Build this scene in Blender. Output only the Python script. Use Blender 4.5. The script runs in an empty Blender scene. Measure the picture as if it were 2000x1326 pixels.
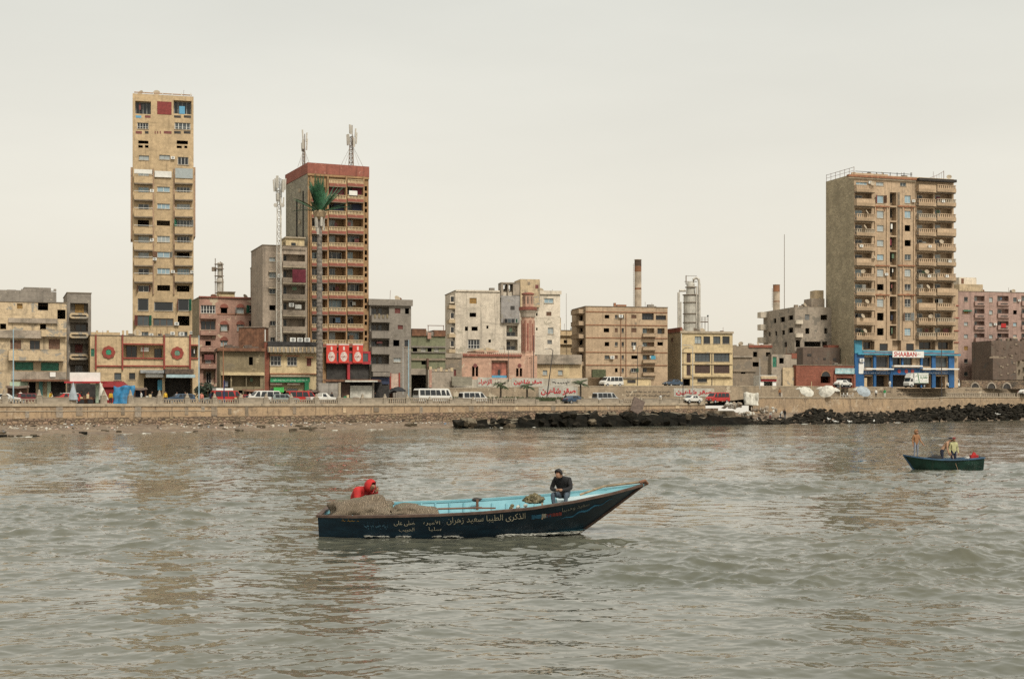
import bpy, bmesh, math, random
import numpy as np
import unicodedata as U
from mathutils import Vector, Matrix, noise

random.seed(7); rng = np.random.default_rng(11)
SC = bpy.context.scene
COL = SC.collection
PI = math.pi
R = math.radians

# ------------------------------------------------------------------ camera, sky, sun, exposure
CAM_H, FPX, HORY = 3.7, 2778.0, 787.0            # eye height, focal length and horizon row of the 2000 px wide photograph
cam = bpy.data.cameras.new('camera'); cam_o = bpy.data.objects.new('camera', cam); COL.objects.link(cam_o)
cam_o.location = (0, 0, CAM_H); cam_o.rotation_euler = (R(90), 0, 0)
cam.lens = 50; cam.sensor_width = 36; cam.sensor_fit = 'HORIZONTAL'
cam.shift_y = (HORY - 663) / 2000; cam.clip_start = 0.5; cam.clip_end = 6000
SC.camera = cam_o

SUN_EL, SUN_AZ = R(50), R(150)                   # high soft light from behind the camera
w = bpy.data.worlds.new('World'); SC.world = w; w.use_nodes = True
nt = w.node_tree; nt.nodes.clear()
out = nt.nodes.new('ShaderNodeOutputWorld'); bg = nt.nodes.new('ShaderNodeBackground'); bg.inputs[1].default_value = 0.1
sky = nt.nodes.new('ShaderNodeTexSky'); sky.sky_type = 'NISHITA'; sky.sun_disc = False
sky.sun_elevation = SUN_EL; sky.sun_rotation = SUN_AZ; sky.dust_density = 4
tc = nt.nodes.new('ShaderNodeTexCoord'); sp = nt.nodes.new('ShaderNodeSeparateXYZ'); nt.links.new(tc.outputs['Generated'], sp.inputs[0])
rp = nt.nodes.new('ShaderNodeValToRGB'); nt.links.new(sp.outputs['Z'], rp.inputs[0])
e = rp.color_ramp.elements
e[0].position = 0.0; e[0].color = (.87, .80, .665, 1); e[1].position = .6; e[1].color = (.735, .74, .68, 1)
m_ = e.new(.10); m_.color = (.835, .79, .68, 1)
m_ = e.new(.27); m_.color = (.76, .752, .675, 1)
nz = nt.nodes.new('ShaderNodeTexNoise'); nz.inputs['Scale'].default_value = 1.7; nz.inputs['Detail'].default_value = 6
mp = nt.nodes.new('ShaderNodeMapping'); mp.inputs['Scale'].default_value = (1, 1, 4); nt.links.new(tc.outputs['Generated'], mp.inputs[0]); nt.links.new(mp.outputs[0], nz.inputs['Vector'])
mr = nt.nodes.new('ShaderNodeMapRange'); mr.inputs[3].default_value = 4.0; mr.inputs[4].default_value = 5.9; nt.links.new(nz.outputs['Fac'], mr.inputs[0])
vm = nt.nodes.new('ShaderNodeVectorMath'); vm.operation = 'SCALE'; nt.links.new(rp.outputs[0], vm.inputs[0]); nt.links.new(mr.outputs[0], vm.inputs['Scale'])
mx = nt.nodes.new('ShaderNodeMix'); mx.data_type = 'RGBA'; mx.inputs[0].default_value = 0.95
nt.links.new(sky.outputs[0], mx.inputs[6]); nt.links.new(vm.outputs[0], mx.inputs[7])
nt.links.new(mx.outputs[2], bg.inputs[0]); nt.links.new(bg.outputs[0], out.inputs[0])
sl = bpy.data.lights.new('sun', 'SUN'); sl.energy = 1.5; sl.angle = R(14); sl.color = (1, .95, .86)
so = bpy.data.objects.new('sun', sl); COL.objects.link(so)
so.rotation_euler = Vector((math.sin(SUN_AZ) * math.cos(SUN_EL), math.cos(SUN_AZ) * math.cos(SUN_EL), math.sin(SUN_EL))).to_track_quat('Z', 'Y').to_euler()
SC.view_settings.view_transform = 'Standard'; SC.view_settings.look = 'None'
SC.view_settings.gamma = 1; SC.view_settings.exposure = 1.0; SC.view_settings.use_curve_mapping = False
SC.render.engine = 'CYCLES'; SC.cycles.max_bounces = 6; SC.cycles.diffuse_bounces = 1; SC.cycles.use_denoising = False; SC.cycles.glossy_bounces = 3

# ------------------------------------------------------------------ materials
MATS = {}
def newmat(name):
    m = bpy.data.materials.new(name); m.use_nodes = True; MATS[name] = m
    n = m.node_tree; b = n.nodes['Principled BSDF']
    return m, n, b
def N(n, t, **kw):
    x = n.nodes.new(t)
    for k, v in kw.items():
        if k in x.inputs: x.inputs[k].default_value = v
        else: setattr(x, k, v)
    return x
def mixc(n, fac, a, b, mode='MIX'):
    x = n.nodes.new('ShaderNodeMix'); x.data_type = 'RGBA'; x.blend_type = mode
    for s, v in ((0, fac), (6, a), (7, b)):
        if hasattr(v, 'is_output'): n.links.new(v, x.inputs[s])
        else: x.inputs[s].default_value = v if s == 0 else (*v[:3], 1)
    return x.outputs[2]
def ramp(n, src, p0, p1):
    x = n.nodes.new('ShaderNodeMapRange'); x.interpolation_type = 'SMOOTHSTEP'
    x.inputs[1].default_value = p0; x.inputs[2].default_value = p1; n.links.new(src, x.inputs[0]); return x.outputs[0]
def coords(n, scale=(1, 1, 1), loc=(0, 0, 0)):
    t = n.nodes.new('ShaderNodeTexCoord'); mp = n.nodes.new('ShaderNodeMapping'); mp.inputs['Scale'].default_value = scale; mp.inputs['Location'].default_value = loc
    n.links.new(t.outputs['Object'], mp.inputs[0]); return mp.outputs[0]
def noise_t(n, vec, scale, detail=5, rough=.6):
    x = N(n, 'ShaderNodeTexNoise', Scale=scale, Detail=detail, Roughness=rough); n.links.new(vec, x.inputs['Vector']); return x.outputs['Fac']
def bump(n, b, h, strength=.4, dist=.05):
    x = N(n, 'ShaderNodeBump', Strength=strength, Distance=dist); n.links.new(h, x.inputs['Height']); n.links.new(x.outputs[0], b.inputs['Normal'])
def mul(c, k): return tuple(min(1, v * k) for v in c)
def M(name, col=None, rough=.75, var=.22, scale=2.0, metal=0, dirt=0.0, bmp=0.0):
    """plain worn paint or cloth: one colour with soft variation and a little grime"""
    if name in MATS: return MATS[name]
    m, n, b = newmat(name)
    v = coords(n); f = noise_t(n, v, scale)
    c = mixc(n, ramp(n, f, .3, .7), mul(col, 1 - var), mul(col, 1 + var))
    if dirt:
        d = noise_t(n, coords(n, (1, 1, .25), (3, 1, 7)), scale * .8, 7, .7)
        c = mixc(n, ramp(n, d, .62 - dirt * .25, .8), c, (.10, .085, .065))
    n.links.new(c, b.inputs['Base Color'])
    b.inputs['Roughness'].default_value = rough; b.inputs['Metallic'].default_value = metal
    if bmp: bump(n, b, noise_t(n, v, scale * 6), .6, bmp)
    return m
def plaster(name, col, dirt=.45, patch=.3, pcol=(.30, .27, .22), streak=.5, bright=.12):
    """sea-worn render: blotches, rain streaks running down, places where the render has come off"""
    if name in MATS: return MATS[name]
    m, n, b = newmat(name); col = mul(col, .82)
    o = (random.uniform(-50, 50), random.uniform(-50, 50), random.uniform(-50, 50))
    v = coords(n, (1, 1, 1), o)
    c = mixc(n, ramp(n, noise_t(n, v, .35, 6), .25, .75), mul(col, 1 - bright * 1.6), mul(col, 1 + bright))
    c = mixc(n, ramp(n, noise_t(n, v, 1.9, 10, .8), .42, .70), c, mul(col, .66))
    c = mixc(n, ramp(n, noise_t(n, coords(n, (1, 1, 1), (o[2], o[1], 1)), 1.1, 8, .75), .52, .72), c, mul(col, 1.22))
    s = noise_t(n, coords(n, (1.3, 1.3, .06), o), 1.0, 7, .72)
    c = mixc(n, ramp(n, s, .57 - .16 * streak, .80), c, mul(col, .36))
    g_ = ramp(n, noise_t(n, coords(n, (.22, .22, 1.1), (o[1], 3, o[2])), .8, 8, .72), .52, .72); gm = N(n, 'ShaderNodeMath', operation='MULTIPLY'); n.links.new(g_, gm.inputs[0]); gm.inputs[1].default_value = .35 + .6 * dirt
    c = mixc(n, gm.outputs[0], c, mul(col, .42))
    if dirt:
        d = noise_t(n, coords(n, (.5, .5, .35), (o[1], o[0], 3)), .9, 8, .72)
        c = mixc(n, ramp(n, d, .64 - .22 * dirt, .80 - .12 * dirt), c, (.14, .12, .09))
    if patch:
        p = noise_t(n, coords(n, (.6, .6, .75), (o[2], 5, o[0])), .75, 9, .68)
        c = mixc(n, ramp(n, p, .655 - .16 * patch, .68 - .16 * patch), c, pcol)
    n.links.new(c, b.inputs['Base Color']); b.inputs['Roughness'].default_value = .92
    bump(n, b, noise_t(n, v, 4, 8, .7), .5, .06)
    return m
def brickm(name, col, mortar, bw=.25, bh=.08):
    if name in MATS: return MATS[name]
    m, n, b = newmat(name)
    t = n.nodes.new('ShaderNodeTexCoord'); s = n.nodes.new('ShaderNodeSeparateXYZ'); n.links.new(t.outputs['Object'], s.inputs[0])
    a = N(n, 'ShaderNodeMath', operation='ADD'); n.links.new(s.outputs[0], a.inputs[0]); n.links.new(s.outputs[1], a.inputs[1])
    cb = n.nodes.new('ShaderNodeCombineXYZ'); n.links.new(a.outputs[0], cb.inputs[0]); n.links.new(s.outputs[2], cb.inputs[1])
    k = N(n, 'ShaderNodeTexBrick'); k.inputs['Scale'].default_value = 1; k.inputs['Brick Width'].default_value = bw; k.inputs['Row Height'].default_value = bh; k.inputs['Mortar Size'].default_value = .012
    k.inputs['Color1'].default_value = (*mul(col, 1.25), 1); k.inputs['Color2'].default_value = (*mul(col, .75), 1); k.inputs['Mortar'].default_value = (*mortar, 1)
    n.links.new(cb.outputs[0], k.inputs['Vector'])
    v = coords(n)
    c = mixc(n, ramp(n, noise_t(n, v, .3, 7, .7), .35, .75), k.outputs['Color'], mul(col, .62))
    c = mixc(n, ramp(n, noise_t(n, coords(n, (1, 1, .12), (7, 3, 1)), .7, 6), .55, .8), c, mul(col, .7))
    n.links.new(c, b.inputs['Base Color']); b.inputs['Roughness'].default_value = .93
    bump(n, b, k.outputs['Fac'], .4, -.02)
    return m
def glassm(name, col, rough=.12):
    if name in MATS: return MATS[name]
    m, n, b = newmat(name)
    c = mixc(n, noise_t(n, coords(n), 1.7, 4), mul(col, .7), mul(col, 1.3))
    n.links.new(c, b.inputs['Base Color']); b.inputs['Roughness'].default_value = rough; b.inputs['IOR'].default_value = 1.5
    return m

CREAM = plaster('cream plaster', (0.719, 0.551, 0.346), .55, .45)
CREAM2 = plaster('sandy plaster', (0.732, 0.547, 0.323), .25, .12)
GREYC = plaster('bare grey concrete', (0.320, 0.277, 0.227), .5, .35, (.36, .31, .24))
TWR = plaster('ochre tower render', (0.647, 0.474, 0.276), .3, .12, (.42, .31, .19), .55)
TWRR = plaster('rosy tower render', (0.535, 0.355, 0.230), .3, .2, (.40, .29, .19), .6)
PINKB = plaster('faded salmon plaster', (0.535, 0.313, 0.230), .45, .5, (.52, .42, .29))
BEIGE = plaster('beige block plaster', (0.612, 0.445, 0.287), .35, .15, (.42, .32, .22))
GREYB = plaster('greyish beige plaster', (0.471, 0.376, 0.283), .45, .3, (.34, .29, .22))
WHITE = plaster('weathered white wash', (0.861, 0.745, 0.586), .42, .32, (.42, .37, .28))
WGREY = plaster('grey stairwell render', (0.428, 0.396, 0.363), .4, .3)
SALMON = plaster('salmon mosque wash', (0.693, 0.426, 0.298), .35, .2, (.54, .42, .30))
YEL = plaster('pale yellow wash', (0.777, 0.608, 0.352), .22, .1, (.55, .42, .26))
OLIVE = plaster('olive mud plaster', (0.310, 0.245, 0.144), .5, .3, (.36, .29, .18))
GREEN = plaster('faded green wash', (0.268, 0.271, 0.160), .5, .4, (.30, .26, .19))
RUIN = plaster('crumbling brown render', (0.353, 0.277, 0.197), .6, .6, (.20, .165, .125))
RUIN2 = plaster('crumbling grey render', (0.481, 0.398, 0.306), .6, .6, (.22, .19, .15))
DKRUIN = plaster('sooty ruin', (0.185, 0.130, 0.096), .5, .5, (.10, .085, .07))
PINK19 = plaster('dusty pink render', (0.503, 0.334, 0.272), .3, .2, (.40, .30, .24), .7)
T3C = plaster('tan tower render', (.60, .435, .28), .3, .08, (.44, .31, .2), .45)
ORANGE = plaster('orange tower render', (.44, .265, .13), .35, .2, (.40, .27, .16))
REDP = plaster('red parapet wash', (.36, .125, .085), .3, .2, (.42, .22, .16))
GBRICK = brickm('grey brick flank', (.30, .27, .20), (.33, .30, .24), .6, .25)
TBRICK = brickm('olive grey brick flank', (.40, .33, .215), (.42, .36, .25), .6, .25)
RBRICK = brickm('red brick', (.27, .085, .05), (.25, .13, .09), .4, .14)
REDT = M('oxide red trim', (.26, .05, .033), .8, .2, 1.5, dirt=.25)
BROWNT = M('brown trim', (.27, .12, .06), .8, .25, 1.5)
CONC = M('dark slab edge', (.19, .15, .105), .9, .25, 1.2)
LCONC = M('pale slab edge', (.38, .31, .22), .9, .2, 1.2, dirt=.3)
WHITEP = M('white paint', (.74, .72, .66), .55, .08, 1.0, dirt=.15)
WFRAME = M('white window frame', (.62, .60, .54), .5, .12)
BFRAME = M('brown window frame', (.13, .075, .045), .6, .2)
DFRAME = M('dark metal frame', (.06, .06, .06), .5, .2)
GFRAME = M('grey metal frame', (.28, .28, .26), .5, .2)
SHUTB = M('brown shutter', (.16, .085, .05), .7, .3, 4)
SHUTO = M('ochre shutter', (.33, .19, .055), .7, .25, 4)
SHUTM = M('maroon shutter', (.17, .05, .04), .7, .25, 4)
SHUTG = M('green shutter', (.035, .17, .105), .6, .3, 4)
GL_D = glassm('dark window glass', (.022, .024, .026))
GL_M = glassm('grey window glass', (.07, .082, .085))
GL_P = glassm('curtained window glass', (.34, .37, .36), .25)
GL_B = glassm('glass with painted sky reflection', (.28, .38, .42), .2)  # pale blue base colour carries the reflected sky
GL_C = glassm('sky blue plastic sheet', (.10, .30, .45), .4)
CLOTHM = M('maroon cloth', (.17, .03, .045), .9, .2, 1.5)
CLOTHW = M('white cloth', (.68, .66, .60), .9, .1, 1.5)
BLUEP = M('royal blue shop paint', (.015, .09, .23), .5, .25, .6, dirt=.25)
TURQ = M('turquoise shop paint', (.05, .23, .32), .55, .25, .6, dirt=.25)
GREENP = M('green shop paint', (.03, .24, .10), .5, .2, .6, dirt=.2)
REDSH = M('red shop paint', (.36, .025, .03), .5, .2, .6, dirt=.15)
TARP = M('blue tarpaulin', (.02, .15, .29), .6, .4, 1.5)
DARKI = M('painted shade and dark parts', (.045, .04, .035), .9, .4, 1.5)  # shade of interiors and openings put into the colour; also plain dark parts
STEEL = M('rusty steel', (.20, .155, .115), .6, .4, 2.5, dirt=.3)
STEELP = M('pale painted steel', (.50, .46, .39), .5, .2, 1.2, dirt=.35)
GALV = M('galvanised steel', (.42, .41, .38), .45, .15, 1.5)
RUST = M('rust', (.16, .075, .04), .85, .4, 1.2)
POLEB = M('pale blue pole paint', (.30, .42, .47), .5, .25, .8)
POLED = M('dark pole', (.06, .05, .045), .6, .3)
RUBBER = M('tyre rubber', (.02, .02, .02), .85, .2)
CHROME = M('wheel rim', (.35, .35, .34), .35, .1)
LAMPG = M('headlight glass', (.55, .55, .50), .15, .05)
TAILR = M('tail light red', (.35, .02, .015), .2, .05)
SKIN = M('skin', (.30, .155, .09), .6, .12, 8)
BLACKC = M('black jacket cloth', (.014, .013, .013), .85, .35, 9, bmp=.01)
JEANS = M('faded jeans', (.06, .08, .10), .85, .3, 9, bmp=.01)
REDC = M('red hooded jacket cloth', (.40, .014, .012), .75, .25, 6, bmp=.01)
SHOE = M('dark shoe', (.03, .025, .022), .7, .2)
HAIR = M('black hair', (.010, .008, .007), .7, .3, 12)
ORANC = M('orange hooded top cloth', (.28, .135, .06), .85, .15, 6)
GREYT = M('grey trousers cloth', (.22, .23, .26), .85, .2, 6)
TANC = M('tan cardigan cloth', (.38, .22, .13), .85, .2, 6)
YELC = M('pale yellow shirt cloth', (.46, .43, .22), .85, .12, 6)
NAVYC = M('navy trousers cloth', (.018, .022, .04), .85, .2, 6)
GREENC = M('green shirt cloth', (.03, .25, .08), .85, .2, 6)
CAPR = M('dark red cap', (.16, .02, .02), .8, .2, 6)

LAUN = [CLOTHW, CLOTHW, CLOTHM, NAVYC, GREYT, TANC, SHUTM, M('faded blue cloth', (.16, .24, .34), .9), M('dull green cloth', (.10, .15, .09), .9), BLACKC, M('old rose cloth', (.40, .16, .15), .9)]
# ------------------------------------------------------------------ mesh helpers
def empty(name, loc=(0, 0, 0), rz=0):
    o = bpy.data.objects.new(name, None); COL.objects.link(o); o.location = loc; o.rotation_euler = (0, 0, rz); o.empty_display_size = .3
    return o
def tag(o, label=None, cat=None, group=None, kind=None):
    if label: o['label'] = label
    if cat: o['category'] = cat
    if group: o['group'] = group
    if kind: o['kind'] = kind
    return o
def link(name, me, parent=None, loc=None, rot=None, scale=None, mat4=None):
    o = bpy.data.objects.new(name, me); COL.objects.link(o); o.parent = parent
    if mat4 is not None: o.matrix_local = mat4
    if loc is not None: o.location = loc
    if rot is not None: o.rotation_euler = rot
    if scale is not None: o.scale = scale
    return o
class MB:
    def __init__(s): s.v = []; s.f = []; s.mi = []; s.X = None; s.cur = 0
    def add(s, vs, fs):
        k = len(s.v)
        if s.X is not None: vs = [tuple(s.X @ Vector(v)) for v in vs]
        s.v += [tuple(v) for v in vs]; s.f += [tuple(i + k for i in f) for f in fs]; s.mi += [s.cur] * len(fs); return s
    def quad(s, a, b, c, d): return s.add([a, b, c, d], [(0, 1, 2, 3)])
    def box(s, x0, x1, y0, y1, z0, z1):
        return s.add([(x0, y0, z0), (x1, y0, z0), (x1, y1, z0), (x0, y1, z0), (x0, y0, z1), (x1, y0, z1), (x1, y1, z1), (x0, y1, z1)],
                     [(0, 3, 2, 1), (4, 5, 6, 7), (0, 1, 5, 4), (1, 2, 6, 5), (2, 3, 7, 6), (3, 0, 4, 7)])
    def taper(s, cx, cy, z0, z1, a0, b0, a1, b1):
        vs = [(cx + sx * a * .5, cy + sy * b * .5, z) for z, a, b in ((z0, a0, b0), (z1, a1, b1)) for sx, sy in ((-1, -1), (1, -1), (1, 1), (-1, 1))]
        return s.add(vs, [(0, 3, 2, 1), (4, 5, 6, 7), (0, 1, 5, 4), (1, 2, 6, 5), (2, 3, 7, 6), (3, 0, 4, 7)])
    def tube(s, pts, r, n=6, cap=True):
        pts = [Vector(p) for p in pts]; rs = r if isinstance(r, (list, tuple)) else [r] * len(pts); vs = []; fs = []
        for i, p in enumerate(pts):
            d = (pts[min(i + 1, len(pts) - 1)] - pts[max(i - 1, 0)]).normalized()
            a = d.orthogonal().normalized() if abs(d.z) > .95 else d.cross(Vector((0, 0, 1))).normalized(); b = d.cross(a)
            for k in range(n):
                t = 2 * PI * k / n; vs.append(p + (a * math.cos(t) + b * math.sin(t)) * rs[i])
        for i in range(len(pts) - 1):
            for k in range(n): fs.append((i * n + k, i * n + (k + 1) % n, (i + 1) * n + (k + 1) % n, (i + 1) * n + k))
        if cap: fs += [tuple(range(n))[::-1], tuple(range((len(pts) - 1) * n, len(pts) * n))]
        return s.add(vs, fs)
    def lathe(s, prof, n=10, c=(0, 0)):
        vs = []; fs = []
        for r, z in prof:
            for k in range(n): vs.append((c[0] + r * math.cos(2 * PI * (k + .5) / n), c[1] + r * math.sin(2 * PI * (k + .5) / n), z))
        for i in range(len(prof) - 1):
            for k in range(n): fs.append((i * n + k, i * n + (k + 1) % n, (i + 1) * n + (k + 1) % n, (i + 1) * n + k))
        fs += [tuple(range(n))[::-1], tuple(range((len(prof) - 1) * n, len(prof) * n))]
        return s.add(vs, fs)
    def blob(s, c, rad, seed=0, amp=.25, sub=2, freq=1.2):
        bm = bmesh.new(); bmesh.ops.create_icosphere(bm, subdivisions=sub, radius=1)
        vs = []
        for v in bm.verts:
            k = 1 + amp * noise.noise(v.co * freq + Vector((seed * 7.3, seed * 3.1, seed)))
            vs.append((c[0] + v.co.x * rad[0] * k, c[1] + v.co.y * rad[1] * k, c[2] + v.co.z * rad[2] * k))
        fs = [tuple(x.index for x in f.verts) for f in bm.faces]; bm.free(); return s.add(vs, fs)
    def mesh(s, name, mats, smooth=False):
        me = bpy.data.meshes.new(name); me.from_pydata(s.v, [], s.f)
        for m in (mats if isinstance(mats, (list, tuple)) else [mats]): me.materials.append(m)
        if any(s.mi): me.polygons.foreach_set('material_index', s.mi)
        if smooth: me.polygons.foreach_set('use_smooth', [True] * len(s.f))
        me.update(); return me
    def build(s, name, mats, parent=None, smooth=False, **kw): return link(name, s.mesh(name, mats, smooth), parent, **kw)

def P(px, py, Y): return Vector(((px - 1000) / FPX * Y, Y, CAM_H + (HORY - py) / FPX * Y))
def tbl(t, x): return float(np.interp(x, [a for a, _ in t], [b for _, b in t]))

# ---- Arabic shaping (letters join, right to left) and lettering as meshes
def shape(s):
    LIG = {'\u0001': ('\ufefb', '\ufefc'), '\u0002': ('\ufef7', '\ufef8')}
    def lk(c, f):
        try: return U.lookup(U.name(c) + ' ' + f + ' FORM')
        except (KeyError, ValueError): return None
    s = s.replace('لا', '\u0001').replace('لأ', '\u0002'); o = []
    nx = lambda c: c not in LIG and lk(c, 'INITIAL') is not None
    pv = lambda c: c in LIG or lk(c, 'FINAL') is not None
    for i, c in enumerate(s):
        p = i > 0 and nx(s[i - 1]) and pv(c); n = i < len(s) - 1 and nx(c) and pv(s[i + 1])
        if c in LIG: o.append(LIG[c][1 if p else 0]); continue
        o.append(lk(c, 'MEDIAL' if p and n else 'FINAL' if p else 'INITIAL' if n else 'ISOLATED') or c)
    return ''.join(reversed(o))
def text_geo(s, bold=.0):
    """flat lettering, scaled to a box 0..1 by 0..1; overlapping letters lie a hair apart in depth"""
    c = bpy.data.curves.new('lettering', 'FONT'); c.body = s if s.isascii() else shape(s); c.resolution_u = 2; c.size = 1; c.offset = bold
    o = bpy.data.objects.new('lettering', c); COL.objects.link(o)
    me = o.to_mesh(); vs = np.array([v.co[:] for v in me.vertices]); fs = [tuple(p.vertices) for p in me.polygons]
    o.to_mesh_clear(); bpy.data.objects.remove(o); bpy.data.curves.remove(c)
    par = list(range(len(vs)))
    def fd(i):
        while par[i] != i: par[i] = par[par[i]]; i = par[i]
        return i
    for f in fs:
        for a in f[1:]: par[fd(a)] = fd(f[0])
    ids = {}; lay = np.array([ids.setdefault(fd(i), len(ids)) % 4 for i in range(len(vs))])
    lo, hi = vs.min(0), vs.max(0)
    return [((v[0] - lo[0]) / (hi[0] - lo[0]), (v[1] - lo[1]) / (hi[1] - lo[1]), l) for v, l in zip(vs, lay)], fs, (hi[0] - lo[0]) / (hi[1] - lo[1])
def scrawl_geo(n, seed):
    """handwriting too faint to read: joined strokes on a base line"""
    r = random.Random(seed); vs = []; fs = []
    def stroke(pts, w):
        k = len(vs)
        for x, y in pts: vs.append((x, y - w, 0)); vs.append((x + w * .4 / n, y + w, 1))
        for i in range(len(pts) - 1): fs.append((k + 2 * i, k + 2 * i + 2, k + 2 * i + 3, k + 2 * i + 1))
    x = 0.0
    while x < 1:
        L = r.uniform(.5, 1.5) / n; q = [(x + L * t / 6, .35 + r.uniform(-.14, .22)) for t in range(7)]; stroke(q, .09)
        if r.random() < .75: a = x + L * r.uniform(.1, .9); stroke([(a, .4), (a + .12 / n, .72), (a + .02 / n, 1)], .07)
        if r.random() < .5: a = x + L * r.uniform(.1, .9); stroke([(a, .08), (a + .25 / n, .05)], .07)
        x += L + r.uniform(.1, .4) / n
    return [(min(a, 1), b, l) for a, b, l in vs], fs, 1
def lettering(s, fn, mat, parent, name='lettering', bold=0.0, step=.0025):
    g, fs, _ = scrawl_geo(s, s) if isinstance(s, int) else text_geo(s, bold); mb = MB(); mb.add([fn(u, v, l * step) for u, v, l in g], fs)
    return mb.build(name, mat, parent)

# ---- unit parts shared by many windows
UM = {}
def unit(key, fn):
    if key not in UM: UM[key] = fn()
    return UM[key]
def win_mesh(cols, transom, mat):
    def f():
        mb = MB(); t = .045
        mb.box(0, t, 0, .06, 0, 1); mb.box(1 - t, 1, 0, .06, 0, 1); mb.box(t, 1 - t, 0, .06, 0, t); mb.box(t, 1 - t, 0, .06, 1 - t, 1)
        for i in range(1, cols): mb.box(i / cols - .02, i / cols + .02, .005, .055, t, 1 - t)
        if transom: mb.box(t, 1 - t, .008, .052, transom - .02, transom + .02)
        return mb.mesh('window', mat)
    return unit(('w', cols, transom, mat.name), f)
def pane_mesh(mat): return unit(('p', mat.name), lambda: MB().box(.02, .98, .028, .038, .02, .98).mesh('pane', mat))
def shut_mesh(mat):
    def f():
        mb = MB(); mb.box(0, 1, .03, .07, 0, 1)
        for h in (0, .5):
            mb.box(h + .01, h + .06, 0, .03, .01, .99); mb.box(h + .44, h + .49, 0, .03, .01, .99)
            for k in range(9): mb.box(h + .06, h + .44, .006, .03, .03 + k * .105, .03 + k * .105 + .07)
        return mb.mesh('shutter', mat)
    return unit(('s', mat.name), f)
def balus_mesh(n, mat, round_=True):
    def f():
        mb = MB(); mb.box(0, 1, -.09, .09, .86, 1); mb.box(0, 1, -.08, .08, 0, .12)
        for i in range(n):
            x = (i + .5) / n
            if round_:
                for z0, z1, a, b in ((.12, .3, .35, .75), (.3, .42, .75, .6), (.42, .7, .6, .32), (.7, .86, .32, .5)):
                    mb.taper(x, 0, z0, z1, a / n, a * .12, b / n, b * .12)
            else: mb.box(x - .16 / n, x + .16 / n, -.03, .03, .12, .86)
        return mb.mesh('railing', mat)
    return unit(('b', n, round_, mat.name), f)
def ac_unit(parent, x, y, z, w=.85):
    def f():
        mb = MB(); mb.box(0, 1, 0, .45, 0, .75)
        mb.cur = 1
        vs = [(.5 + .3 * math.cos(t * PI / 6), -.01, .38 + .3 * math.sin(t * PI / 6)) for t in range(12)]
        mb.add(vs, [tuple(range(12))]); return mb.mesh('air_conditioner', [WHITEP, GFRAME])
    return link('air_conditioner', unit('ac', f), parent, loc=(x, y, z), scale=(w, w, w))
def dish(parent, x, y, z, r=.6):
    def f():
        mb = MB(); mb.lathe([(.02, 0), (.5, .05), (.85, .17), (1, .3), (.97, .3), (.5, .08), (.02, .03)], 12)
        return mb.mesh('satellite_dish', LCONC)
    return link('satellite_dish', unit('dish', f), parent, loc=(x, y, z), rot=(R(60), 0, random.uniform(-.9, .9)), scale=(r, r, r))

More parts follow.
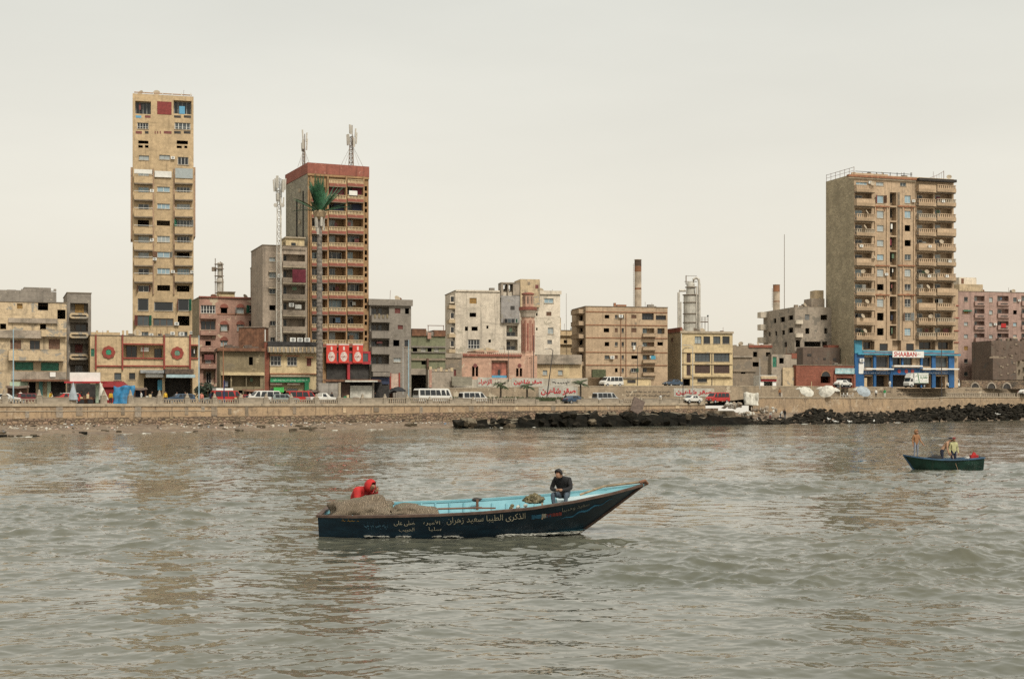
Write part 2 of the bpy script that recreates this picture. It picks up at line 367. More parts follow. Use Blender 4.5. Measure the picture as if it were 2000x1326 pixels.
class Face:
    """a vertical plane; pixels of the photograph are carried onto it"""
    def __init__(s, ax, ay, ang): s.ax, s.ay, s.c, s.s = ax, ay, math.cos(ang), math.sin(ang)
    def u(s, px):
        k = (px - 1000) / FPX; return (k * s.ay - s.ax) / (s.c - k * s.s)
    def z(s, px, py): return CAM_H + (HORY - py) / FPX * (s.ay + s.u(px) * s.s)
class Bld:
    def __init__(s, name, label, xl, Y, th, xr, yt, zb, D, mat, cat='building', group=None, sidemat=None, roofmat=None, parapet=.35):
        s.th = R(th); s.f = Face((xl - 1000) / FPX * Y, Y, s.th); s.zb = zb; s.D = D; s.mat = mat; s.sidemat = sidemat or mat
        s.root = tag(empty(name, (s.f.ax, s.f.ay, zb), s.th), label, cat, group)
        s.W = s.f.u(xr); s.H = s.f.z((xl + xr) / 2, yt) - zb; s.ops = []; s.roofmat = roofmat or CONC; s.parapet = parapet
        s.lf = None; s.lops = []; s.lived = cat == 'building'
    def left(s):
        """work on the left flank as seen from outside"""
        if s.lf is None: s.lf = Face(s.f.ax - s.D * s.f.s, s.f.ay + s.D * s.f.c, s.th - PI / 2)
        return s.lf
    def rc(s, r, side=False):
        f = s.left() if side else s.f; x0, y0, x1, y1 = r; m = (x0 + x1) / 2
        return f.u(x0), f.u(x1), f.z(m, y1) - s.zb, f.z(m, y0) - s.zb
    def mat4(s, side, u, y, z):
        if side: return Matrix.Translation((0, s.D, 0)) @ Matrix.Rotation(-PI / 2, 4, 'Z') @ Matrix.Translation((u, y, z))
        return Matrix.Translation((u, y, z))
    def put(s, name, me, u, y, z, sx=1, sy=1, sz=1, side=False, parent=None):
        return link(name, me, parent or s.root, mat4=s.mat4(side, u, y, z) @ Matrix.Diagonal((sx, sy, sz, 1)))
    def _glaze(s, u0, u1, z0, z1, y, cols, transom, fr, pn, side):
        pn = random.choice(pn) if isinstance(pn, (list, tuple)) else pn
        wdw = s.put('window', win_mesh(cols, transom, fr), u0 + .004, y, z0 + .004, u1 - u0 - .008, 1.4, z1 - z0 - .008, side)
        link('pane', pane_mesh(pn), wdw)
        return wdw
    def win(s, rects, cols=2, transom=0, fr=None, pn=None, rec=.16, side=False, sill=True):
        for r in rects:
            u0, u1, z0, z1 = s.rc(r, side); (s.lops if side else s.ops).append((u0, u1, z0, z1, rec + .12, None))
            q = random.random() if s.lived else 1
            if q < .13 and not side: ac_unit(s.root, u1 + .15, -.42, z0 + random.uniform(0, .4), random.uniform(.65, .85))
            elif q < .25 and not side:
                for x_, a_ in ((u0, R(random.uniform(95, 150))), (u1, R(random.uniform(30, 85)))): link('shutter_leaf', shut_mesh(random.choice([SHUTB, SHUTM, SHUTG, GFRAME])), s.root, mat4=Matrix.Translation((x_, -.02, z0)) @ Matrix.Rotation(-a_, 4, 'Z') @ Matrix.Diagonal(((u1 - u0) * .48, .5, z1 - z0, 1)))
            if .25 < q < .36 and not side: continue
            s._glaze(u0, u1, z0, z1, rec, cols, transom, fr or WFRAME, pn or [GL_D, GL_M, GL_P], side)
            if sill: s.put('sill', unit('sill', lambda: MB().box(0, 1, -.10, .05, -.10, 0).mesh('sill', LCONC)), u0 - .08, 0, z0, u1 - u0 + .16, 1, 1, side)
    def shut(s, rects, mat=None, rec=.12, side=False):
        for r in rects:
            u0, u1, z0, z1 = s.rc(r, side); (s.lops if side else s.ops).append((u0, u1, z0, z1, rec + .12, None))
            s.put('shutter', shut_mesh(mat or SHUTB), u0 + .004, rec, z0 + .004, u1 - u0 - .008, 1, z1 - z0 - .008, side)
    def hole(s, rects, side=False, depth=.28, lintel=False):
        for r in rects:
            u0, u1, z0, z1 = s.rc(r, side); (s.lops if side else s.ops).append((u0, u1, z0, z1, depth, None))
            if lintel: s.put('hood', unit('hood', lambda: MB().box(-.08, 1.08, -.45, .02, 0, .1).mesh('hood', LCONC)), u0, 0, z1, u1 - u0, 1, 1, side)
    def logg(s, rects, depth=2.3, inner=None, fr=None, pn=None, cols=2, side=False):
        """a recessed balcony: deep opening, back wall, a glazed door or window in the back wall; inner = list of (a,b,c,d) fractions"""
        for r in rects:
            u0, u1, z0, z1 = s.rc(r, side); (s.lops if side else s.ops).append((u0, u1, z0, z1, depth, depth))
            depth_ = depth
            if depth > 1.1 and not side and random.random() < .45:
                cm = random.choice(LAUN); q0 = u0 + (u1 - u0) * random.uniform(.1, .6); mb = MB(); ww = (u1 - u0) * random.uniform(.12, .35); hh = (z1 - z0) * random.uniform(.25, .5); mb.box(0, ww, .12, .15, -hh, 0); mb.build('laundry', cm, s.root, loc=(q0, random.uniform(.1, .6), z1 - (z1 - z0) * random.uniform(.1, .3)))
            for a, b, c, d in (inner if inner is not None else [(.12, .88, .12, .82)]):
                s._glaze(u0 + (u1 - u0) * a, u0 + (u1 - u0) * b, z0 + (z1 - z0) * c, z0 + (z1 - z0) * d, depth - .10, cols, 0, fr or WFRAME, pn or [GL_D, GL_M, GL_P], side)
    def box(s, name, r, d0, d1, mat, side=False, parent=None):
        u0, u1, z0, z1 = s.rc(r, side); mb = MB(); mb.box(0, u1 - u0, d0, d1, 0, z1 - z0)
        o = link(name, mb.mesh(name, mat), parent or s.root, mat4=s.mat4(side, u0, 0, z0)); return o
    def balc(s, r, proj=1.0, mat=None, style='solid', slab=None, n=10, rail=None, side=False, base=.35):
        """projecting balcony: slab, and a parapet that is solid, of turned balusters or of bars"""
        u0, u1, z0, z1 = s.rc(r, side); W, H = u1 - u0, z1 - z0; mat = mat or s.mat
        mb = MB(); mb.box(0, W, -proj, -.004, 0, .16)
        if style == 'solid':
            mb.box(0, W, -proj + .004, -proj + .13, .16, H); mb.box(.004, .12, -proj + .13, -.006, .16, H - .02); mb.box(W - .12, W - .004, -proj + .13, -.006, .16, H - .02)
            mb.box(-.04, W + .04, -proj - .04, -proj + .17, H, H + .07)
        else:
            mb.box(.002, W - .002, -proj + .004, -proj + .14, .16, H * base)
        o = link('balcony', mb.mesh('balcony', slab or mat), s.root, mat4=s.mat4(side, u0, 0, z0))
        if style != 'solid':
            link('railing', balus_mesh(n, rail or mat, style == 'balus'), o, loc=(0, -proj + .09, H * base), scale=(W, .8, H * (1 - base)))
            for q in (0.05, W - .05): link('railing', balus_mesh(5, rail or mat, style == 'balus'), o, loc=(q, -.02, H * base), rot=(0, 0, -PI / 2), scale=(proj - .16, .6, H * (1 - base) * .98))
        return o
    def sign(s, r, d, board, text, col, bold=.01, inset=(.06, .2), name='sign'):
        o = s.box(name, r, -d - .08, -d, board); u0, u1, z0, z1 = s.rc(r); W, H = u1 - u0, z1 - z0
        lettering(text, lambda a, b, l: (W * (inset[0] + (1 - 2 * inset[0]) * a), -d - .10 - l, H * (inset[1] + (1 - 2 * inset[1]) * b)), col, o, bold=bold)
        return o
    def _panel(s, W, H, ops, mat, side):
        mb = MB(); H = H
        zs = sorted({0, H} | {z for o in ops for z in o[2:4] if 0 < z < H})
        for za, zb in zip(zs, zs[1:]):
            blk = sorted((max(0, o[0]), min(W, o[1])) for o in ops if o[2] < (za + zb) / 2 < o[3]); x = 0
            for a, b in blk + [(W, W)]:
                if a > x + 1e-4: mb.quad((x, 0, za), (a, 0, za), (a, 0, zb), (x, 0, zb))
                x = max(x, b)
        for u0, u1, z0, z1, d, back in ops:
            mb.quad((u0, 0, z0), (u0, d, z0), (u0, d, z1), (u0, 0, z1)); mb.quad((u1, 0, z0), (u1, 0, z1), (u1, d, z1), (u1, d, z0))
            mb.quad((u0, 0, z0), (u1, 0, z0), (u1, d, z0), (u0, d, z0)); mb.quad((u0, 0, z1), (u0, d, z1), (u1, d, z1), (u1, 0, z1))
            if back: mb.quad((u0, d, z0), (u1, d, z0), (u1, d, z1), (u0, d, z1))
        return link('wall', mb.mesh('wall', mat), s.root, mat4=s.mat4(side, 0, 0, 0))
    def done(s, coping=True):
        s._panel(s.W, s.H, s.ops, s.mat, False)
        s._panel(s.D, s.H, s.lops, s.sidemat, True)
        W, H, D = s.W, s.H, s.D; mb = MB()
        mb.quad((W, 0, 0), (W, D, 0), (W, D, H), (W, 0, H)); mb.quad((W, D, 0), (0, D, 0), (0, D, H), (W, D, H))
        mb.build('wall', s.sidemat, s.root)
        mb = MB(); mb.quad((.01, .01, H - s.parapet), (W - .01, .01, H - s.parapet), (W - .01, D - .01, H - s.parapet), (.01, D - .01, H - s.parapet))
        if coping:
            for a in ((-.08, W + .08, -.08, .22), (-.08, W + .08, D - .22, D + .08)): mb.box(*a, H + .002, H + .14)
            for a in ((-.08, .22, .22, D - .22), (W - .22, W + .08, .22, D - .22)): mb.box(*a, H + .002, H + .14)
        mb.build('roof', s.roofmat, s.root)
        if W > 5 and D > 5:
            for k in range(int(W / 2.2)):
                x = random.uniform(.5, W - .8); q = random.random(); y = random.uniform(.4, 2.5)
                if q < .3: MB().tube([(x, y, H - .3), (x + random.uniform(-.1, .1), y, H + random.uniform(.7, 1.9))], .035, 4).build('roof_rod', RUST, s.root)
                elif q < .5: dish(s.root, x, y, H + .45, random.uniform(.4, .65))
                elif q < .62: MB().lathe([(.5, H - .3), (.5, H + .7), (.3, H + .85)], 10, (x, y + .6)).build('roof_drum', random.choice([STEEL, RUST, GALV, GREYC]), s.root)
                elif q < .8: MB().box(x, x + random.uniform(.4, 1.4), y, y + .8, H - .3, H + random.uniform(.25, .8)).build('roof_junk', random.choice([RUIN, CONC, GREYC, RUST]), s.root)
        return s
    def jag(s, x0, x1, yt, amp, mat, step=4, d=.5, seed=0):
        """broken top courses of uneven height"""
        r = random.Random(seed); x = x0
        while x < x1:
            w_ = r.uniform(.5, 1.5) * step; s.box('masonry', (x, yt - r.random() ** 1.5 * amp, min(x + w_, x1), yt + .6), .02, d, mat); x += w_ + .03

# ------------------------------------------------------------------ plan of the shore: distance of each line by picture column
SH = [(-600, 118), (-300, 132), (0, 151), (200, 166), (400, 183), (600, 190), (800, 201), (900, 210), (1100, 219), (1250, 228), (1400, 243), (1500, 247), (1600, 251), (1700, 257), (1800, 278), (1900, 294), (2000, 311), (2600, 400)]
WL = [(-600, 150), (-300, 166), (0, 185), (600, 210), (1000, 231), (1250, 247), (1500, 268), (1800, 300), (2000, 326), (2600, 410)]
RW = [(-600, 230), (600, 236), (840, 246), (1160, 262), (1500, 284), (1850, 318), (2000, 340), (2600, 430)]
ZT = [(-600, 3.6), (1250, 3.62), (1380, 3.7), (1480, 4.85), (1830, 4.9), (1850, 5.1), (2600, 5.4)]       # top of the sea wall
ZBAND = [(-600, 1.6), (0, 1.64), (600, 1.85), (1000, 2.4), (1250, 2.55), (1500, 2.9), (2600, 3.2)]      # foot of its rendered band
ZBEACH = [(-600, .8), (0, .85), (400, .75), (800, .8), (1000, 1.2), (1250, 1.5), (1500, 2.0), (2600, 2.0)]
ZUP = [(-600, 3.45), (820, 3.5), (850, 6.0), (1160, 6.6), (1400, 6.85), (2600, 7.2)]                      # upper street
def zroad(px): return tbl(ZT, px) - .12
def at(px, Y, z): return ((px - 1000) / FPX * Y, Y, z)

# water: wind chop built as real waves, finest near the camera
def make_water():
    d0, d1 = 17.0, 420.0
    ys = [d0]
    while ys[-1] < d1: ys.append(ys[-1] + max(.028, .31 * ys[-1] ** 2 / (CAM_H * FPX * .512)))
    ys = np.array(ys); nr = len(ys); nc = 780
    t = np.linspace(-1, 1, nc); half = .395 * ys + 6
    X = half[:, None] * t[None, :]; Y = np.repeat(ys[:, None], nc, 1)
    dy = np.gradient(ys)[:, None]; dx = (2 * half / nc)[:, None]
    Z = np.zeros_like(X); DX = np.zeros_like(X); DY = np.zeros_like(X); UNR = np.zeros_like(X)
    r = np.random.default_rng(5)
    lam = np.concatenate([np.geomspace(7.5, 1.8, 18), np.geomspace(1.8, .16, 66)])
    G = np.zeros_like(X)      # gusts: patches of steeper chop between smooth water
    for i in range(36):
        L = r.uniform(3, 26); th = r.uniform(0, 2 * PI); G += np.cos(2 * PI / L * (.6 * math.cos(th) * X + math.sin(th) * Y) + r.uniform(0, 6.28))
    G = np.clip(.80 * np.exp(.55 * G / math.sqrt(18)), .30, 1.65)
    for i, L in enumerate(lam):
        th = r.normal(1.15, .62) if i % 3 else r.normal(2.3, .5)        # wind from the right and off the sea, crests mostly across the view
        kx, ky = math.cos(th), math.sin(th); k = 2 * PI / L
        amp = (.0054 if L > 1.0 else .0044) * L * (1 if L < 1.6 else (1.6 / L) ** .40) * r.uniform(.55, 1.25)
        ph = k * (kx * X + ky * Y) + r.uniform(0, 6.28)
        ph = ph + .6 * np.sin(.11 * X + .07 * Y * (1 + .3 * (i % 5)) + i)
        lim = np.maximum(1.7 * abs(ky) * dy, 1.7 * abs(kx) * dx)
        wgt = np.clip((L - lim) / (lim + 1e-6), 0, 1)
        gust = G * (1 if L < 2.5 else .8) + 0 * np.sin(.05 * X * (1 + .2 * (i % 4)) + .031 * Y + i * 1.7) * np.sin(.037 * Y - .021 * X + i)
        a = amp * wgt * gust; UNR += (amp * k * gust) ** 2 * .5 * (1 - wgt ** 2)
        Z += a * (np.cos(ph) + .28 * np.cos(2 * ph)); s = np.sin(ph) * a * .7; DX -= kx * s; DY -= ky * s
    Z *= 1.0
    # quieter beside the hulls, and the crests of the moving boat's bow wave
    for (bx, by, bl) in ((-1.0, 40.4, 5.2), (24, 79.4, 2.6)):
        q = np.exp(-(((X - bx) / bl) ** 4 + ((Y - by) / 1.5) ** 4)); Z = Z * (1 - .75 * q) - .02 * q
    dist = np.abs((Y - 39.1) + .22 * (X - 2.0)); Z += .07 * np.exp(-(dist / .28) ** 2) * np.clip((2.0 - X) / 2.5, 0, 1) * np.clip((X + 9) / 7, 0, 1)
    co = np.stack([X + DX, Y + DY, Z], -1).reshape(-1, 3)
    me = bpy.data.meshes.new('water'); me.vertices.add(len(co)); me.vertices.foreach_set('co', co.ravel())
    a = (np.arange(nr - 1)[:, None] * nc + np.arange(nc - 1)[None, :]).ravel()
    q = np.stack([a, a + 1, a + nc + 1, a + nc], -1).astype(np.int32)
    me.loops.add(q.size); me.loops.foreach_set('vertex_index', q.ravel()); me.polygons.add(len(q))
    me.polygons.foreach_set('loop_start', np.arange(len(q), dtype=np.int32) * 4); me.polygons.foreach_set('loop_total', np.full(len(q), 4, np.int32))
    me.polygons.foreach_set('use_smooth', np.ones(len(q), bool)); me.update(calc_edges=True)
    at_ = me.attributes.new('ruffle', 'FLOAT', 'POINT'); at_.data.foreach_set('value', np.sqrt(UNR).ravel().astype(np.float32))      # slope of the waves too short for the mesh out there
    m, n, b = newmat('harbour water')
    v = coords(n, (1, 1, 1)); c = mixc(n, ramp(n, noise_t(n, v, .05, 4), .35, .7), (.112, .108, .076), (.098, .100, .074))
    n.links.new(c, b.inputs['Base Color']); b.inputs['IOR'].default_value = 1.333
    rg = N(n, 'ShaderNodeMapRange'); rg.inputs[3].default_value = .015; rg.inputs[4].default_value = .05; rg.inputs[1].default_value = .38; rg.inputs[2].default_value = .62; n.links.new(noise_t(n, coords(n, (.35, 1, 1)), .09, 4, .6), rg.inputs[0]); n.links.new(rg.outputs[0], b.inputs['Roughness'])
    gm_ = n.nodes.new('ShaderNodeNewGeometry'); acc = gm_.outputs['Normal']
    # ripples too small for the mesh: the surface normal itself is ruffled, more in some patches than in others
    pat = n.nodes.new('ShaderNodeMapRange'); pat.inputs[1].default_value = .36; pat.inputs[2].default_value = .62; pat.inputs[3].default_value = .35; pat.inputs[4].default_value = 1.0; n.links.new(noise_t(n, coords(n, (.3, 1, 1), (8, 2, 0)), .075, 5, .65), pat.inputs[0])
    ra = n.nodes.new('ShaderNodeAttribute'); ra.attribute_name = 'ruffle'
    for sc_, k_, cs, kr in ((.8, .10, (.6, 1.2, 1), 1.2), (3.6, .10, (.75, 1.15, 1), 1.6), (13, .06, (1, 1, 1), 1.3)):
        tx = N(n, 'ShaderNodeTexNoise', Scale=sc_, Detail=3, Roughness=.6); n.links.new(coords(n, cs), tx.inputs['Vector'])
        s1 = N(n, 'ShaderNodeVectorMath', operation='SUBTRACT'); n.links.new(tx.outputs['Color'], s1.inputs[0]); s1.inputs[1].default_value = (.5, .5, .5)
        s2 = N(n, 'ShaderNodeVectorMath', operation='MULTIPLY'); n.links.new(s1.outputs[0], s2.inputs[0]); s2.inputs[1].default_value = (k_ * 2, k_ * 2, 0)
        s4 = N(n, 'ShaderNodeVectorMath', operation='SCALE'); n.links.new(s2.outputs[0], s4.inputs[0]); am = N(n, 'ShaderNodeMath', operation='MULTIPLY_ADD'); n.links.new(ra.outputs['Fac'], am.inputs[0]); am.inputs[1].default_value = kr / k_; am.inputs[2].default_value = 1.0; aq = N(n, 'ShaderNodeMath', operation='MULTIPLY'); n.links.new(am.outputs[0], aq.inputs[0]); n.links.new(pat.outputs[0], aq.inputs[1]); n.links.new(aq.outputs[0], s4.inputs['Scale'])
        s3 = N(n, 'ShaderNodeVectorMath', operation='ADD'); n.links.new(acc, s3.inputs[0]); n.links.new(s4.outputs[0], s3.inputs[1]); acc = s3.outputs[0]
    # normals tilted seaward so distant water mirrors more bright sky
    sw_ = N(n, 'ShaderNodeVectorMath', operation='SCALE'); sw_.inputs[0].default_value = (0, -.15, 0); n.links.new(ra.outputs['Fac'], sw_.inputs['Scale']); sa_ = N(n, 'ShaderNodeVectorMath', operation='ADD'); n.links.new(acc, sa_.inputs[0]); n.links.new(sw_.outputs[0], sa_.inputs[1]); acc = sa_.outputs[0]
    nn_ = N(n, 'ShaderNodeVectorMath', operation='NORMALIZE'); n.links.new(acc, nn_.inputs[0]); n.links.new(nn_.outputs[0], b.inputs['Normal'])
    me.materials.append(m)
    tag(link('water', me), 'choppy grey green harbour water', None, kind='structure')
make_water()

def ribbon(name, pxs, lines, mat, kind='structure', jitter=0, sub=1, uvn=.3):
    """a sheet lofted between lines (distance, height) along the shore"""
    mb = MB(); rows = []
    fl = []
    for i in range(len(lines) - 1):
        for k in range(sub): fl.append((i, k / sub))
    fl.append((len(lines) - 2, 1.0))
    vs = []
    for px in pxs:
        for i, t in fl:
            Ya, za = lines[i](px); Yb, zb = lines[i + 1](px); Y = Ya + (Yb - Ya) * t; z = za + (zb - za) * t
            x, y, _ = at(px, Y, 0)
            if jitter: z += jitter * noise.noise(Vector((x * uvn, y * uvn, 0))) + jitter * .5 * noise.noise(Vector((x * uvn * 3, y * uvn * 3, 5)))
            vs.append((x, y, z))
    n = len(fl)
    fs = [(i * n + j, (i + 1) * n + j, (i + 1) * n + j + 1, i * n + j + 1) for i in range(len(pxs) - 1) for j in range(n - 1)]
    mb.add(vs, fs); o = mb.build(name, mat, smooth=jitter > 0)
    if kind: tag(o, kind=kind)
    return o
def ground_mat(name, a, b_, sc, c=None, bm=.05):
    m, n, b = newmat(name); v = coords(n)
    col = mixc(n, ramp(n, noise_t(n, v, sc, 8, .7), .35, .65), a, b_)
    if c: col = mixc(n, ramp(n, noise_t(n, coords(n, (1, 1, 1), (9, 4, 2)), sc * 4, 6, .7), .58, .64), col, c)
    n.links.new(col, b.inputs['Base Color']); b.inputs['Roughness'].default_value = .9; bump(n, b, noise_t(n, v, sc * 6, 6), .7, bm); return m
SAND = ground_mat('littered sand', (.23, .165, .105), (.14, .10, .068), .25, (.30, .26, .20))
ROADM = ground_mat('dusty asphalt', (.10, .09, .075), (.16, .14, .11), .2)
DIRT = ground_mat('dusty ground', (.22, .18, .13), (.30, .24, .17), .15)
px_all = list(range(-600, 2601, 20))
ribbon('seabed', px_all, [lambda p: (tbl(SH, p) - 40, -6), lambda p: (tbl(SH, p), -.05)], SAND)
ribbon('beach', list(range(-600, 2601, 6)), [lambda p: (tbl(SH, p) - .3, -.16), lambda p: (tbl(SH, p) * .5 + tbl(WL, p) * .5, tbl(ZBEACH, p) * .38), lambda p: (tbl(WL, p) + .6, tbl(ZBEACH, p))], SAND, jitter=.28, sub=10, uvn=.45)
ribbon('road', px_all, [lambda p: (tbl(WL, p) + .1, zroad(p)), lambda p: (tbl(RW, p) + .5, zroad(p) + .03)], ROADM)
ribbon('street', px_all, [lambda p: (tbl(RW, p) + .2, tbl(ZUP, p)), lambda p: (tbl(RW, p) + 12, tbl(ZUP, p) + .02), lambda p: (3000, 4.0)], DIRT)

# ------------------------------------------------------------------ sea wall with its obelisk posts and balustrade
SWALL = plaster('sea wall band render', (.44, .305, .18), .9, .6, (.28, .2, .13), 1.0)
def stained_wall():
    m, n, b = newmat('stained sea wall render'); v = coords(n); s_ = coords(n, (1, 1, .12), (3, 8, 1))
    c = mixc(n, ramp(n, noise_t(n, v, .22, 8, .7), .35, .65), (.44, .31, .185), (.34, .245, .155))
    c = mixc(n, ramp(n, noise_t(n, v, .9, 10, .78), .46, .66), c, (.23, .165, .105))
    c = mixc(n, ramp(n, noise_t(n, coords(n, (1, 1, 1.4), (9, 1, 4)), .55, 9, .75), .56, .64), c, (.50, .40, .28))
    c = mixc(n, ramp(n, noise_t(n, s_, .9, 8, .75), .52, .70), c, (.14, .105, .072))
    c = mixc(n, ramp(n, noise_t(n, coords(n, (1, 1, .1), (1, 2, 9)), 3.2, 6, .7), .60, .72), c, (.10, .08, .06))
    n.links.new(c, b.inputs['Base Color']); b.inputs['Roughness'].default_value = .95; bump(n, b, noise_t(n, v, 3, 9, .75), .8, .1); return m
def rubblem():
    m, n, b = newmat('coursed rubble stone'); t = n.nodes.new('ShaderNodeTexCoord')
    vo = N(n, 'ShaderNodeTexVoronoi', Scale=1.0); mp = n.nodes.new('ShaderNodeMapping'); mp.inputs['Scale'].default_value = (1.5, 1.5, 2.4); n.links.new(t.outputs['Object'], mp.inputs[0]); n.links.new(mp.outputs[0], vo.inputs['Vector'])
    ed = N(n, 'ShaderNodeTexVoronoi', Scale=1.0, feature='DISTANCE_TO_EDGE'); n.links.new(mp.outputs[0], ed.inputs['Vector'])
    hv = N(n, 'ShaderNodeHueSaturation', Saturation=.12, Value=1.0); n.links.new(vo.outputs['Color'], hv.inputs['Color']); c = mixc(n, .8, (.34, .24, .155), hv.outputs[0], 'MULTIPLY'); c = mixc(n, .35, c, (.22, .155, .10))
    c = mixc(n, ramp(n, ed.outputs['Distance'], .0, .1), (.055, .04, .03), c)
    c = mixc(n, ramp(n, noise_t(n, coords(n, (.12, .12, .4)), 1, 6), .5, .7), c, (.06, .05, .038))
    n.links.new(c, b.inputs['Base Color']); b.inputs['Roughness'].default_value = .95; bump(n, b, ed.outputs['Distance'], 1, .25); return m
RUBBLE = rubblem()
POSTM = M('worn post concrete', (.30, .25, .185), .9, .25, 2, dirt=.35)
BALM = M('baluster concrete', (.32, .26, .19), .9, .2, 3, dirt=.3)
sw = tag(empty('sea_wall', at(600, tbl(WL, 600), 0)), 'long stained sea wall of render over rubble, with obelisk posts and balusters', 'wall')
SWX = Vector(sw.location)
def wall_line(px, off=0):
    """point on the sea wall line and its direction"""
    a = Vector(at(px - 4, tbl(WL, px - 4), 0)); b = Vector(at(px + 4, tbl(WL, px + 4), 0)); d = (b - a).normalized(); nrm = Vector((d.y, -d.x, 0))
    return (a + b) / 2 + nrm * off, d
def wall_strip(name, pa, pb, f_top, f_bot, off, thick, mat, step=12, segs=1):
    mb = MB(); prev = None
    for px in list(range(pa, pb, step)) + [pb]:
        p, d = wall_line(px); nrm = Vector((d.y, -d.x, 0)); zt, zb = f_top(px), f_bot(px)
        f0 = p + nrm * off; bk = p + nrm * (off - thick)
        cur = [Vector((f0.x, f0.y, zb)), Vector((f0.x, f0.y, zt)), Vector((bk.x, bk.y, zt)), Vector((bk.x, bk.y, zb))]
        cur = [c - SWX for c in cur]
        if prev:
            mb.add(prev + cur, [(0, 4, 5, 1), (1, 5, 6, 2), (2, 6, 7, 3)])
        prev = cur
    return mb.build(name, mat, sw)
wall_strip('rendered_band', -600, 1378, lambda p: tbl(ZT, p) - .35, lambda p: tbl(ZBAND, p), 0, 1.0, stained_wall())
wall_strip('rendered_band', 1470, 2600, lambda p: tbl(ZT, p) - .2, lambda p: .5, .0, 1.0, MATS['stained sea wall render'])
for i in range(46):      # joints, buttress strips and broken-off render
    px = -40 + i * 31 + random.uniform(-9, 9)
    if px > 1370: continue
    p, d = wall_line(px, .01); z0, z1 = tbl(ZBAND, px), tbl(ZT, px) - .36; h = random.uniform(.4, 1) * (z1 - z0); w_ = random.choice([.05, .05, .5, .9]); zo = random.uniform(0, z1 - z0 - h)
    MB().box(-w_ / 2, w_ / 2, -.03 if w_ < .1 else -random.uniform(.03, .07), .05, z0 + zo, z0 + zo + h).build('render_patch', random.choice([CONC, RUIN, CREAM, RUIN2]) if w_ > .1 else DKRUIN, sw, loc=Vector((p.x, p.y, 0)) - SWX, rot=(0, 0, math.atan2(d.y, d.x)))
wall_strip('rubble_footing', -600, 1400, lambda p: tbl(ZBAND, p) - .01, lambda p: tbl(ZBEACH, p) - .6, .35, 1.4, RUBBLE)
wall_strip('coping', -600, 1376, lambda p: tbl(ZT, p), lambda p: tbl(ZT, p) - .348, .14, .75, LCONC)
wall_strip('coping', 1478, 2600, lambda p: tbl(ZT, p), lambda p: tbl(ZT, p) - .198, .12, .7, LCONC)
wall_strip('ledge', -600, 420, lambda p: tbl(ZT, p) - .9, lambda p: tbl(ZT, p) - 1.02, .08, .1, LCONC)
posts = [-130, -60, 10, 77, 143, 203, 256, 312, 366, 420, 471, 520, 570, 619, 664, 709, 753, 797, 840, 882, 925, 966, 1008, 1050, 1091, 1132, 1173, 1214, 1254, 1292, 1330, 1362]
def post_mesh():
    mb = MB(); mb.taper(0, 0, 0, .95, .85, .6, .66, .48); mb.taper(0, 0, .95, 1.0, .78, .58, .78, .58); mb.taper(0, 0, 1.0, 1.75, .5, .4, .12, .12); return mb.mesh('post', POSTM)
def stub_mesh():
    mb = MB(); mb.taper(0, 0, 0, .95, .75, .55, .62, .46); mb.taper(0, 0, .95, 1.08, .72, .54, .4, .3); return mb.mesh('post', POSTM)
def bay_mesh():
    mb = MB(); mb.box(0, 1, -.13, .13, .72, .88); mb.box(0, 1, -.12, .12, 0, .08)
    for i in range(9):
        x = (i + .5) / 9
        for z0, z1, a, b in ((.08, .3, .045, .075), (.3, .45, .075, .05), (.45, .72, .05, .05)): mb.taper(x, 0, z0, z1, a, a * 3.4, b, b * 3.4)
    return mb.mesh('balustrade', BALM)
def slab_bay():
    mb = MB(); mb.box(0, 1, -.12, .12, 0, .80); mb.box(-.002, 1.002, -.15, .15, .80, .92); return mb.mesh('parapet_panel', POSTM)
pm, sm, bm_, sb_ = post_mesh(), stub_mesh(), bay_mesh(), slab_bay()
for i, px in enumerate(posts):
    p, d = wall_line(px, -.2); z = tbl(ZT, px) + .002; ang = math.atan2(d.y, d.x)
    tall = (77 <= px <= 1000) or random.random() < .3
    link('post', pm if tall else sm, sw, loc=Vector((p.x, p.y, z)) - SWX, rot=(0, R(random.uniform(-2, 2)), ang), scale=(1, 1, 1.08 if px < 320 else .85 if px < 800 else .62))
    if i + 1 < len(posts):
        q, _ = wall_line(posts[i + 1], -.2); dd = q - p; L = dd.length - .8
        st = p + dd.normalized() * .42
        kind = 'none' if (px in (143, 203) or (px > 100 and random.random() < .10)) else ('slab' if px in (77, 256, 471, 882, 1008, 1173, 1254) or (px > 600 and random.random() < .12) else 'bay')
        if kind == 'bay': link('balustrade', bm_, sw, loc=Vector((st.x, st.y, z)) - SWX, rot=(0, 0, math.atan2(dd.y, dd.x)), scale=(L, .8, 1.0 if px > 700 else .72))
        if kind == 'slab': link('parapet_panel', sb_, sw, loc=Vector((st.x, st.y, z)) - SWX, rot=(0, 0, math.atan2(dd.y, dd.x)), scale=(L, .8, .95))
for px in range(1850, 2060, 34):
    p, _ = wall_line(px, -.1); q, _ = wall_line(px + 34, -.1); dd = q - p; z = tbl(ZT, px) + .002
    link('balustrade', bm_, sw, loc=Vector((p.x, p.y, z)) - SWX, rot=(0, 0, math.atan2(dd.y, dd.x)), scale=(dd.length - .5, .8, .9))

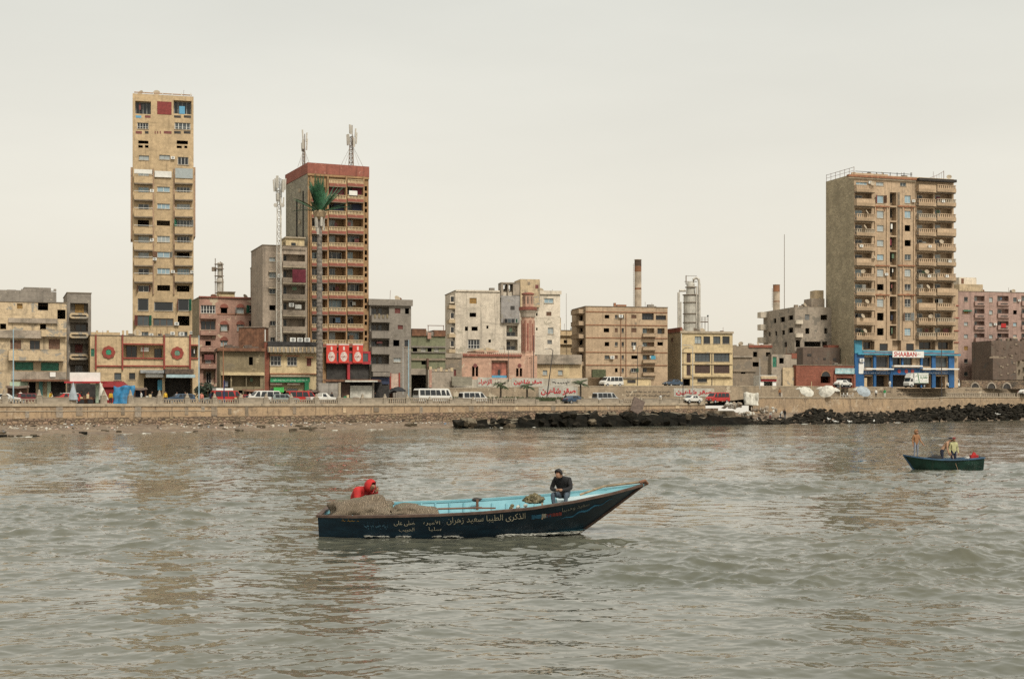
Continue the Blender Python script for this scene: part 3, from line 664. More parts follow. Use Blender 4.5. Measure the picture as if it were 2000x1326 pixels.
# ------------------------------------------------------------------ breakwater blocks, boulders, beach litter
def rockm(name, a, b_, top):
    m, n, b = newmat(name); v = coords(n)
    c = mixc(n, ramp(n, noise_t(n, v, .8, 8, .7), .35, .68), a, b_)
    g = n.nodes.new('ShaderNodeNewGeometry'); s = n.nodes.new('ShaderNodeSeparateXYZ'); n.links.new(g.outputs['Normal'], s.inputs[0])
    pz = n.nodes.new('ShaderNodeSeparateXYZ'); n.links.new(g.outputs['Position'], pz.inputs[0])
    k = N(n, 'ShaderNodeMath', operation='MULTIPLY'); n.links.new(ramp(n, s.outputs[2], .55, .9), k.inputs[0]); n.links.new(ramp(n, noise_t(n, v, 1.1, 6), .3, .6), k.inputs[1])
    c = mixc(n, k.outputs[0], c, top)  # upward faces tinted lighter, top highlights put into the colour
    n.links.new(c, b.inputs['Base Color']); b.inputs['Roughness'].default_value = .85; b.inputs['Specular IOR Level'].default_value = .15; bump(n, b, noise_t(n, v, 2.5, 8, .7), .9, .18); return m
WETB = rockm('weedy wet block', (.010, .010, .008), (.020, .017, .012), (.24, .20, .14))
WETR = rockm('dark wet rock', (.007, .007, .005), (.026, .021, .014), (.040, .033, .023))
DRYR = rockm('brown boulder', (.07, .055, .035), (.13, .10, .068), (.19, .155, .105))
bw = tag(empty('breakwater', at(1150, 222, 0)), 'low breakwater of dark weed-covered concrete blocks', None, kind='structure'); BW0 = Vector(bw.location)
def block(L, D, H, seed):
    bm = bmesh.new(); bmesh.ops.create_cube(bm, size=1); bmesh.ops.subdivide_edges(bm, edges=bm.edges, cuts=3, use_grid_fill=True)
    for v in bm.verts:
        q = Vector((v.co.x * L, v.co.y * D, v.co.z * H)); nn = noise.noise_vector(q * .8 + Vector((seed, seed * 2, 0))) * .42; v.co = q + nn * Vector((1, 1, .6)).length * .6
    me = bpy.data.meshes.new('block'); bm.to_mesh(me); bm.free(); me.materials.append(WETB); return me
px = 898.0; k = 0
tops = [(890, 822), (990, 822), (1030, 818), (1075, 815), (1100, 806), (1150, 811), (1180, 808), (1300, 809), (1370, 811), (1420, 812)]
while px < 1405:
    Y = tbl(SH, px) + 1.2; L = random.uniform(2.6, 6.5); dpx = L / Y * FPX
    zt = CAM_H - (tbl(tops, px + dpx / 2) - HORY) / FPX * Y + random.uniform(-.3, .2)
    a = Vector(at(px, Y, 0)); b2 = Vector(at(px + dpx, tbl(SH, px + dpx) + 1.2, 0)); c = (a + b2) / 2
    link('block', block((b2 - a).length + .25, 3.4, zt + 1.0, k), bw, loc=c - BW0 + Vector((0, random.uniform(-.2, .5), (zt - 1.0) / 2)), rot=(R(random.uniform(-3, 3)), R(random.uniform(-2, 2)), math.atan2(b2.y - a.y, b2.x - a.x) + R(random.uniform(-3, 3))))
    px += dpx; k += 1
def boulder(seed, mat):
    bm = bmesh.new(); bmesh.ops.create_icosphere(bm, subdivisions=3, radius=1)
    for v in bm.verts:
        d = v.co.normalized(); q = 1 + .2 * noise.noise(d * 6 + Vector((seed, 1, seed))) + .45 * noise.noise(d * 1.1 + Vector((seed * 5.1, seed, 2))) + .18 * noise.noise(d * 3.1 + Vector((seed, 7, seed * 2)))
        v.co = Vector((max(-.72, min(.72, d.x * q)), max(-.75, min(.75, d.y * q)), max(-.6, min(.62, d.z * q))))
    me = bpy.data.meshes.new('boulder'); bm.to_mesh(me); bm.free(); me.materials.append(mat); return me
wetrocks = [boulder(i, WETR) for i in range(7)]; dryrocks = [boulder(20 + i, DRYR) for i in range(5)]
for i in range(120):
    px = random.uniform(888, 1412); Y = tbl(SH, px) + random.uniform(-1.0, 3.4); zt = CAM_H - (tbl(tops, px) - HORY) / FPX * Y; s = random.uniform(.3, .95)
    z = zt - random.uniform(.1, .5) * s if i % 3 else random.uniform(-.2, zt * .6)
    link('boulder', random.choice(wetrocks if i % 5 else dryrocks), bw, loc=Vector(at(px, Y - (1.0 if i % 3 == 0 else 0), z)) - BW0, rot=(random.uniform(-.6, .6), random.uniform(-.6, .6), random.uniform(0, 6)), scale=(s * random.uniform(1, 1.7), s, s * random.uniform(.5, .9)))
rv = tag(empty('rock_bank', at(1750, 275, 0)), 'bank of dark wet boulders below the promenade', None, kind='structure'); RV0 = Vector(rv.location)
ROCKTOP = [(1380, 813), (1430, 819), (1540, 814), (1580, 801), (1600, 800), (1640, 809), (1760, 806), (1810, 797), (1900, 790), (2100, 788)]
def rock_z(px, Y):
    a, b_ = tbl(SH, px), tbl(WL, px) + 1; t = max(0, min(1, (Y - a) / max(3, b_ - a)))
    zt = CAM_H - (tbl(ROCKTOP, px) - HORY) / FPX * b_
    return -.3 + (zt + .3) * t ** .8
ribbon('rock_bed', list(range(1380, 2601, 8)), [lambda p: (tbl(SH, p) - .5, -.8), lambda p: (tbl(WL, p) - .2, rock_z(p, tbl(WL, p)) - .7)], WETR, jitter=.5, sub=8, uvn=.6)
for i in range(290):
    px = random.uniform(1385, 2060); a, b_ = tbl(SH, px), tbl(WL, px); t = random.random() ** 1.1
    Y = a + .6 + (b_ - a - 1.2) * t; s = random.uniform(.3, .95) * (1.1 if t < .4 else 1)
    if 1425 < px < 1545 and t > .25: s *= .55
    z = rock_z(px, Y) - .1 * s
    me = random.choice(wetrocks if (t < .75 or px > 1560) else dryrocks)
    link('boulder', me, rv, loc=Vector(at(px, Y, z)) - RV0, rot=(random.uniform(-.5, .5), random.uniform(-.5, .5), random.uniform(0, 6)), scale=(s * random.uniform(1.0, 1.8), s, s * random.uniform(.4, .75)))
mb = MB()
for i in range(1500):
    px = random.uniform(1385, 2060); a, b_ = tbl(SH, px), tbl(WL, px); t = random.random(); Y = a + .2 + (b_ - a - .6) * t; s = random.uniform(.12, .5)
    mb.blob(Vector(at(px, Y, rock_z(px, Y) + random.uniform(0, .45))) - RV0, (s * random.uniform(.9, 1.5), s, s * random.uniform(.5, 1)), i, .8, 1, 1.6)
tag(mb.build('small_rocks', WETR, rv), kind='stuff')
for px, py, Y, s in ((1395, 812, 250, 1.7), (1418, 813, 251, 1.9), (1433, 820, 246, 1.3), (1380, 815, 246, 1.3)):      # the big brown boulders at the end of the breakwater
    p = P(px, py, Y); link('boulder', random.choice(dryrocks), rv, loc=p - RV0, rot=(0, 0, random.uniform(0, 6)), scale=(s * 1.1, s, s * .85))
bd = tag(empty('beach_stones', at(300, 175, 0)), 'scattered stones and broken concrete lying on the littered beach', None, kind='structure'); BD0 = Vector(bd.location)
for i in range(70):
    px = random.uniform(-60, 1400); t = random.random(); Y = tbl(SH, px) * (1 - t) + tbl(WL, px) * t - .4; s = random.uniform(.12, .5) * (1.6 if px > 450 else 1)
    z = tbl(ZBEACH, px) * (t ** 1.3) - .02
    link('stone', random.choice(dryrocks if random.random() < .75 else wetrocks), bd, loc=Vector(at(px, Y, z)) - BD0, rot=(0, 0, random.uniform(0, 6)), scale=(s * 1.4, s, s * .7))
def litter():
    mb = MB()
    for i in range(1700):
        px = random.uniform(-80, 900) if i % 7 else random.uniform(900, 1560); t = .35 + .62 * random.random() ** .8
        if noise.noise(Vector((px * .02, t * 4, 0))) < .02 or noise.noise(Vector((px * .09, t * 9, 4))) < -.1: continue
        Y = tbl(SH, px) * (1 - t) + tbl(WL, px) * t; x, y, z = at(px, Y, tbl(ZBEACH, px) * (t ** 1.2) + random.uniform(.0, .16))
        mb.cur = random.choice([0, 0, 1, 1, 2, 2, 3, 5, 5, 1] if i % 40 else [4]); s = random.uniform(.05, .26); a = random.uniform(0, PI)
        c, q = math.cos(a) * s, math.sin(a) * s; h = random.uniform(.03, .2)
        mb.add([(x - c, y - q, z), (x + c, y + q, z + h * .3), (x + c * .6 - q * .5, y + q + c * .4, z + h), (x - c * .7, y + q * .4, z + h * .8), (x, y, z - .05)], [(0, 1, 2, 3), (0, 4, 1), (1, 4, 2), (2, 4, 3), (3, 4, 0)])
    cl = [(.50, .48, .42), (.26, .20, .14), (.09, .075, .055), (.42, .28, .22), (.08, .2, .34), (.46, .41, .32)]
    o = mb.build('litter', [M('litter scrap %s' % x, c, .8, .2) for x, c in zip('abcdef', cl)]); tag(o, 'pale plastic and rubbish strewn along the beach', 'litter', kind='stuff')
litter()
mb = MB()
for i in range(170):      # swash at the water's edge
    px = random.uniform(-40, 1990)
    if noise.noise(Vector((px * .013, 3, 0))) < .12: continue
    Y = tbl(SH, px) - random.uniform(.1, 1.3); p = at(px, Y, .03); mb.blob(p, (random.uniform(.15, .7), random.uniform(.08, .25), random.uniform(.02, .07)), i, .7, 1)
tag(mb.build('foam', M('sea foam', (.72, .69, .60), .7, .1), smooth=True), 'white foam along the foot of the rocks', 'foam', kind='stuff')

# ------------------------------------------------------------------ retaining wall of the upper street, with painted writing
RETW = plaster('retaining wall render', (.43, .33, .22), .45, .35, (.50, .42, .30), .4)
rt = tag(empty('retaining_wall', at(1160, 262, 3.4)), 'long beige retaining wall painted with red and black Arabic writing', 'wall'); RT0 = Vector(rt.location)
def rw_strip(name, pa, pb, z0, z1, off, thick, mat):
    mb = MB(); prev = None
    for px in list(range(pa, pb, 20)) + [pb]:
        Y = tbl(RW, px) + off; a = Vector(at(px, Y, 0)); b2 = Vector(at(px, Y + thick, 0))
        cur = [Vector((a.x, a.y, z0(px))) - RT0, Vector((a.x, a.y, z1(px))) - RT0, Vector((b2.x, b2.y, z1(px))) - RT0, Vector((b2.x, b2.y, z0(px))) - RT0]
        if prev: mb.add(prev + cur, [(0, 4, 5, 1), (1, 5, 6, 2), (2, 6, 7, 3)])
        else: mb.add(cur, [(0, 1, 2, 3)])
        prev = cur
    mb.add(prev, [(3, 2, 1, 0)]); return mb.build(name, mat, rt)
rw_strip('lower_tier', 842, 2600, lambda p: 3.2, lambda p: tbl(ZUP, p) + .12, 0, .7, RETW)
rw_strip('coping', 842, 2600, lambda p: tbl(ZUP, p) + .122, lambda p: tbl(ZUP, p) + .26, -.06, .6, LCONC)
UPW = plaster('whitewashed graffiti wall', (.56, .50, .40), .4, .3, (.40, .33, .24), .4)
rw_strip('upper_tier', 884, 1148, lambda p: tbl(ZUP, p) + .0, lambda p: tbl(ZUP, p) + 1.75, 2.5, .4, UPW)
REDW = M('red painted letters', (.42, .03, .035), .8, .3, 3); BLKW = M('black painted letters', (.04, .035, .035), .8, .3, 3); WSH = plaster('white painted panel', (.60, .56, .47), .3, .3, (.42, .35, .25))
def graffiti(x0, y0, x1, y1, text, mat, off=0, panel=False, bold=.03):
    a, b_ = Vector(at(x0, tbl(RW, x0) + off, 0)), Vector(at(x1, tbl(RW, x1) + off, 0)); d = (b_ - a).normalized(); nn = Vector((d.y, -d.x, 0)); L = (b_ - a).length
    za, zb = [CAM_H + (HORY - y) / FPX * ((a.y + b_.y) / 2) for y in (y1, y0)]
    if panel:
        mb = MB(); q = [a + nn * .05 - d * L * .06, b_ + nn * .05 + d * L * .06]; h = (zb - za) * .25
        mb.quad(*[Vector((v.x, v.y, z)) - RT0 for v, z in ((q[0], za - h), (q[1], za - h), (q[1], zb + h), (q[0], zb + h))]); mb.build('painted_panel', WSH, rt)
    lettering(text, lambda u, v, l: (*((a + d * (u * L) + nn * (.09 + l)).xy - RT0.xy), za + (zb - za) * v - RT0.z), mat, rt, bold=bold)
graffiti(934, 740, 960, 752, 'الزهراء', REDW, 2.5, True)
graffiti(966, 741, 978, 751, 3, BLKW, 2.5)
graffiti(1003, 741, 1058, 752, 'صقر شاهين', REDW, 2.5, True, .04)
graffiti(1078, 742, 1112, 751, 5, BLKW, 2.5, True)
graffiti(1056, 757, 1124, 772, 'صقر شاهين', REDW, 0, True, .04)
graffiti(1222, 762, 1310, 767, 13, BLKW); graffiti(1222, 769, 1308, 774, 12, BLKW)
graffiti(1320, 761, 1390, 772, 'صقر شاهين', REDW, 0, True, .04)
graffiti(1640, 762, 1740, 766, 15, BLKW); graffiti(1750, 761, 1822, 765, 11, BLKW); graffiti(1752, 767, 1824, 772, 10, BLKW); graffiti(1884, 760, 1968, 763, 14, BLKW); graffiti(1880, 767, 1975, 770, 16, BLKW)

# ------------------------------------------------------------------ buildings, from the left of the picture to the right
ZS = 3.45
def grid(cols, rows): return [(a, y0, b, y1) for (y0, y1) in rows for (a, b) in cols]

# --- cream derelict block at the left edge
b = Bld('derelict_block', 'crumbling cream apartment block with grey upper storey and green shutters', -70, 200, 22, 130, 590, ZS, 12, CREAM)
b.shut([(20, 664, 41, 682), (95, 662, 117, 682)], SHUTB); b.shut([(33, 593, 44, 603)], SHUTO)
b.win([(58, 665, 78, 683)], 2, 0, BFRAME, GL_D); b.win([(74, 591, 94, 606)], 3, 0, BFRAME, GL_P)
b.hole([(112, 605, 128, 623), (78, 633, 90, 644), (0, 632, 12, 643), (-35, 600, -20, 620), (-40, 660, -20, 682)])
b.shut([(29, 707, 65, 723), (80, 708, 115, 724)], SHUTG)
b.hole([(99, 745, 129, 781), (56, 746, 70, 768)], depth=1.5)
b.done()
b.box('parapet_storey', (-72, 568, 110, 589), -.1, 9, GREYC); b.box('stair_head', (48, 560, 101, 568), 1.5, 6, GREYC)
b.jag(-60, 110, 568, 4, GREYC, 16, .5, 12); b.box('cornice', (16, 622, 112, 631), -.35, -.01, RUIN2); b.box('cornice', (-60, 645, 82, 660), -.5, -.01, RUIN2)
b.balc((16, 684, 124, 705), 1.3, CREAM); b.balc((80, 645, 129, 658), .8, CREAM)
b.box('fascia', (22, 726, 129, 742), -.25, -.01, RUIN2); b.box('awning', (40, 741, 110, 745), -1.8, -.01, RUST)
b.box('painted_panel', (19, 746, 54, 771), -.12, -.004, M('pale green shop wall', (.42, .50, .36), .8, .12, dirt=.2)); b.box('shop_pillar', (92, 745, 99, 780), -.3, -.004, M('pale green shop wall')); b.box('shop_pillar', (76, 745, 83, 780), -.25, -.004, M('teal pillar', (.10, .26, .23), .7))
b.box('shop_shade_panel', (55, 744, 131, 786), 1.6, 1.7, DARKI); b.box('signboard', (97, 727, 108, 736), -.4, -.26, WHITEP)  # dark panel added behind the openings to paint the shop's gloom

# --- narrow grey building with rounded balconies
b = Bld('narrow_balcony_building', 'narrow grey building with three pill-shaped cream balconies', 131, 214, 20, 178, 573, ZS, 12, GREYC, sidemat=RUIN)
b.logg([(137, 592, 172, 612)], 1.0, []); b.logg([(137, 630, 172, 648), (137, 671, 172, 690)], 1.0, [])
b.logg([(137, 712, 172, 728)], 1.0, [(.3, .7, .05, .9)])
b.done()
for y in (612, 650, 692):
    u0, u1, z0, z1 = b.rc((135, y, 172, y + 11)); W, H = u1 - u0, z1 - z0
    mb = MB(); n = 10; r = H / 2; o = [(r - r * math.sin(PI * k / n), r - r * math.cos(PI * k / n)) for k in range(n + 1)]; o = o + [(W - a, H - z) for a, z in o]
    m2 = [(max(.6 * r, min(W - .6 * r, a * .82 + W * .09)), H / 2 + (z - H / 2) * .3) for a, z in o]; L = len(o)
    mb.add([(a, -1.0, z) for a, z in o] + [(a, -1.0, z) for a, z in m2] + [(a, -.85, z) for a, z in m2] + [(a, -.8, z) for a, z in o], [q for k in range(L) for q in ((k, (k + 1) % L, L + (k + 1) % L, L + k), (L + k, L + (k + 1) % L, 2 * L + (k + 1) % L, 2 * L + k), (3 * L + k, 3 * L + (k + 1) % L, (k + 1) % L, k))] + [tuple(range(3 * L, 4 * L))])
    ob = link('balcony', mb.mesh('balcony', CREAM), b.root, loc=(u0, 0, z0)); MB().box(0, W, -.8, -.01, 0, .15).build('slab', CONC, ob)
    mb = MB(); mb.box(r * .5, W - r * .5, -.86, -.84, H * .38, H * .62); mb.build('slot', DARKI, ob)
b.put('shutter', shut_mesh(SHUTO), b.f.u(147), .88, b.f.z(150, 610) - ZS, 1.3, 1, 1.3); b.put('shutter', shut_mesh(SHUTM), b.f.u(147), .88, b.f.z(150, 688) - ZS, 1.1, 1, 1.2)
b._glaze(b.f.u(147), b.f.u(170), b.f.z(155, 647) - ZS, b.f.z(155, 633) - ZS, .88, 2, 0, BFRAME, GL_D, False)

# --- low cream hall with red trim and flower medallions
b = Bld('flower_medallion_hall', 'low cream hall with red trim and two red flower medallions', 176, 211, 20, 388, 657, ZS, 9, CREAM2)
b.logg([(241, 674, 318.5, 699)], 1.5, [(.09, .36, .05, .95), (.8, .99, .05, .75)], BFRAME, [GL_D]); b.logg([(373, 676, 386, 699)], 1.2, [(.1, .8, .1, .8)], BFRAME, [GL_D])
b.shut([(177.5, 681, 184, 696)], SHUTG)
b.win([(223, 728, 237, 742)], 1, 0, BFRAME, GL_M); b.win([(252, 728, 264, 741)], 1, 0, BFRAME, GL_D)
b.hole([(281, 738, 317, 782), (322, 738, 376, 783)], depth=2.5)
b.done()
for x in (187, 239, 320.5, 371): b.box('pilaster', (x - 1.6, 654, x + 1.6, 722), -.32, -.003, REDT)
for r in ((241, 671, 319, 673.5), (241, 698.5, 319, 701), (188.6, 713.5, 237.4, 716), (240.6, 713.5, 318.9, 716), (322.1, 713.5, 369.4, 716), (373, 673, 387, 675), (373, 699, 387, 701)): b.box('trim_band', r, -.22, -.003, REDT)
b.box('mullion', (279.5, 674, 281, 698.6), .3, .5, REDT)
for cx, cy, cc in ((212, 688, M('green medallion centre', (.03, .22, .12), .7)), (346, 689.5, M('grey green medallion centre', (.14, .24, .17), .7))):
    u, z = b.f.u(cx), b.f.z(cx, cy) - ZS; r = 12.6 / FPX * 213; n = 96
    prof = [(r * (.9 + .1 * abs(math.cos(4 * t))) , t) for t in [2 * PI * k / n for k in range(n)]]
    mb = MB(); o = [(u + q * math.cos(t), z + q * math.sin(t)) for q, t in prof]; i_ = [(u + r * .45 * math.cos(t), z + r * .45 * math.sin(t)) for _, t in prof]
    mb.add([(a, -.16, c) for a, c in o] + [(a, -.16, c) for a, c in i_] + [(a, -.004, c) for a, c in o] + [(a, -.03, c) for a, c in i_], [f for k in range(n) for f in ((k, (k + 1) % n, n + (k + 1) % n, n + k), (2 * n + k, 2 * n + (k + 1) % n, (k + 1) % n, k), (n + k, n + (k + 1) % n, 3 * n + (k + 1) % n, 3 * n + k))])
    md = mb.build('medallion', REDT, b.root)
    mb = MB(); mb.box(u - r * .36, u + r * .36, -.1, -.005, z - r * .36, z + r * .36); 
    for k in range(3): mb.box(u - r * .36 + k * r * .3, u - r * .28 + k * r * .3, -.13, -.1, z - r * .4, z + r * .4)
    mb.build('grille', cc, md)
for x in (190, 211, 241, 249, 269, 320, 369): b.box('roof_stub', (x - 2, 645, x + 2, 657), .4, .8, CREAM2)
b.box('roof_wall', (180, 647, 238, 656), 3.2, 3.5, CREAM2)
b.box('awning', (272, 723, 318, 729), -1.8, -.01, M('grey corrugated sheet', (.26, .26, .25), .6, .3)); b.box('signboard', (283, 730, 317, 737), -1.2, -1.0, WHITEP)
b.box('awning', (319, 721, 374, 731), -2.6, -.01, M('brown thatch', (.10, .07, .05), .9, .4, 3)); b.box('valance', (321, 732, 377, 738), -2.6, -2.5, M('pale blue valance', (.34, .44, .46), .7, .2))
b.box('door', (308, 742, 317, 762), .1, .2, TURQ); b.box('shop_shade_panel', (278, 737, 378, 786), 2.6, 2.7, DARKI)  # panel at the back darkens the shop interior by its colour

# --- tall thin tower
b = Bld('thin_tower_block', 'very tall thin ochre tower block with solid balconies down both sides', 259, 258, 15, 378, 186, ZS, 13, TWR)
rows = [(335, 345), (366, 377), (399, 410), (430, 444), (462, 475), (493, 505), (525, 537), (558, 570)]
GLT = [GL_B, GL_P, GL_M, GL_D]
for i, (y0, y1) in enumerate(rows):
    if i in (3,): b.hole([(269, y0, 291, y1), (306, 431, 332, 441)])
    else:
        b.win([(270, y0, 291, y1)], 2, 0, WFRAME, GLT, sill=False)
        b.win([(307, y0 - 1, 332, y1 - 2)], 2 if i % 2 else 3, 0, WFRAME, [GL_B, GL_P, GL_B]) if i else None
    if i in (4, 6): b.win([(346, y0, 370, y1)], 4, 0, WFRAME, GLT, sill=False)
    elif i in (5, 7): b.hole([(345, y0, 370, y1)])
    else: b.win([(345, y0, 371, y1)], 4, .3, WFRAME, [GL_M, GL_D, GL_P], sill=False)
b.hole([(270, 275, 290, 281), (345, 275, 367, 282), (270, 284, 279, 289), (283, 284, 290, 289), (345, 285, 355, 290), (360, 285, 366, 290)])
b.win([(268, 240, 290, 252), (341, 240, 372, 253)], 4, .35, WFRAME, [GL_D, GL_M]); b.win([(271, 304, 291, 313), (311, 303, 332, 312)], 2, 0, GFRAME, [GL_M, GL_P]); b.win([(347, 307, 368, 322)], 3, 0, WFRAME, GL_D)
b.logg([(264, 198, 295, 223), (339, 197, 374, 223)], 1.2, [(.02, .98, .02, .98)], GFRAME, [GL_D], 4)
b.win([(269, 583, 290, 607), (348, 584, 369, 607), (301, 590, 338, 607)], 1, 0, GFRAME, GL_D); b.win([(268, 616, 291, 636), (347, 617, 370, 636)], 2, 0, BFRAME, GL_M); b.win([(299, 622, 339, 636)], 3, 0, BFRAME, [GL_M]); b.win([(272, 648, 290, 657), (308, 652, 331, 657), (348, 648, 367, 657)], 2, 0, WFRAME, GL_M)
b.done(False)
for i, (y0, y1) in enumerate(rows[:-1]):
    b.balc((262, y1 + 1, 298, y1 + 14), .9, TWR, slab=TWR); b.balc((341, y1 + 1, 376, y1 + 14), .9, TWR)
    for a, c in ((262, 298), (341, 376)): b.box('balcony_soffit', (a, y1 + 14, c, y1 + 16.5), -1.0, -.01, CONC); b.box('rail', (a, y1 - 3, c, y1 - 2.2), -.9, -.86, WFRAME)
for a, c in ((298, 300.5), (338.5, 341)): b.box('pilaster', (a, 330, c, 575), -.35, -.003, TWRR)
for a, c, y0, y1 in ((255, 259.2, 326, 466), (377.8, 382, 326, 462)): b.box('side_wing', (a, y0, c, y1), .5, 6, TWRR)
b.box('red_panel', (307, 199, 335, 224), -.06, -.003, M('dark red panel', (.20, .035, .03), .8, .2)); b.box('blue_panel', (350, 208, 361, 223), -.05, -.003, GL_C)
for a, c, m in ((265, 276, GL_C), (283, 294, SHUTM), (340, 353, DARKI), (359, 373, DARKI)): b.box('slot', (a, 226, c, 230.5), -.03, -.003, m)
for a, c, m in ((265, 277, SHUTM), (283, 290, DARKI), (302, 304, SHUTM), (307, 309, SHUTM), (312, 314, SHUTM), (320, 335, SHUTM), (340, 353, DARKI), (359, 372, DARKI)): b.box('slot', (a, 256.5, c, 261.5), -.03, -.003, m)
for x in [263 + 18.3 * k for k in range(7)]: b.box('roof_post', (x - .8, 181.5, x + .8, 191), .1, .3, WFRAME)
b.box('roof_rail', (262, 182, 375, 184), .12, .28, TWRR); b.box('roof_rail', (262, 189.5, 375, 191), .11, .29, TWRR)
b.box('sun_sheet', (262, 333, 297, 341), -1.1, -1.0, CLOTHW); b.box('sun_sheet', (302, 335, 335, 347), -.3, -.2, CLOTHW); b.box('sun_sheet', (342, 331, 376, 350), -1.05, -.98, GL_P)
b.box('side_wall', (377.8, 618, 390, 660), .5, 6, OLIVE)
ac_unit(b.root, b.f.u(298), -.5, b.f.z(298, 509) - ZS, .7); ac_unit(b.root, b.f.u(350), -.5, b.f.z(350, 656) - ZS, .9)

# --- faded salmon building with red arched window heads
b = Bld('salmon_apartment_building', 'faded salmon apartment building with red arched window heads', 389, 240, 20, 516, 583, ZS, 9, PINKB, sidemat=OLIVE)
b.win([(392, 596, 421, 612), (487, 597, 513, 612)], 5, .45, WFRAME, [GL_D]); b.win([(392, 627, 421, 644), (486, 627, 513, 637)], 3, 0, BFRAME, GL_D)
b.win([(431, 601, 444, 612), (463, 601, 476, 612), (431, 634, 444, 646), (463, 634, 476, 646), (431, 665, 444, 676)], 2, 0, WFRAME, [GL_M, GL_P])
b.hole([(401, 666, 412, 675)]); b.logg([(394, 691, 421, 710), (397, 724, 421, 750)], 1.0, [(.3, .7, .05, .9)])
b.done()
for cx, cy in ((437.5, 601), (469.5, 601), (437.5, 634), (469.5, 634), (437.5, 665)):
    u, z = b.f.u(cx), b.f.z(cx, cy) - ZS; r = 8 / FPX * 243; mb = MB(); n = 12
    o = [(u + r * math.cos(PI * k / n), z + r * .95 * math.sin(PI * k / n)) for k in range(n + 1)]; mb.add([(a, -.14, c) for a, c in o] + [(a, -.002, c) for a, c in o], [tuple(range(n + 1))] + [(k + 1, k, n + 1 + k, n + 2 + k) for k in range(n)]); mb.build('arched_head', REDP, b.root)
for y in (614, 646, 678, 711): b.balc((391, y, 422, y + 9), .7, PINKB)
b.box('floor_band', (424, 613.5, 514, 615), -.08, -.002, BROWNT); b.box('cornice', (388, 580, 516, 582.5), -.25, -.01, REDP); b.box('stair_head', (433, 568, 464, 581), 3, 6, YEL)
b.box('eave', (432, 567, 465, 569), 2.7, 6.3, CONC); b.box('laundry', (398, 693, 416, 703), -.75, -.72, SHUTM)

# --- slim building glimpsed behind
b = Bld('slim_back_building', 'slim tan building half hidden behind the greyish apartment block', 496, 262, 15, 518, 518, ZS, 8, GREYB)
b.hole([(501, 533, 512, 543), (501, 564, 512, 574), (501, 596, 512, 604)]); b.done(); b.box('hood', (499, 544, 514, 548), -.6, -.01, GREYB); b.box('hood', (499, 575, 514, 579), -.6, -.01, GREYB)

# --- greyish apartment block with recessed balconies
b = Bld('recessed_balcony_block', 'greyish beige apartment block with recessed balconies and a maroon cloth', 513, 231, 20, 600, 481, ZS, 11, GREYB)
b.win([(526, 503, 538, 511), (526, 532, 539, 543), (526, 564, 538, 574), (526, 596, 538, 606), (527, 627, 538, 636), (528, 659, 537, 667)], 2, 0, WFRAME, [GL_M, GL_P, GL_D])
for y0, y1 in ((497, 514), (527, 546), (558, 578), (590, 609), (622, 641), (653, 668)): b.logg([(553, y0, 596, y1)], 1.5, [(.03, .22, .05, .9)], GFRAME, [GL_M, GL_D])
b.done()
for y in (514, 546, 578, 609, 641): b.box('balcony_front', (552, y - 3, 597, y + 7), -.45, -.01, GREYB); b.box('slab_edge', (551.5, y + 7, 597.5, y + 9.5), -.5, -.01, LCONC)
b.box('cloth', (570, 527, 596, 552), -.52, -.47, CLOTHM); b.box('laundry', (576, 595, 588, 603), -.2, -.17, CLOTHW)
b.box('penthouse', (561, 464, 597, 480), 1, 6, YEL); b.box('penthouse_window', (571, 473, 580, 480), .97, .995, GL_D); b.box('roof_rail', (551, 483, 597, 485), -.4, -.3, GREYB); b.box('eave', (559, 462, 599, 464.5), .7, 6.3, LCONC)
for y in (534, 566): b.box('window_hood', (524, y - 4, 540, y - 2), -.5, -.01, LCONC)
ac_unit(b.root, b.f.u(562), -1.2, b.f.z(565, 600) - ZS, .8)

# --- orange tower with balustraded balconies
b = Bld('balustrade_tower_block', 'orange tower block with red parapet, turned balustrades and dark balcony bays', 601, 238, 24, 720, 343, ZS, 14, ORANGE, sidemat=GBRICK)
tops = [352, 382, 413, 444, 475, 507, 539, 570, 601, 633, 664]
for i, t in enumerate(tops[1:], 1):
    y0 = t - 17
    for j, (a, c) in enumerate(((608, 636), (641, 673), (677, 707))):
        b.logg([(a, y0, c, t + 9)], 1.3, [(.05, .55, .08, .95)] if (i + j) % 3 else [(.05, .95, .08, .95)], WFRAME, [GL_D, GL_B, GL_P, GL_M, GL_D], 3)
    b.hole([(710.5, y0 - 1, 717, y0 + 8), (710.5, y0 + 12, 717, y0 + 19)])
b.done(False)
for i, t in enumerate(tops):
    for a, c in ((607, 637.5), (640.5, 673.5), (676.5, 707.5)):
        if i == 0 and a < 610: continue
        b.balc((a, t, c, t + 13.5), .75, ORANGE, 'balus', slab=REDP, n=11, rail=CREAM2, base=.42)
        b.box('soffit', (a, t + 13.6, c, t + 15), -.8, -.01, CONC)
for x in (606, 639, 675, 709): b.box('column', (x - 1.4, 346, x + 1.4, 672), -.5, -.003, ORANGE)
b.box('red_parapet', (600, 322, 720.5, 342.5), -.2, 14.2, REDP); b.box('cornice', (600, 343, 720, 347), -.3, -.01, ORANGE)
for (a, y0, c, y1, m) in ((642, 368, 672, 381, CLOTHM), (688, 368, 707, 380, CLOTHM), (652, 398, 672, 412, NAVYC), (688, 399, 707, 412, NAVYC), (611, 400, 635, 412, NAVYC)): b.box('curtain', (a, y0, c, y1), .1, .16, m)
b.box('sheet', (679, 374, 695, 383), -.82, -.79, CLOTHW)
b.left(); b.shut([(566, 470, 569, 478), (566, 500, 569, 506)], SHUTB, side=True) if False else None
for k in range(11): b.put('duct', unit('duct', lambda: MB().box(0, .5, -.35, -.01, 0, 1.2).mesh('duct', LCONC)), 9.3, 0, 28 + k * .9 - 0, 1, 1, .5, side=True) if k % 3 == 0 else None
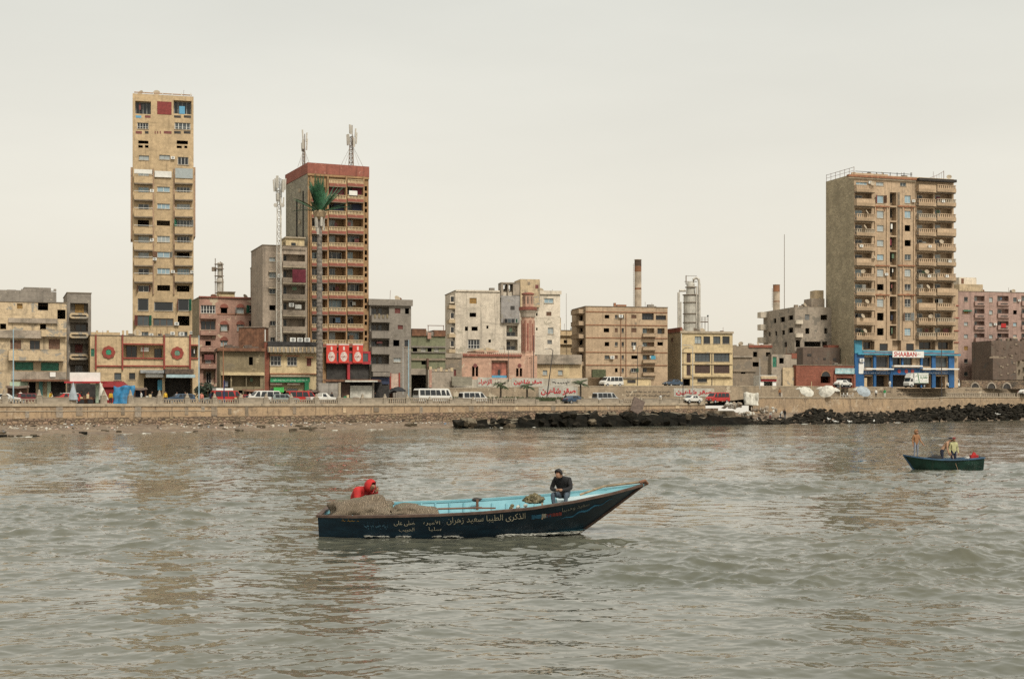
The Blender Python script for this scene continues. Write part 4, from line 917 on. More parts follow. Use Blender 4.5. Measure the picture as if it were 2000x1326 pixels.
b.put('drain_pipe', unit('pipe', lambda: MB().box(0, .22, -.2, -.01, 0, 1).mesh('drain_pipe', DARKI)), 7.4, 0, 20, 1, 1, 15, side=True); b.put('drain_pipe', unit('pipe', None), 11.4, 0, 14, 1, 1, 22, side=True)
# red shop front
b.box('shop_surround', (636, 686, 720, 690), -1.1, -.01, REDSH); b.box('shop_surround', (636, 706, 720, 711), -1.1, -.01, REDSH); b.box('shop_surround', (715, 690, 720, 706), -1.1, -.01, REDSH); b.box('shop_surround', (675, 711, 680, 742), -1.0, -.01, REDSH)
b.box('shop_window', (637, 690, 715, 706), -1.0, -.01, GL_M); b.box('shop_recess_shade', (637, 711, 719, 786), -.3, -.01, DARKI)  # dark block painted in place of the shaded shop recess
BAN = M('banner red', (.56, .05, .03), .7, .12); BANW = M('banner pale print', (.62, .50, .44), .7, .2)
for x in (633, 657, 684):
    o = b.box('banner', (x, 672, x + 20, 709), -1.34, -1.28, BAN); u0, u1, z0, z1 = b.rc((x, 672, x + 20, 709)); W, H = u1 - u0, z1 - z0
    mb = MB(); n = 16; mb.add([(W * (.5 + .33 * math.cos(2 * PI * k / n)), -1.352, H * (.33 + .26 * math.sin(2 * PI * k / n))) for k in range(n)], [tuple(range(n))]); mb.box(0, W, -1.354, -1.341, H * .93, H); mb.box(W * .42, W * .58, -1.356, -1.342, H * .66, H * .86); mb.build('banner_print', BANW, o)
    lettering(3, lambda u, v, l, W=W, H=H: (W * (.25 + .5 * u), -1.362 - l * .004, H * (.2 + .3 * v)), REDT, o)

# --- olive yard building, brick pillar, cream house with green shop
b = Bld('olive_yard_building', 'low olive mud-plastered building with broken roof beside the green shop', 429, 222, 15, 517, 686, ZS, 8, OLIVE)
b.hole([(486, 697, 494, 713)]); b.logg([(432, 733, 450, 772), (453, 733, 480, 755), (482, 733, 508, 755)], 1.2, []); b.hole([(466, 762, 474, 778), (482, 762, 488, 778), (498, 762, 506, 778)])
b.done(); b.box('roof_edge', (424, 680, 518, 686), -.7, 8, RUST); b.box('ledge', (432, 727, 516, 733), -.4, -.01, YEL)
for k in range(5): b.box('roof_junk', (440 + k * 13, 673 + (k % 3) * 3, 455 + k * 13, 681), .6 + k * .3, 3 + k * .5, DKRUIN)
mb = MB(); p = P(492, 672, 227); q = P(466, 672, 227); t_ = empty('water_tank', (q.x, 227, 0)); tag(t_, 'big dark brown box tank on the roof behind the olive building', 'tank')
z0, z1 = P(0, 690, 227).z, P(0, 640, 227).z; Wt = P(517, 0, 227).x - q.x; mb.box(0, Wt, 0, 3.5, z0, z1)
for k in range(9): mb.box(Wt * k / 9 + .05, Wt * k / 9 + .12, -.05, 0, z0, z1)
mb.build('tank_body', RUST, t_); MB().box(-.1, Wt + .1, -.15, 3.6, z1 + .002, z1 + .14).build('tank_lid', STEEL, t_); MB().box(Wt + .02, Wt + .14, -.1, .05, z0, z1 - .3).build('pipe', WHITEP, t_)
b = Bld('brick_pillar', 'tall red brick pillar between the olive building and the cream house', 516.5, 225, 15, 526, 668, ZS, 1.2, RBRICK, cat='pillar'); b.done()
b = Bld('cream_shop_house', 'two-storey cream house with grey roof fringe over a green shop', 527, 225.5, 15, 628, 684, ZS, 7, YEL)
b.win([(528, 695, 549, 714), (561, 697, 580, 714)], 3, .5, WFRAME, [GL_D]); b.shut([(599, 700, 608, 715)], SHUTM)
b.shut([(528, 758, 545, 780), (561, 758, 581, 780)], M('grey metal shutter', (.34, .33, .31), .6, .15, 4)); b.hole([(552, 763, 559, 770), (602, 760, 610, 785)])
b.done(); b.box('roof_fringe', (522, 677, 629, 689), -1.1, .2, M('grey roof fringe', (.30, .26, .2), .9, .35, 4)); b.box('roof_cover', (522, 668, 629, 676.5), -1.2, 7.2, M('dark roof felt', (.035, .032, .03), .9, .4, 2))
for k in range(13): b.box('fringe_bracket', (524 + k * 8, 679, 526 + k * 8, 688), -1.3, -1.11, CREAM2)
for r in ((527, 693, 551, 695), (559, 694, 584, 696), (596, 697, 612, 699)): b.box('window_hood', r, -.6, -.01, BROWNT)
b.box('floor_band', (527, 729, 628, 731), -.3, -.01, BROWNT)
b.box('shop_fascia', (527, 733, 604, 736), -1.3, -.01, LCONC); b.sign((527, 737, 604, 746.5), .9, GREENP, 9, M('pale sign letters', (.42, .55, .42), .7), name='shop_sign'); b.box('shop_pillar', (594, 746.5, 602, 768), -.95, -.01, GREENP); b.box('shop_hood', (560, 748, 585, 752), -.8, -.01, CONC); b.box('shop_hood', (527, 748, 550, 752), -.8, -.01, CONC)
mb = MB(); mb.box(0, 1.6, 0, .08, 0, .8); o = link('shop_poster', mb.mesh('shop_poster', M('bright green poster', (.06, .42, .08), .6)), b.root, loc=(b.f.u(534), -.5, b.f.z(535, 766) - ZS))
for k in range(3): ac_unit(b.root, b.f.u(568 + k * 14), 1, b.f.z(560, 667) - ZS, .9)

# --- grey concrete building right of the orange tower
b = Bld('grey_concrete_building', 'bare grey concrete apartment building beside the orange tower', 722, 242, 20, 803, 588, ZS, 10, GREYC)
for y0, y1 in ((599, 616), (632, 647), (664, 678), (694, 712)): b.logg([(725, y0, 760, y1)], 1.4, [(.05, .4, .05, .85), (.5, .7, .05, .9)], BFRAME, [GL_D, GL_M])
b.shut([(771, 602, 782, 612), (777, 635, 787, 643)], SHUTM); b.hole([(768, 664, 780, 676), (791, 602, 799, 613)]); b.win([(769, 699, 783, 707)], 3, 0, WFRAME, [GL_P]); b.win([(790, 664, 799, 677)], 1, 0, BFRAME, GL_D)
b.logg([(724, 738, 759, 785)], 2, []); b.hole([(762, 735, 772, 762)])
b.done(); b.box('cornice', (719, 585, 805, 597), -.45, -.01, GREYC)
for y in (616, 647, 678, 712): b.balc((723, y, 761, y + 14), 1.0, GREYC)
for k in range(9): b.box('plant', (724 + k * 4, 613 + (k % 3) * 1.5, 727 + k * 4, 622), -1.1, -1.0, OLIVE) if k % 2 else None
b.box('shop_blue', (725, 737, 759, 750), -.5, -.01, M('dark blue shop board', (.025, .035, .075), .6)); b.box('awning', (725, 727, 759, 735), -1.2, -.6, GREYC); b.box('red_panel', (761, 730, 780, 758), -.1, -.003, M('pale pink panel', (.5, .36, .28), .8, .2))
for x in (760.5, 778): b.box('red_strip', (x, 728, x + 3, 760), -.2, -.101, REDT)

# --- green house and ruins
b = Bld('green_ruined_house', 'half ruined house with faded green bands and a broken rusty roof', 803, 250, 15, 870, 655, ZS, 8, GREEN, sidemat=RUIN)
b.shut([(822, 679, 832, 687), (848, 679, 857, 687)], M('pale shutter', (.44, .42, .36), .8)); b.hole([(806, 679, 815, 687), (835, 679, 843, 687), (823, 705, 832, 712), (803.5, 728, 832, 775)]); b.done(False)
b.jag(804, 870, 655, 6, RUIN, 5, .6, 6)
for x0, y0, x1, y1, m in ((804, 642, 832, 656, RUST), (832, 648, 848, 656, GREYC), (846, 645, 870, 657, RUST), (803, 676, 870, 679, GREYC), (803, 687, 870, 689, GREYC), (803, 700, 870, 704, RUIN), (800, 720, 871, 732, RUIN2)): b.box('masonry', (x0, y0, x1, y1), -.25, 5, m)
for x in (837, 867): b.box('roof_frame', (x, 635, x + 1, 648), .5, .6, RUST)
b.box('roof_frame', (836, 635, 868.5, 636.2), .5, .6, RUST); b.box('brown_pillar', (832.5, 700, 836, 757), -.6, -.26, M('brown post', (.12, .06, .04), .8))
b.box('laundry', (834, 650, 841, 662), -.5, -.42, PINKB)
b = Bld('low_rubble_house', 'low crumbling brown house below the white apartment block', 868, 254, 18, 902, 698, 6.0, 6, RUIN); b.shut([(880, 722, 891, 734)], SHUTM); b.done(False); b.box('masonry', (866, 690, 903, 699), -.2, 5, RUIN2)
b = Bld('rubble_courtyard_wall', 'broken rubble wall with pale patches left of the graffiti wall', 836, 248, 24, 886, 722, 3.5, 1.0, RUIN2, cat='wall'); b.done(False)
for k in range(9): b.box('masonry', (838 + k * 5.2, 716 + (k * 7) % 9, 843 + k * 5.2, 725), -.1, .9, RUIN2 if k % 2 else CREAM)
b.box('brick_panel', (879, 736, 918, 753), -1.0, -.6, GBRICK); b.box('plaster_strip', (838, 722, 843, 757), -.12, -.004, PINKB)

# --- white apartment block behind the mosque
ZU = 6.5
b = Bld('white_apartment_block', 'weathered white apartment block with grey stairwell behind the mosque', 889, 274, 12, 1094, 570, ZU, 12, WHITE)
b.shut([(917, 582, 931, 593)], SHUTO); b.win([(917, 611, 930, 619), (921, 638, 933, 646)], 2, 0, GFRAME, [GL_M, GL_D]); b.win([(914, 663, 937, 681)], 4, .4, WFRAME, [GL_D]); b.hole([(950, 636, 954, 642), (954, 663, 959, 669), (977, 582, 980, 591), (908, 638, 914, 646)])
b.logg([(989, 636, 1011, 657), (989, 663, 1011, 684)], 1.3, [(.1, .9, .05, .4)], GFRAME, [GL_D]); b.hole([(996, 598, 1004, 605)]); b.win([(985, 623, 1004, 630)], 4, 0, GFRAME, [GL_D]); b.win([(1063, 583, 1081, 592)], 2, 0, WFRAME, [GL_B]); b.shut([(1067, 609, 1077, 617)], SHUTB); b.hole([(1046, 583, 1050, 589), (1047, 611, 1050, 617), (1047, 640, 1050, 645)]); b.win([(1070, 640, 1081, 652)], 2, 0, WFRAME, [GL_P, GL_D]); b.shut([(1069, 664, 1078, 672)], M('grey shutter', (.2, .2, .19), .8))
b.left(); b.done()
b.box('stairwell', (978, 578, 1014, 631), -.5, -.004, WGREY); b.box('lift_tower', (1015, 546, 1053, 600), -.7, 5, CREAM); b.box('cornice', (890, 567, 976, 570), -.2, -.01, WHITE); b.box('cornice', (1054, 568, 1096, 575), -.3, -.01, WHITE)
for r in ((978, 553, 982, 577), (1001, 553, 1014, 577), (978, 552, 1012, 555), (990.5, 556, 992.5, 577)): b.box('stair_frame', r, -.5, 2.5, RUIN2)
b.box('lift_window', (1044, 557, 1050, 564), -.75, -.71, SHUTM); b.box('lift_vent', (1029, 551, 1034, 557), -.74, -.71, RUIN)
for y in (577, 609, 637, 664): b.box('bay', (879.5, y, 888.5, y + 15), .3, 4, WHITE); b.box('bay_window', (881, y + 2, 887, y + 12), .26, .29, GL_D)
for y in (596, 624, 652, 682): b.box('bay_balcony', (877, y, 889, y + 7), -.3, 3, CREAM)
b.box('stair_window', (996, 598, 1004, 605), -.56, -.502, DARKI); b.box('stair_window', (985, 623, 990, 630), -.56, -.502, GL_D); b.box('stair_window', (991, 623, 997, 630), -.56, -.502, GL_M); b.box('stair_window', (998, 623, 1004, 630), -.56, -.502, GL_D)
b.box('side_balcony', (1093.5, 620, 1098, 650), 1, 5, CREAM)

# --- mosque with minaret
mq = b = Bld('mosque', 'low salmon mosque hall with arched windows behind the graffiti wall', 900, 258, 20, 1049, 694, ZU, 8, SALMON, cat='mosque')
b.logg([(960, 704, 992, 738)], .7, []); b.hole([(922, 715, 927, 735), (929, 715, 934, 735), (1008, 719, 1013, 735), (1015, 719, 1020, 735), (1033, 698, 1038, 711)]); b.done(False)
b.box('cornice', (899, 692, 1018, 696), -.3, -.01, REDP)
for k in range(30): b.box('crenel', (900 + k * 4, 689.5, 902.4 + k * 4, 692), -.15, .2, SALMON)
b.box('arch_panel', (962, 708, 991, 738), .55, .66, M('faded red arch tiles', (.34, .12, .08), .8, .5, .8)); b.box('arch_foot', (962, 733, 991, 738), .4, .54, GL_C); b.box('arch_door', (974, 722, 979, 735), .45, .52, GL_D)
for x in (927, 1013.5):
    u, z = b.f.u(x + 1), b.f.z(x, 714) - ZU; mb = MB(); mb.tube([(u, -.06, z), (u, .0, z)], .38, 10); mb.build('round_window', SHUTM, b.root)
b.box('porch', (936, 684, 981, 687), 2, 7, SALMON)
mb = MB(); u0, u1 = b.f.u(938), b.f.u(980); z = b.f.z(960, 684) - ZU; h = 6 / FPX * 262; mb.add([(u0, 2, z), (u1, 2, z), ((u0 + u1) / 2, 2, z + h), (u0, 7, z), (u1, 7, z), ((u0 + u1) / 2, 7, z + h)], [(0, 1, 2), (3, 5, 4), (0, 2, 5, 3), (1, 4, 5, 2)]); mb.build('porch_gable', CREAM, b.root)
Ym = 264; c = P(1031, 700, Ym); mi = tag(empty('minaret', (c.x, Ym, ZU)), 'octagonal salmon minaret with a ringed balcony beside the mosque', 'minaret')
zz = lambda y: CAM_H + (HORY - y) / FPX * Ym - ZU; rr = lambda p: p * .94 / FPX * Ym
MB().lathe([(rr(16), 0), (rr(16), zz(694)), (rr(14.5), zz(692)), (rr(14.5), zz(620))], 8).build('shaft', SALMON, mi)
MB().lathe([(rr(15.5), zz(619.9)), (rr(16), zz(613)), (rr(18.5), zz(606.5))], 16).build('corbel', RUIN2, mi)
MB().lathe([(rr(19), zz(606.4)), (rr(19), zz(600)), (rr(17.5), zz(600)), (rr(17.5), zz(603))], 16).build('gallery', REDP, mi)
MB().lathe([(rr(12.5), zz(603)), (rr(12), zz(576))], 8).build('upper_shaft', SALMON, mi); MB().lathe([(rr(13.5), zz(575.9)), (rr(13.5), zz(573.5)), (rr(8), zz(571.5))], 16).build('cap', REDP, mi)
for k in range(8):
    a = PI / 4 * k - PI / 2; mb = MB(); mb.box(-.10, .10, -.06, .02, zz(685), zz(632)); mb.box(-.42, -.34, -.05, .02, zz(688), zz(626)); mb.box(.34, .42, -.05, .02, zz(688), zz(626))
    d = rr(14.5) * math.cos(PI / 8); link('panel', mb.mesh('panel', REDT if k % 2 == 0 else REDP), mi, loc=(d * math.cos(a), d * math.sin(a), 0), rot=(0, 0, a + PI / 2))
    mb = MB(); mb.box(-.09, .09, -.03, .02, zz(594), zz(580)); d = rr(12.3) * math.cos(PI / 8); link('slit', mb.mesh('slit', DARKI), mi, loc=(d * math.cos(a), d * math.sin(a), 0), rot=(0, 0, a + PI / 2))

# --- yellow low house, small far building
b = Bld('yellow_low_house', 'low yellow house under a sagging grey sheet roof right of the minaret', 1049, 267, 10, 1137, 712, ZU, 6, CREAM2)
b.win([(1060, 723, 1069, 732), (1090, 723, 1099, 732)], 1, 0, WFRAME, [GL_P, GL_M]); b.done(False); b.box('sheet_roof', (1047, 693, 1135, 711), -.6, 6, RUIN2); b.box('painted_patch', (1101, 713, 1112, 737), -.02, -.003, YEL)
b = Bld('far_tan_building', 'small tan building far behind between white and beige blocks', 1094, 300, 10, 1142, 646, ZU, 6, CREAM2)
b.hole([(1117, 661, 1126, 668), (1101, 664, 1108, 672)]); b.done(); b.box('slab_edge', (1092, 653, 1142, 656), -.5, -.01, CREAM2); b.box('slab_edge', (1092, 671, 1142, 673), -.5, -.01, CREAM2)

# --- beige five-storey block
b = Bld('beige_banded_block', 'beige five-storey block with thin red floor bands', 1144, 280, 12, 1304, 600, ZU + .2, 11, BEIGE)
rw5 = [(615, 622), (641, 649), (668, 676), (694, 701), (719, 727)]
for i, (y0, y1) in enumerate(rw5):
    b.win([(1181 - (2 if i == 1 else 0), y0, 1190, y1)], 2, 0, BFRAME, [GL_D, GL_M]) if i < 4 else None
    (b.shut if i % 2 else b.win)([(1201, y0, 1206.5, y1)]); b.win([(1214, y0, 1218.5, y1)], 1, 0, BFRAME, [GL_D, GL_M])
    b.shut([(1233, y0, 1243, y1)], SHUTB) if i < 2 else b.win([(1233, y0, 1243 + (3 if i == 3 else 0), y1)], 2, 0, WFRAME, [GL_M, GL_D])
b.logg([(1254, 612, 1277, 625), (1281, 616, 1301, 625)], .5, [(.02, .98, .04, .96)], DFRAME, [GL_D], 4)
for y0, y1 in ((641, 652), (668, 678), (693, 703), (718, 728)): b.logg([(1255, y0, 1278, y1)], 1.2, [(.05, .5, .05, .9)], GFRAME, [GL_B, GL_D, GL_M])
b.hole([(1284, 668, 1295, 675)]); b.logg([(1284, 641, 1298, 652)], 1.0, [(.2, .8, .05, .9)], GFRAME, [GL_M])
b.left(); b.hole([(1131, 616, 1138, 626), (1132, 640, 1138, 649), (1130, 664, 1138, 674), (1131, 690, 1138, 700), (1131, 718, 1138, 730)], side=True)
b.done()
for y in (609, 634.5, 659.5, 687.5, 712.5): b.box('floor_band', (1144, y, 1303.5, y + 1.6), -.1, -.003, BROWNT)
for x in (1212, 1222): b.box('drain_pipe', (x, 612, x + .9, 738), -.16, -.02, BROWNT)
for y in (652, 678, 703, 728): b.balc((1254, y, 1280, y + 6), .8, BEIGE)
for y in (606, 629, 654, 680, 707): b.balc((1126, y, 1142, y + 8), 1.2, BEIGE, side=True)
b.box('roof_tank', (1214, 593, 1232, 600), 3, 5, BROWNT); b.box('roof_stub', (1202, 591, 1206, 599), 1, 1.5, BROWNT); b.box('shop_roof', (1172, 737, 1270, 740), -2.4, -.01, CONC); b.box('shop_wall', (1172, 740, 1265, 756), -2.2, -2.0, YEL); b.box('shop_opening_shade', (1219, 742, 1235, 748), -2.26, -2.21, DARKI); ac_unit(b.root, b.f.u(1191), -.5, b.f.z(1192, 701) - b.zb, .8)  # shade inside the shop opening painted as a dark plate
b.box('laundry', (1269, 695, 1278, 702), -.85, -.82, TURQ); b.box('laundry', (1236, 675, 1240, 683), -.3, -.27, CLOTHW); b.box('shrub', (1152, 722, 1178, 737), -2.0, -1.2, M('dull shrub green', (.08, .09, .045), .9, .5, 3)); ac_unit(b.root, b.f.u(1268), -.5, b.f.z(1268, 701) - b.zb, .8)

# --- cream office building
b = Bld('cream_office_building', 'cream three-storey office building with dark framed windows and grey brick flank', 1330, 285, 15, 1431, 650, ZU + .3, 8, YEL, sidemat=TBRICK)
b.lived = False; b.win([(1357, 657, 1370, 671), (1374, 657, 1387, 671), (1393, 657, 1407, 671), (1411, 657, 1425, 671)], 2, .7, DFRAME, [GL_M, GL_P, GL_D]); b.win([(1357, 690, 1387, 706), (1394, 690, 1425, 706)], 4, .55, DFRAME, [GL_M]); b.shut([(1357, 713, 1387, 729), (1394, 713, 1425, 729)], M('dark brown roller shutter', (.07, .04, .03), .7, .2, 4)); b.shut([(1341, 690, 1349, 708), (1341, 713, 1349, 733)], M('dark brown roller shutter')); b.hole([(1333, 740, 1348, 757)]); b.win([(1362, 739, 1381, 746)], 3, 0, DFRAME, GL_D)
b.left(); b.shut([(1310, 660, 1315, 668)], SHUTB, side=True); b.done()
for y in (687.5, 710, 736.5): b.box('floor_band', (1330, y, 1430.5, y + 1.6), -.18, -.003, CREAM2)
b.box('mullion', (1389.5, 688, 1391, 754), -.1, -.003, CONC); b.box('cornice', (1328, 647, 1432, 651), -.3, -.01, LCONC); b.put('red_parapet', unit('rp15', lambda: MB().box(0, 8, -.1, .3, 0, .9).mesh('red_parapet', RBRICK)), 0, 0, b.H + .15, 1, 1, 1, side=True); b.box('balcony_ledge', (1352, 732, 1427, 736), -.5, -.01, YEL)
b.box('drain_pipe', (1329.5, 652, 1331, 740), -.2, -.02, WFRAME)

# --- low ruins between office and weathered block
b = Bld('low_ruin', 'low crumbling brown ruin right of the cream office building', 1431, 292, 15, 1507, 676, ZU + .3, 7, RUIN)
b.win([(1471, 687, 1479, 697)], 2, 0, WFRAME, GL_B); b.hole([(1447, 724, 1456, 730), (1470, 707, 1482, 716), (1496, 688, 1505, 696)]); b.done(False)
b.box('red_roof_edge', (1462, 674, 1508, 679), -.2, 7, RBRICK); b.jag(1431, 1462, 676, 5, RUIN, 5, .5, 3); b.jag(1463, 1507, 674, 4, RUIN2, 7, .5, 8); b.box('masonry', (1431, 695, 1469, 698), -.3, -.01, RUIN2); b.box('plinth', (1431, 722, 1476, 726), -.25, -.01, RUIN)
b = Bld('low_shop_ruin', 'small weathered shop house with pale peeling front beside the red brick shop', 1507, 293, 15, 1556, 692, ZU + .3, 6, RUIN2)
b.shut([(1509, 697, 1517, 717)], SHUTG); b.hole([(1522, 699, 1531, 710), (1531, 741, 1535, 752), (1544, 740, 1548, 752)]); b.done(False); b.box('pale_front', (1527, 718, 1554, 757), -.5, -.2, CREAM); b.box('brick_corner', (1546, 690, 1556, 700), -.1, 3, RBRICK)
b = Bld('red_white_kiosk', 'little red and white kiosk with a dark doorway below the ruin', 1484, 288, 15, 1516, 733, ZU + .3, 3, WHITEP, cat='kiosk'); b.hole([(1492, 745, 1509, 757)]); b.done(False); b.box('red_band', (1486, 740.5, 1516, 744.5), -.2, -.01, REDSH); b.box('signboard', (1485, 734, 1516, 740), -.5, -.01, CREAM)

# --- weathered grey corner block
b = Bld('weathered_corner_block', 'weathered grey corner block with broken upper floor left of the tan tower', 1552, 312, 12, 1632, 600, ZU + .3, 18, RUIN2)
b.hole([(1603, 615, 1616, 625), (1573, 641, 1581, 652), (1610, 641, 1616, 652), (1571, 667, 1603, 677), (1606, 667, 1616, 677), (1554, 664, 1563, 678)]); b.shut([(1572, 614, 1581, 625)], M('grey shutter')); b.left()
b.hole([(1511, 622, 1516, 631), (1524, 619, 1533, 629), (1501, 648, 1505, 657), (1514, 647, 1518, 656), (1527, 645, 1533, 654), (1540, 616, 1549, 625), (1540, 640, 1549, 650), (1532, 668, 1537, 678)], side=True); b.done(False)
for y in (625, 651, 679): b.balc((1553, y, 1566, y + 8), .7, WHITE) if y < 670 else b.box('ledge', (1568, y, 1606, y + 5), -.6, -.01, RUIN2)
for y in (610, 634, 659): b.box('balcony_stub', (1492, y, 1499, y + 11), -1.6, -.01, WHITE, side=True)
b.jag(1552, 1606, 600, 5, RUIN, 5, .5, 2); b.box('roof_hut', (1592, 582, 1618, 599), 2, 6, GREYB); b.box('roof_hut', (1604, 565, 1620, 581.5), 3, 6, CREAM)
b.box('dark_masonry', (1554, 680, 1625, 714), -4.0, -.5, DKRUIN); b.box('dark_masonry', (1606, 675, 1632, 680), -3, -.5, RBRICK)
for r in ((1562, 692, 1570, 697), (1593, 700, 1598, 704), (1612, 700, 1618, 706)): b.box('opening', r, -4.05, -4.01, DARKI)  # dark plates stand in for the shade inside openings

# --- red brick shop
b = Bld('red_brick_shop', 'low red brick shop with arched window and pale blue signboard', 1555, 293, 18, 1668, 714, ZU + .35, 6, RBRICK, cat='shop')
b.hole([(1603, 735, 1622, 748), (1634, 738, 1664, 757)], depth=1); b.done(); b.box('shop_glass', (1634, 740, 1645, 757), .3, .35, GL_M); b.box('shop_door', (1648, 740, 1662, 757), .4, .45, GL_D)
u, z = b.f.u(1612.5), b.f.z(1612, 735) - b.zb; r = 9.5 / FPX * 296; mb = MB(); mb.add([(u + r * math.cos(PI * k / 12), -.02, z + r * math.sin(PI * k / 12)) for k in range(13)], [tuple(range(13))]); mb.build('arch_light', GL_D, b.root)
mb = MB(); o = [(math.cos(PI * k / 12), math.sin(PI * k / 12)) for k in range(13)]; mb.add([(u + a * r, -.1, z + c * r) for a, c in o] + [(u + a * (r + .25), -.1, z + c * (r + .25)) for a, c in o], [(k, k + 1, 14 + k, 13 + k) for k in range(12)]); mb.build('arch_ring', BROWNT, b.root)
b.sign((1629, 719, 1667, 730), .4, M('pale blue signboard', (.30, .45, .45), .6, .35, 1), 4, M('white sign letters', (.66, .68, .64), .7), name='sign')
for x in (1628, 1666): b.box('brick_pier', (x, 731, x + 4, 757), -.25, -.01, RBRICK)

# --- tan tower over the blue restaurant
b = T3 = Bld('tan_balcony_tower', 'tan tower block with curved balconies above the blue restaurant front', 1668, 305, 18, 1863, 345, ZU + .4, 11.6, T3C, sidemat=TBRICK)
bt = [363, 390, 419, 448, 477, 506, 535, 564, 593, 621.5, 650]
for i, t in enumerate(bt):
    y0 = t - 13
    if i: b.logg([(1670, y0 + 1, 1702, t + 10)], 1.5, [(.15, .65, .1, .9)], WFRAME, [GL_D, GL_B, GL_M])
    else: b.win([(1672, 356, 1694, 362)], 3, 0, WFRAME, [GL_B], sill=False)
    if i: b.logg([(1791, y0 + 1, 1823, t + 10), (1826, y0 + 1, 1859, t + 10)], 1.5, [(.08, .55, .1, .9)], WFRAME, [GL_D, GL_B, GL_M, GL_P])
    if i: b.logg([(1738, y0 - 1, 1751, t + 12)], 1.6, [(.1, .9, .3, .95)], DFRAME, [GL_D])
wy = [(382, 397), (412, 426), (440, 452), (469, 481), (497, 508), (526, 540), (555, 567), (584, 599), (611, 626), (641, 655)]
for i, (y0, y1) in enumerate(wy):
    if i == 3: pass
    (b.win)([(1713, y0, 1726, y1)], 2 if i > 2 else 1, .3 if i > 4 else 0, WFRAME, [GL_P, GL_B, GL_M])
    if i == 2: b.hole([(1767, y0, 1778, y1)])
    else: b.win([(1767, y0, 1779, y1)], 2, .3 if i > 4 else 0, WFRAME, [GL_P, GL_B, GL_M, GL_D])
b.win([(1711, 356, 1726, 363), (1758, 357, 1770, 364)], 2, 0, WFRAME, [GL_M, GL_P]); b.win([(1718, 671, 1734, 685), (1770, 671, 1785, 685)], 1, 0, BFRAME, GL_D); b.logg([(1743, 665, 1760, 687)], 1.0, [])
b.logg([(1686, 666, 1708, 683), (1795, 666, 1827, 683), (1832, 666, 1861, 683)], 1.3, [(.1, .9, .1, .9)], BFRAME, [GL_D])
b.logg([(1687, 697, 1704, 718), (1710, 696, 1735, 718), (1742, 697, 1759, 713), (1763, 697, 1782, 713), (1800, 698, 1818, 716), (1826, 698, 1851, 718)], .5, [(.03, .97, .04, .96)], DFRAME, [GL_M, GL_D])
b.hole([(1678, 735, 1704, 757), (1709, 733, 1736, 757), (1742, 733, 1796, 757), (1801, 735, 1818, 757), (1826, 735, 1846, 757)], depth=2)
b.done(False)
for i, t in enumerate(bt):
    for j, (a, c) in enumerate(((1668, 1704), (1789, 1823), (1825, 1862))):
        solid = (i + j) % 4 == 1
        o = b.balc((a, t, c, t + 13), 1.1, T3C, 'solid' if solid else 'balus', n=9, rail=LCONC if (i + j) % 2 else T3C, base=.42)
        W = b.f.u(c) - b.f.u(a)
        # bowed apron under the rail
        mb = MB(); n = 8; H = 13 / FPX * 310; pts = [(W * k / n, -1.12 - .45 * math.sin(PI * k / n)) for k in range(n + 1)]
        mb.add([(x, y, H * .36) for x, y in pts] + [(x, y * .75 - .2, -.1) for x, y in pts] + [(x, -.2, -.1) for x, y in pts] + [(x, -.9, H * .36) for x, y in pts], [f for k in range(n) for f in ((n + 1 + k, n + 2 + k, k + 1, k), (2 * n + 2 + k, 2 * n + 3 + k, n + 2 + k, n + 1 + k), (k, k + 1, 3 * n + 4 + k, 3 * n + 3 + k))]); mb.build('bowed_apron', T3C, o)
        if random.random() < .5: dish(o, W * random.uniform(.1, .9), -1.4, H + .3, .5)
        if random.random() < .3: ac_unit(o, W * random.uniform(.1, .7), -1.55, H * .4, .7)
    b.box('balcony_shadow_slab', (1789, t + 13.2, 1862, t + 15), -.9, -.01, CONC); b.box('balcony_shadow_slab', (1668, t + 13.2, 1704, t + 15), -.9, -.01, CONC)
for x in (1708, 1731, 1762, 1784): b.box('pilaster', (x, 404, x + 2, 662), -.22, -.003, T3C); b.box('pilaster_line', (x + 2.2, 410, x + 2.9, 660), -.1, -.003, BROWNT)
for y in (402.5, 518, 575): b.box('cornice', (1705, y, 1736.5, y + 2.4), -.32, -.01, BROWNT); b.box('cornice', (1753, y, 1787, y + 2.4), -.32, -.01, BROWNT)
for x in (1719.5, 1773):
    for y in (412, 584):
        u, z = b.f.u(x), b.f.z(x, y) - b.zb; r = 8.5 / FPX * 309; mb = MB(); n = 12; o = [(math.cos(PI * k / n), math.sin(PI * k / n)) for k in range(n + 1)]
        mb.add([(u + a * r, -.14, z + c * r) for a, c in o] + [(u + a * (r + .2), -.14, z + c * (r + .2)) for a, c in o] + [(u + a * (r + .2), -.003, z + c * (r + .2)) for a, c in o], [f for k in range(n) for f in ((k, k + 1, n + 2 + k, n + 1 + k), (n + 1 + k, n + 2 + k, 2 * n + 3 + k, 2 * n + 2 + k))]); mb.build('arch_moulding', BROWNT, b.root)
b.box('roof_cornice', (1655, 345, 1788, 349), -.55, .3, BROWNT); b.box('roof_cornice', (1656, 349.1, 1787, 352), -.35, -.01, LCONC); b.box('roof_wall', (1664, 339, 1735, 345), .1, .4, T3C); b.box('pergola', (1789, 351, 1862, 356), -1.3, 3, M('dark pergola', (.035, .028, .022), .9, .3)); b.box('roof_slab', (1789, 348.5, 1862, 350.8), -.2, 5, CREAM2)
for k in range(9): b.box('fence_post', (1672 + k * 13.5, 337, 1673 + k * 13.5, 345), .2, .3, DFRAME)
b.box('fence_rail', (1672, 337, 1783, 338), .21, .27, DFRAME)
mb = MB()
for k in range(7): q = 11.4 * k / 6; mb.box(.0, .06, q, q + .06, b.H - .3, b.H + 1.5)
mb.box(.01, .07, 0, 11.5, b.H + 1.38, b.H + 1.45); mb.box(.01, .07, 0, 11.5, b.H + .7, b.H + .75); mb.build('roof_fence', RUST, b.root)
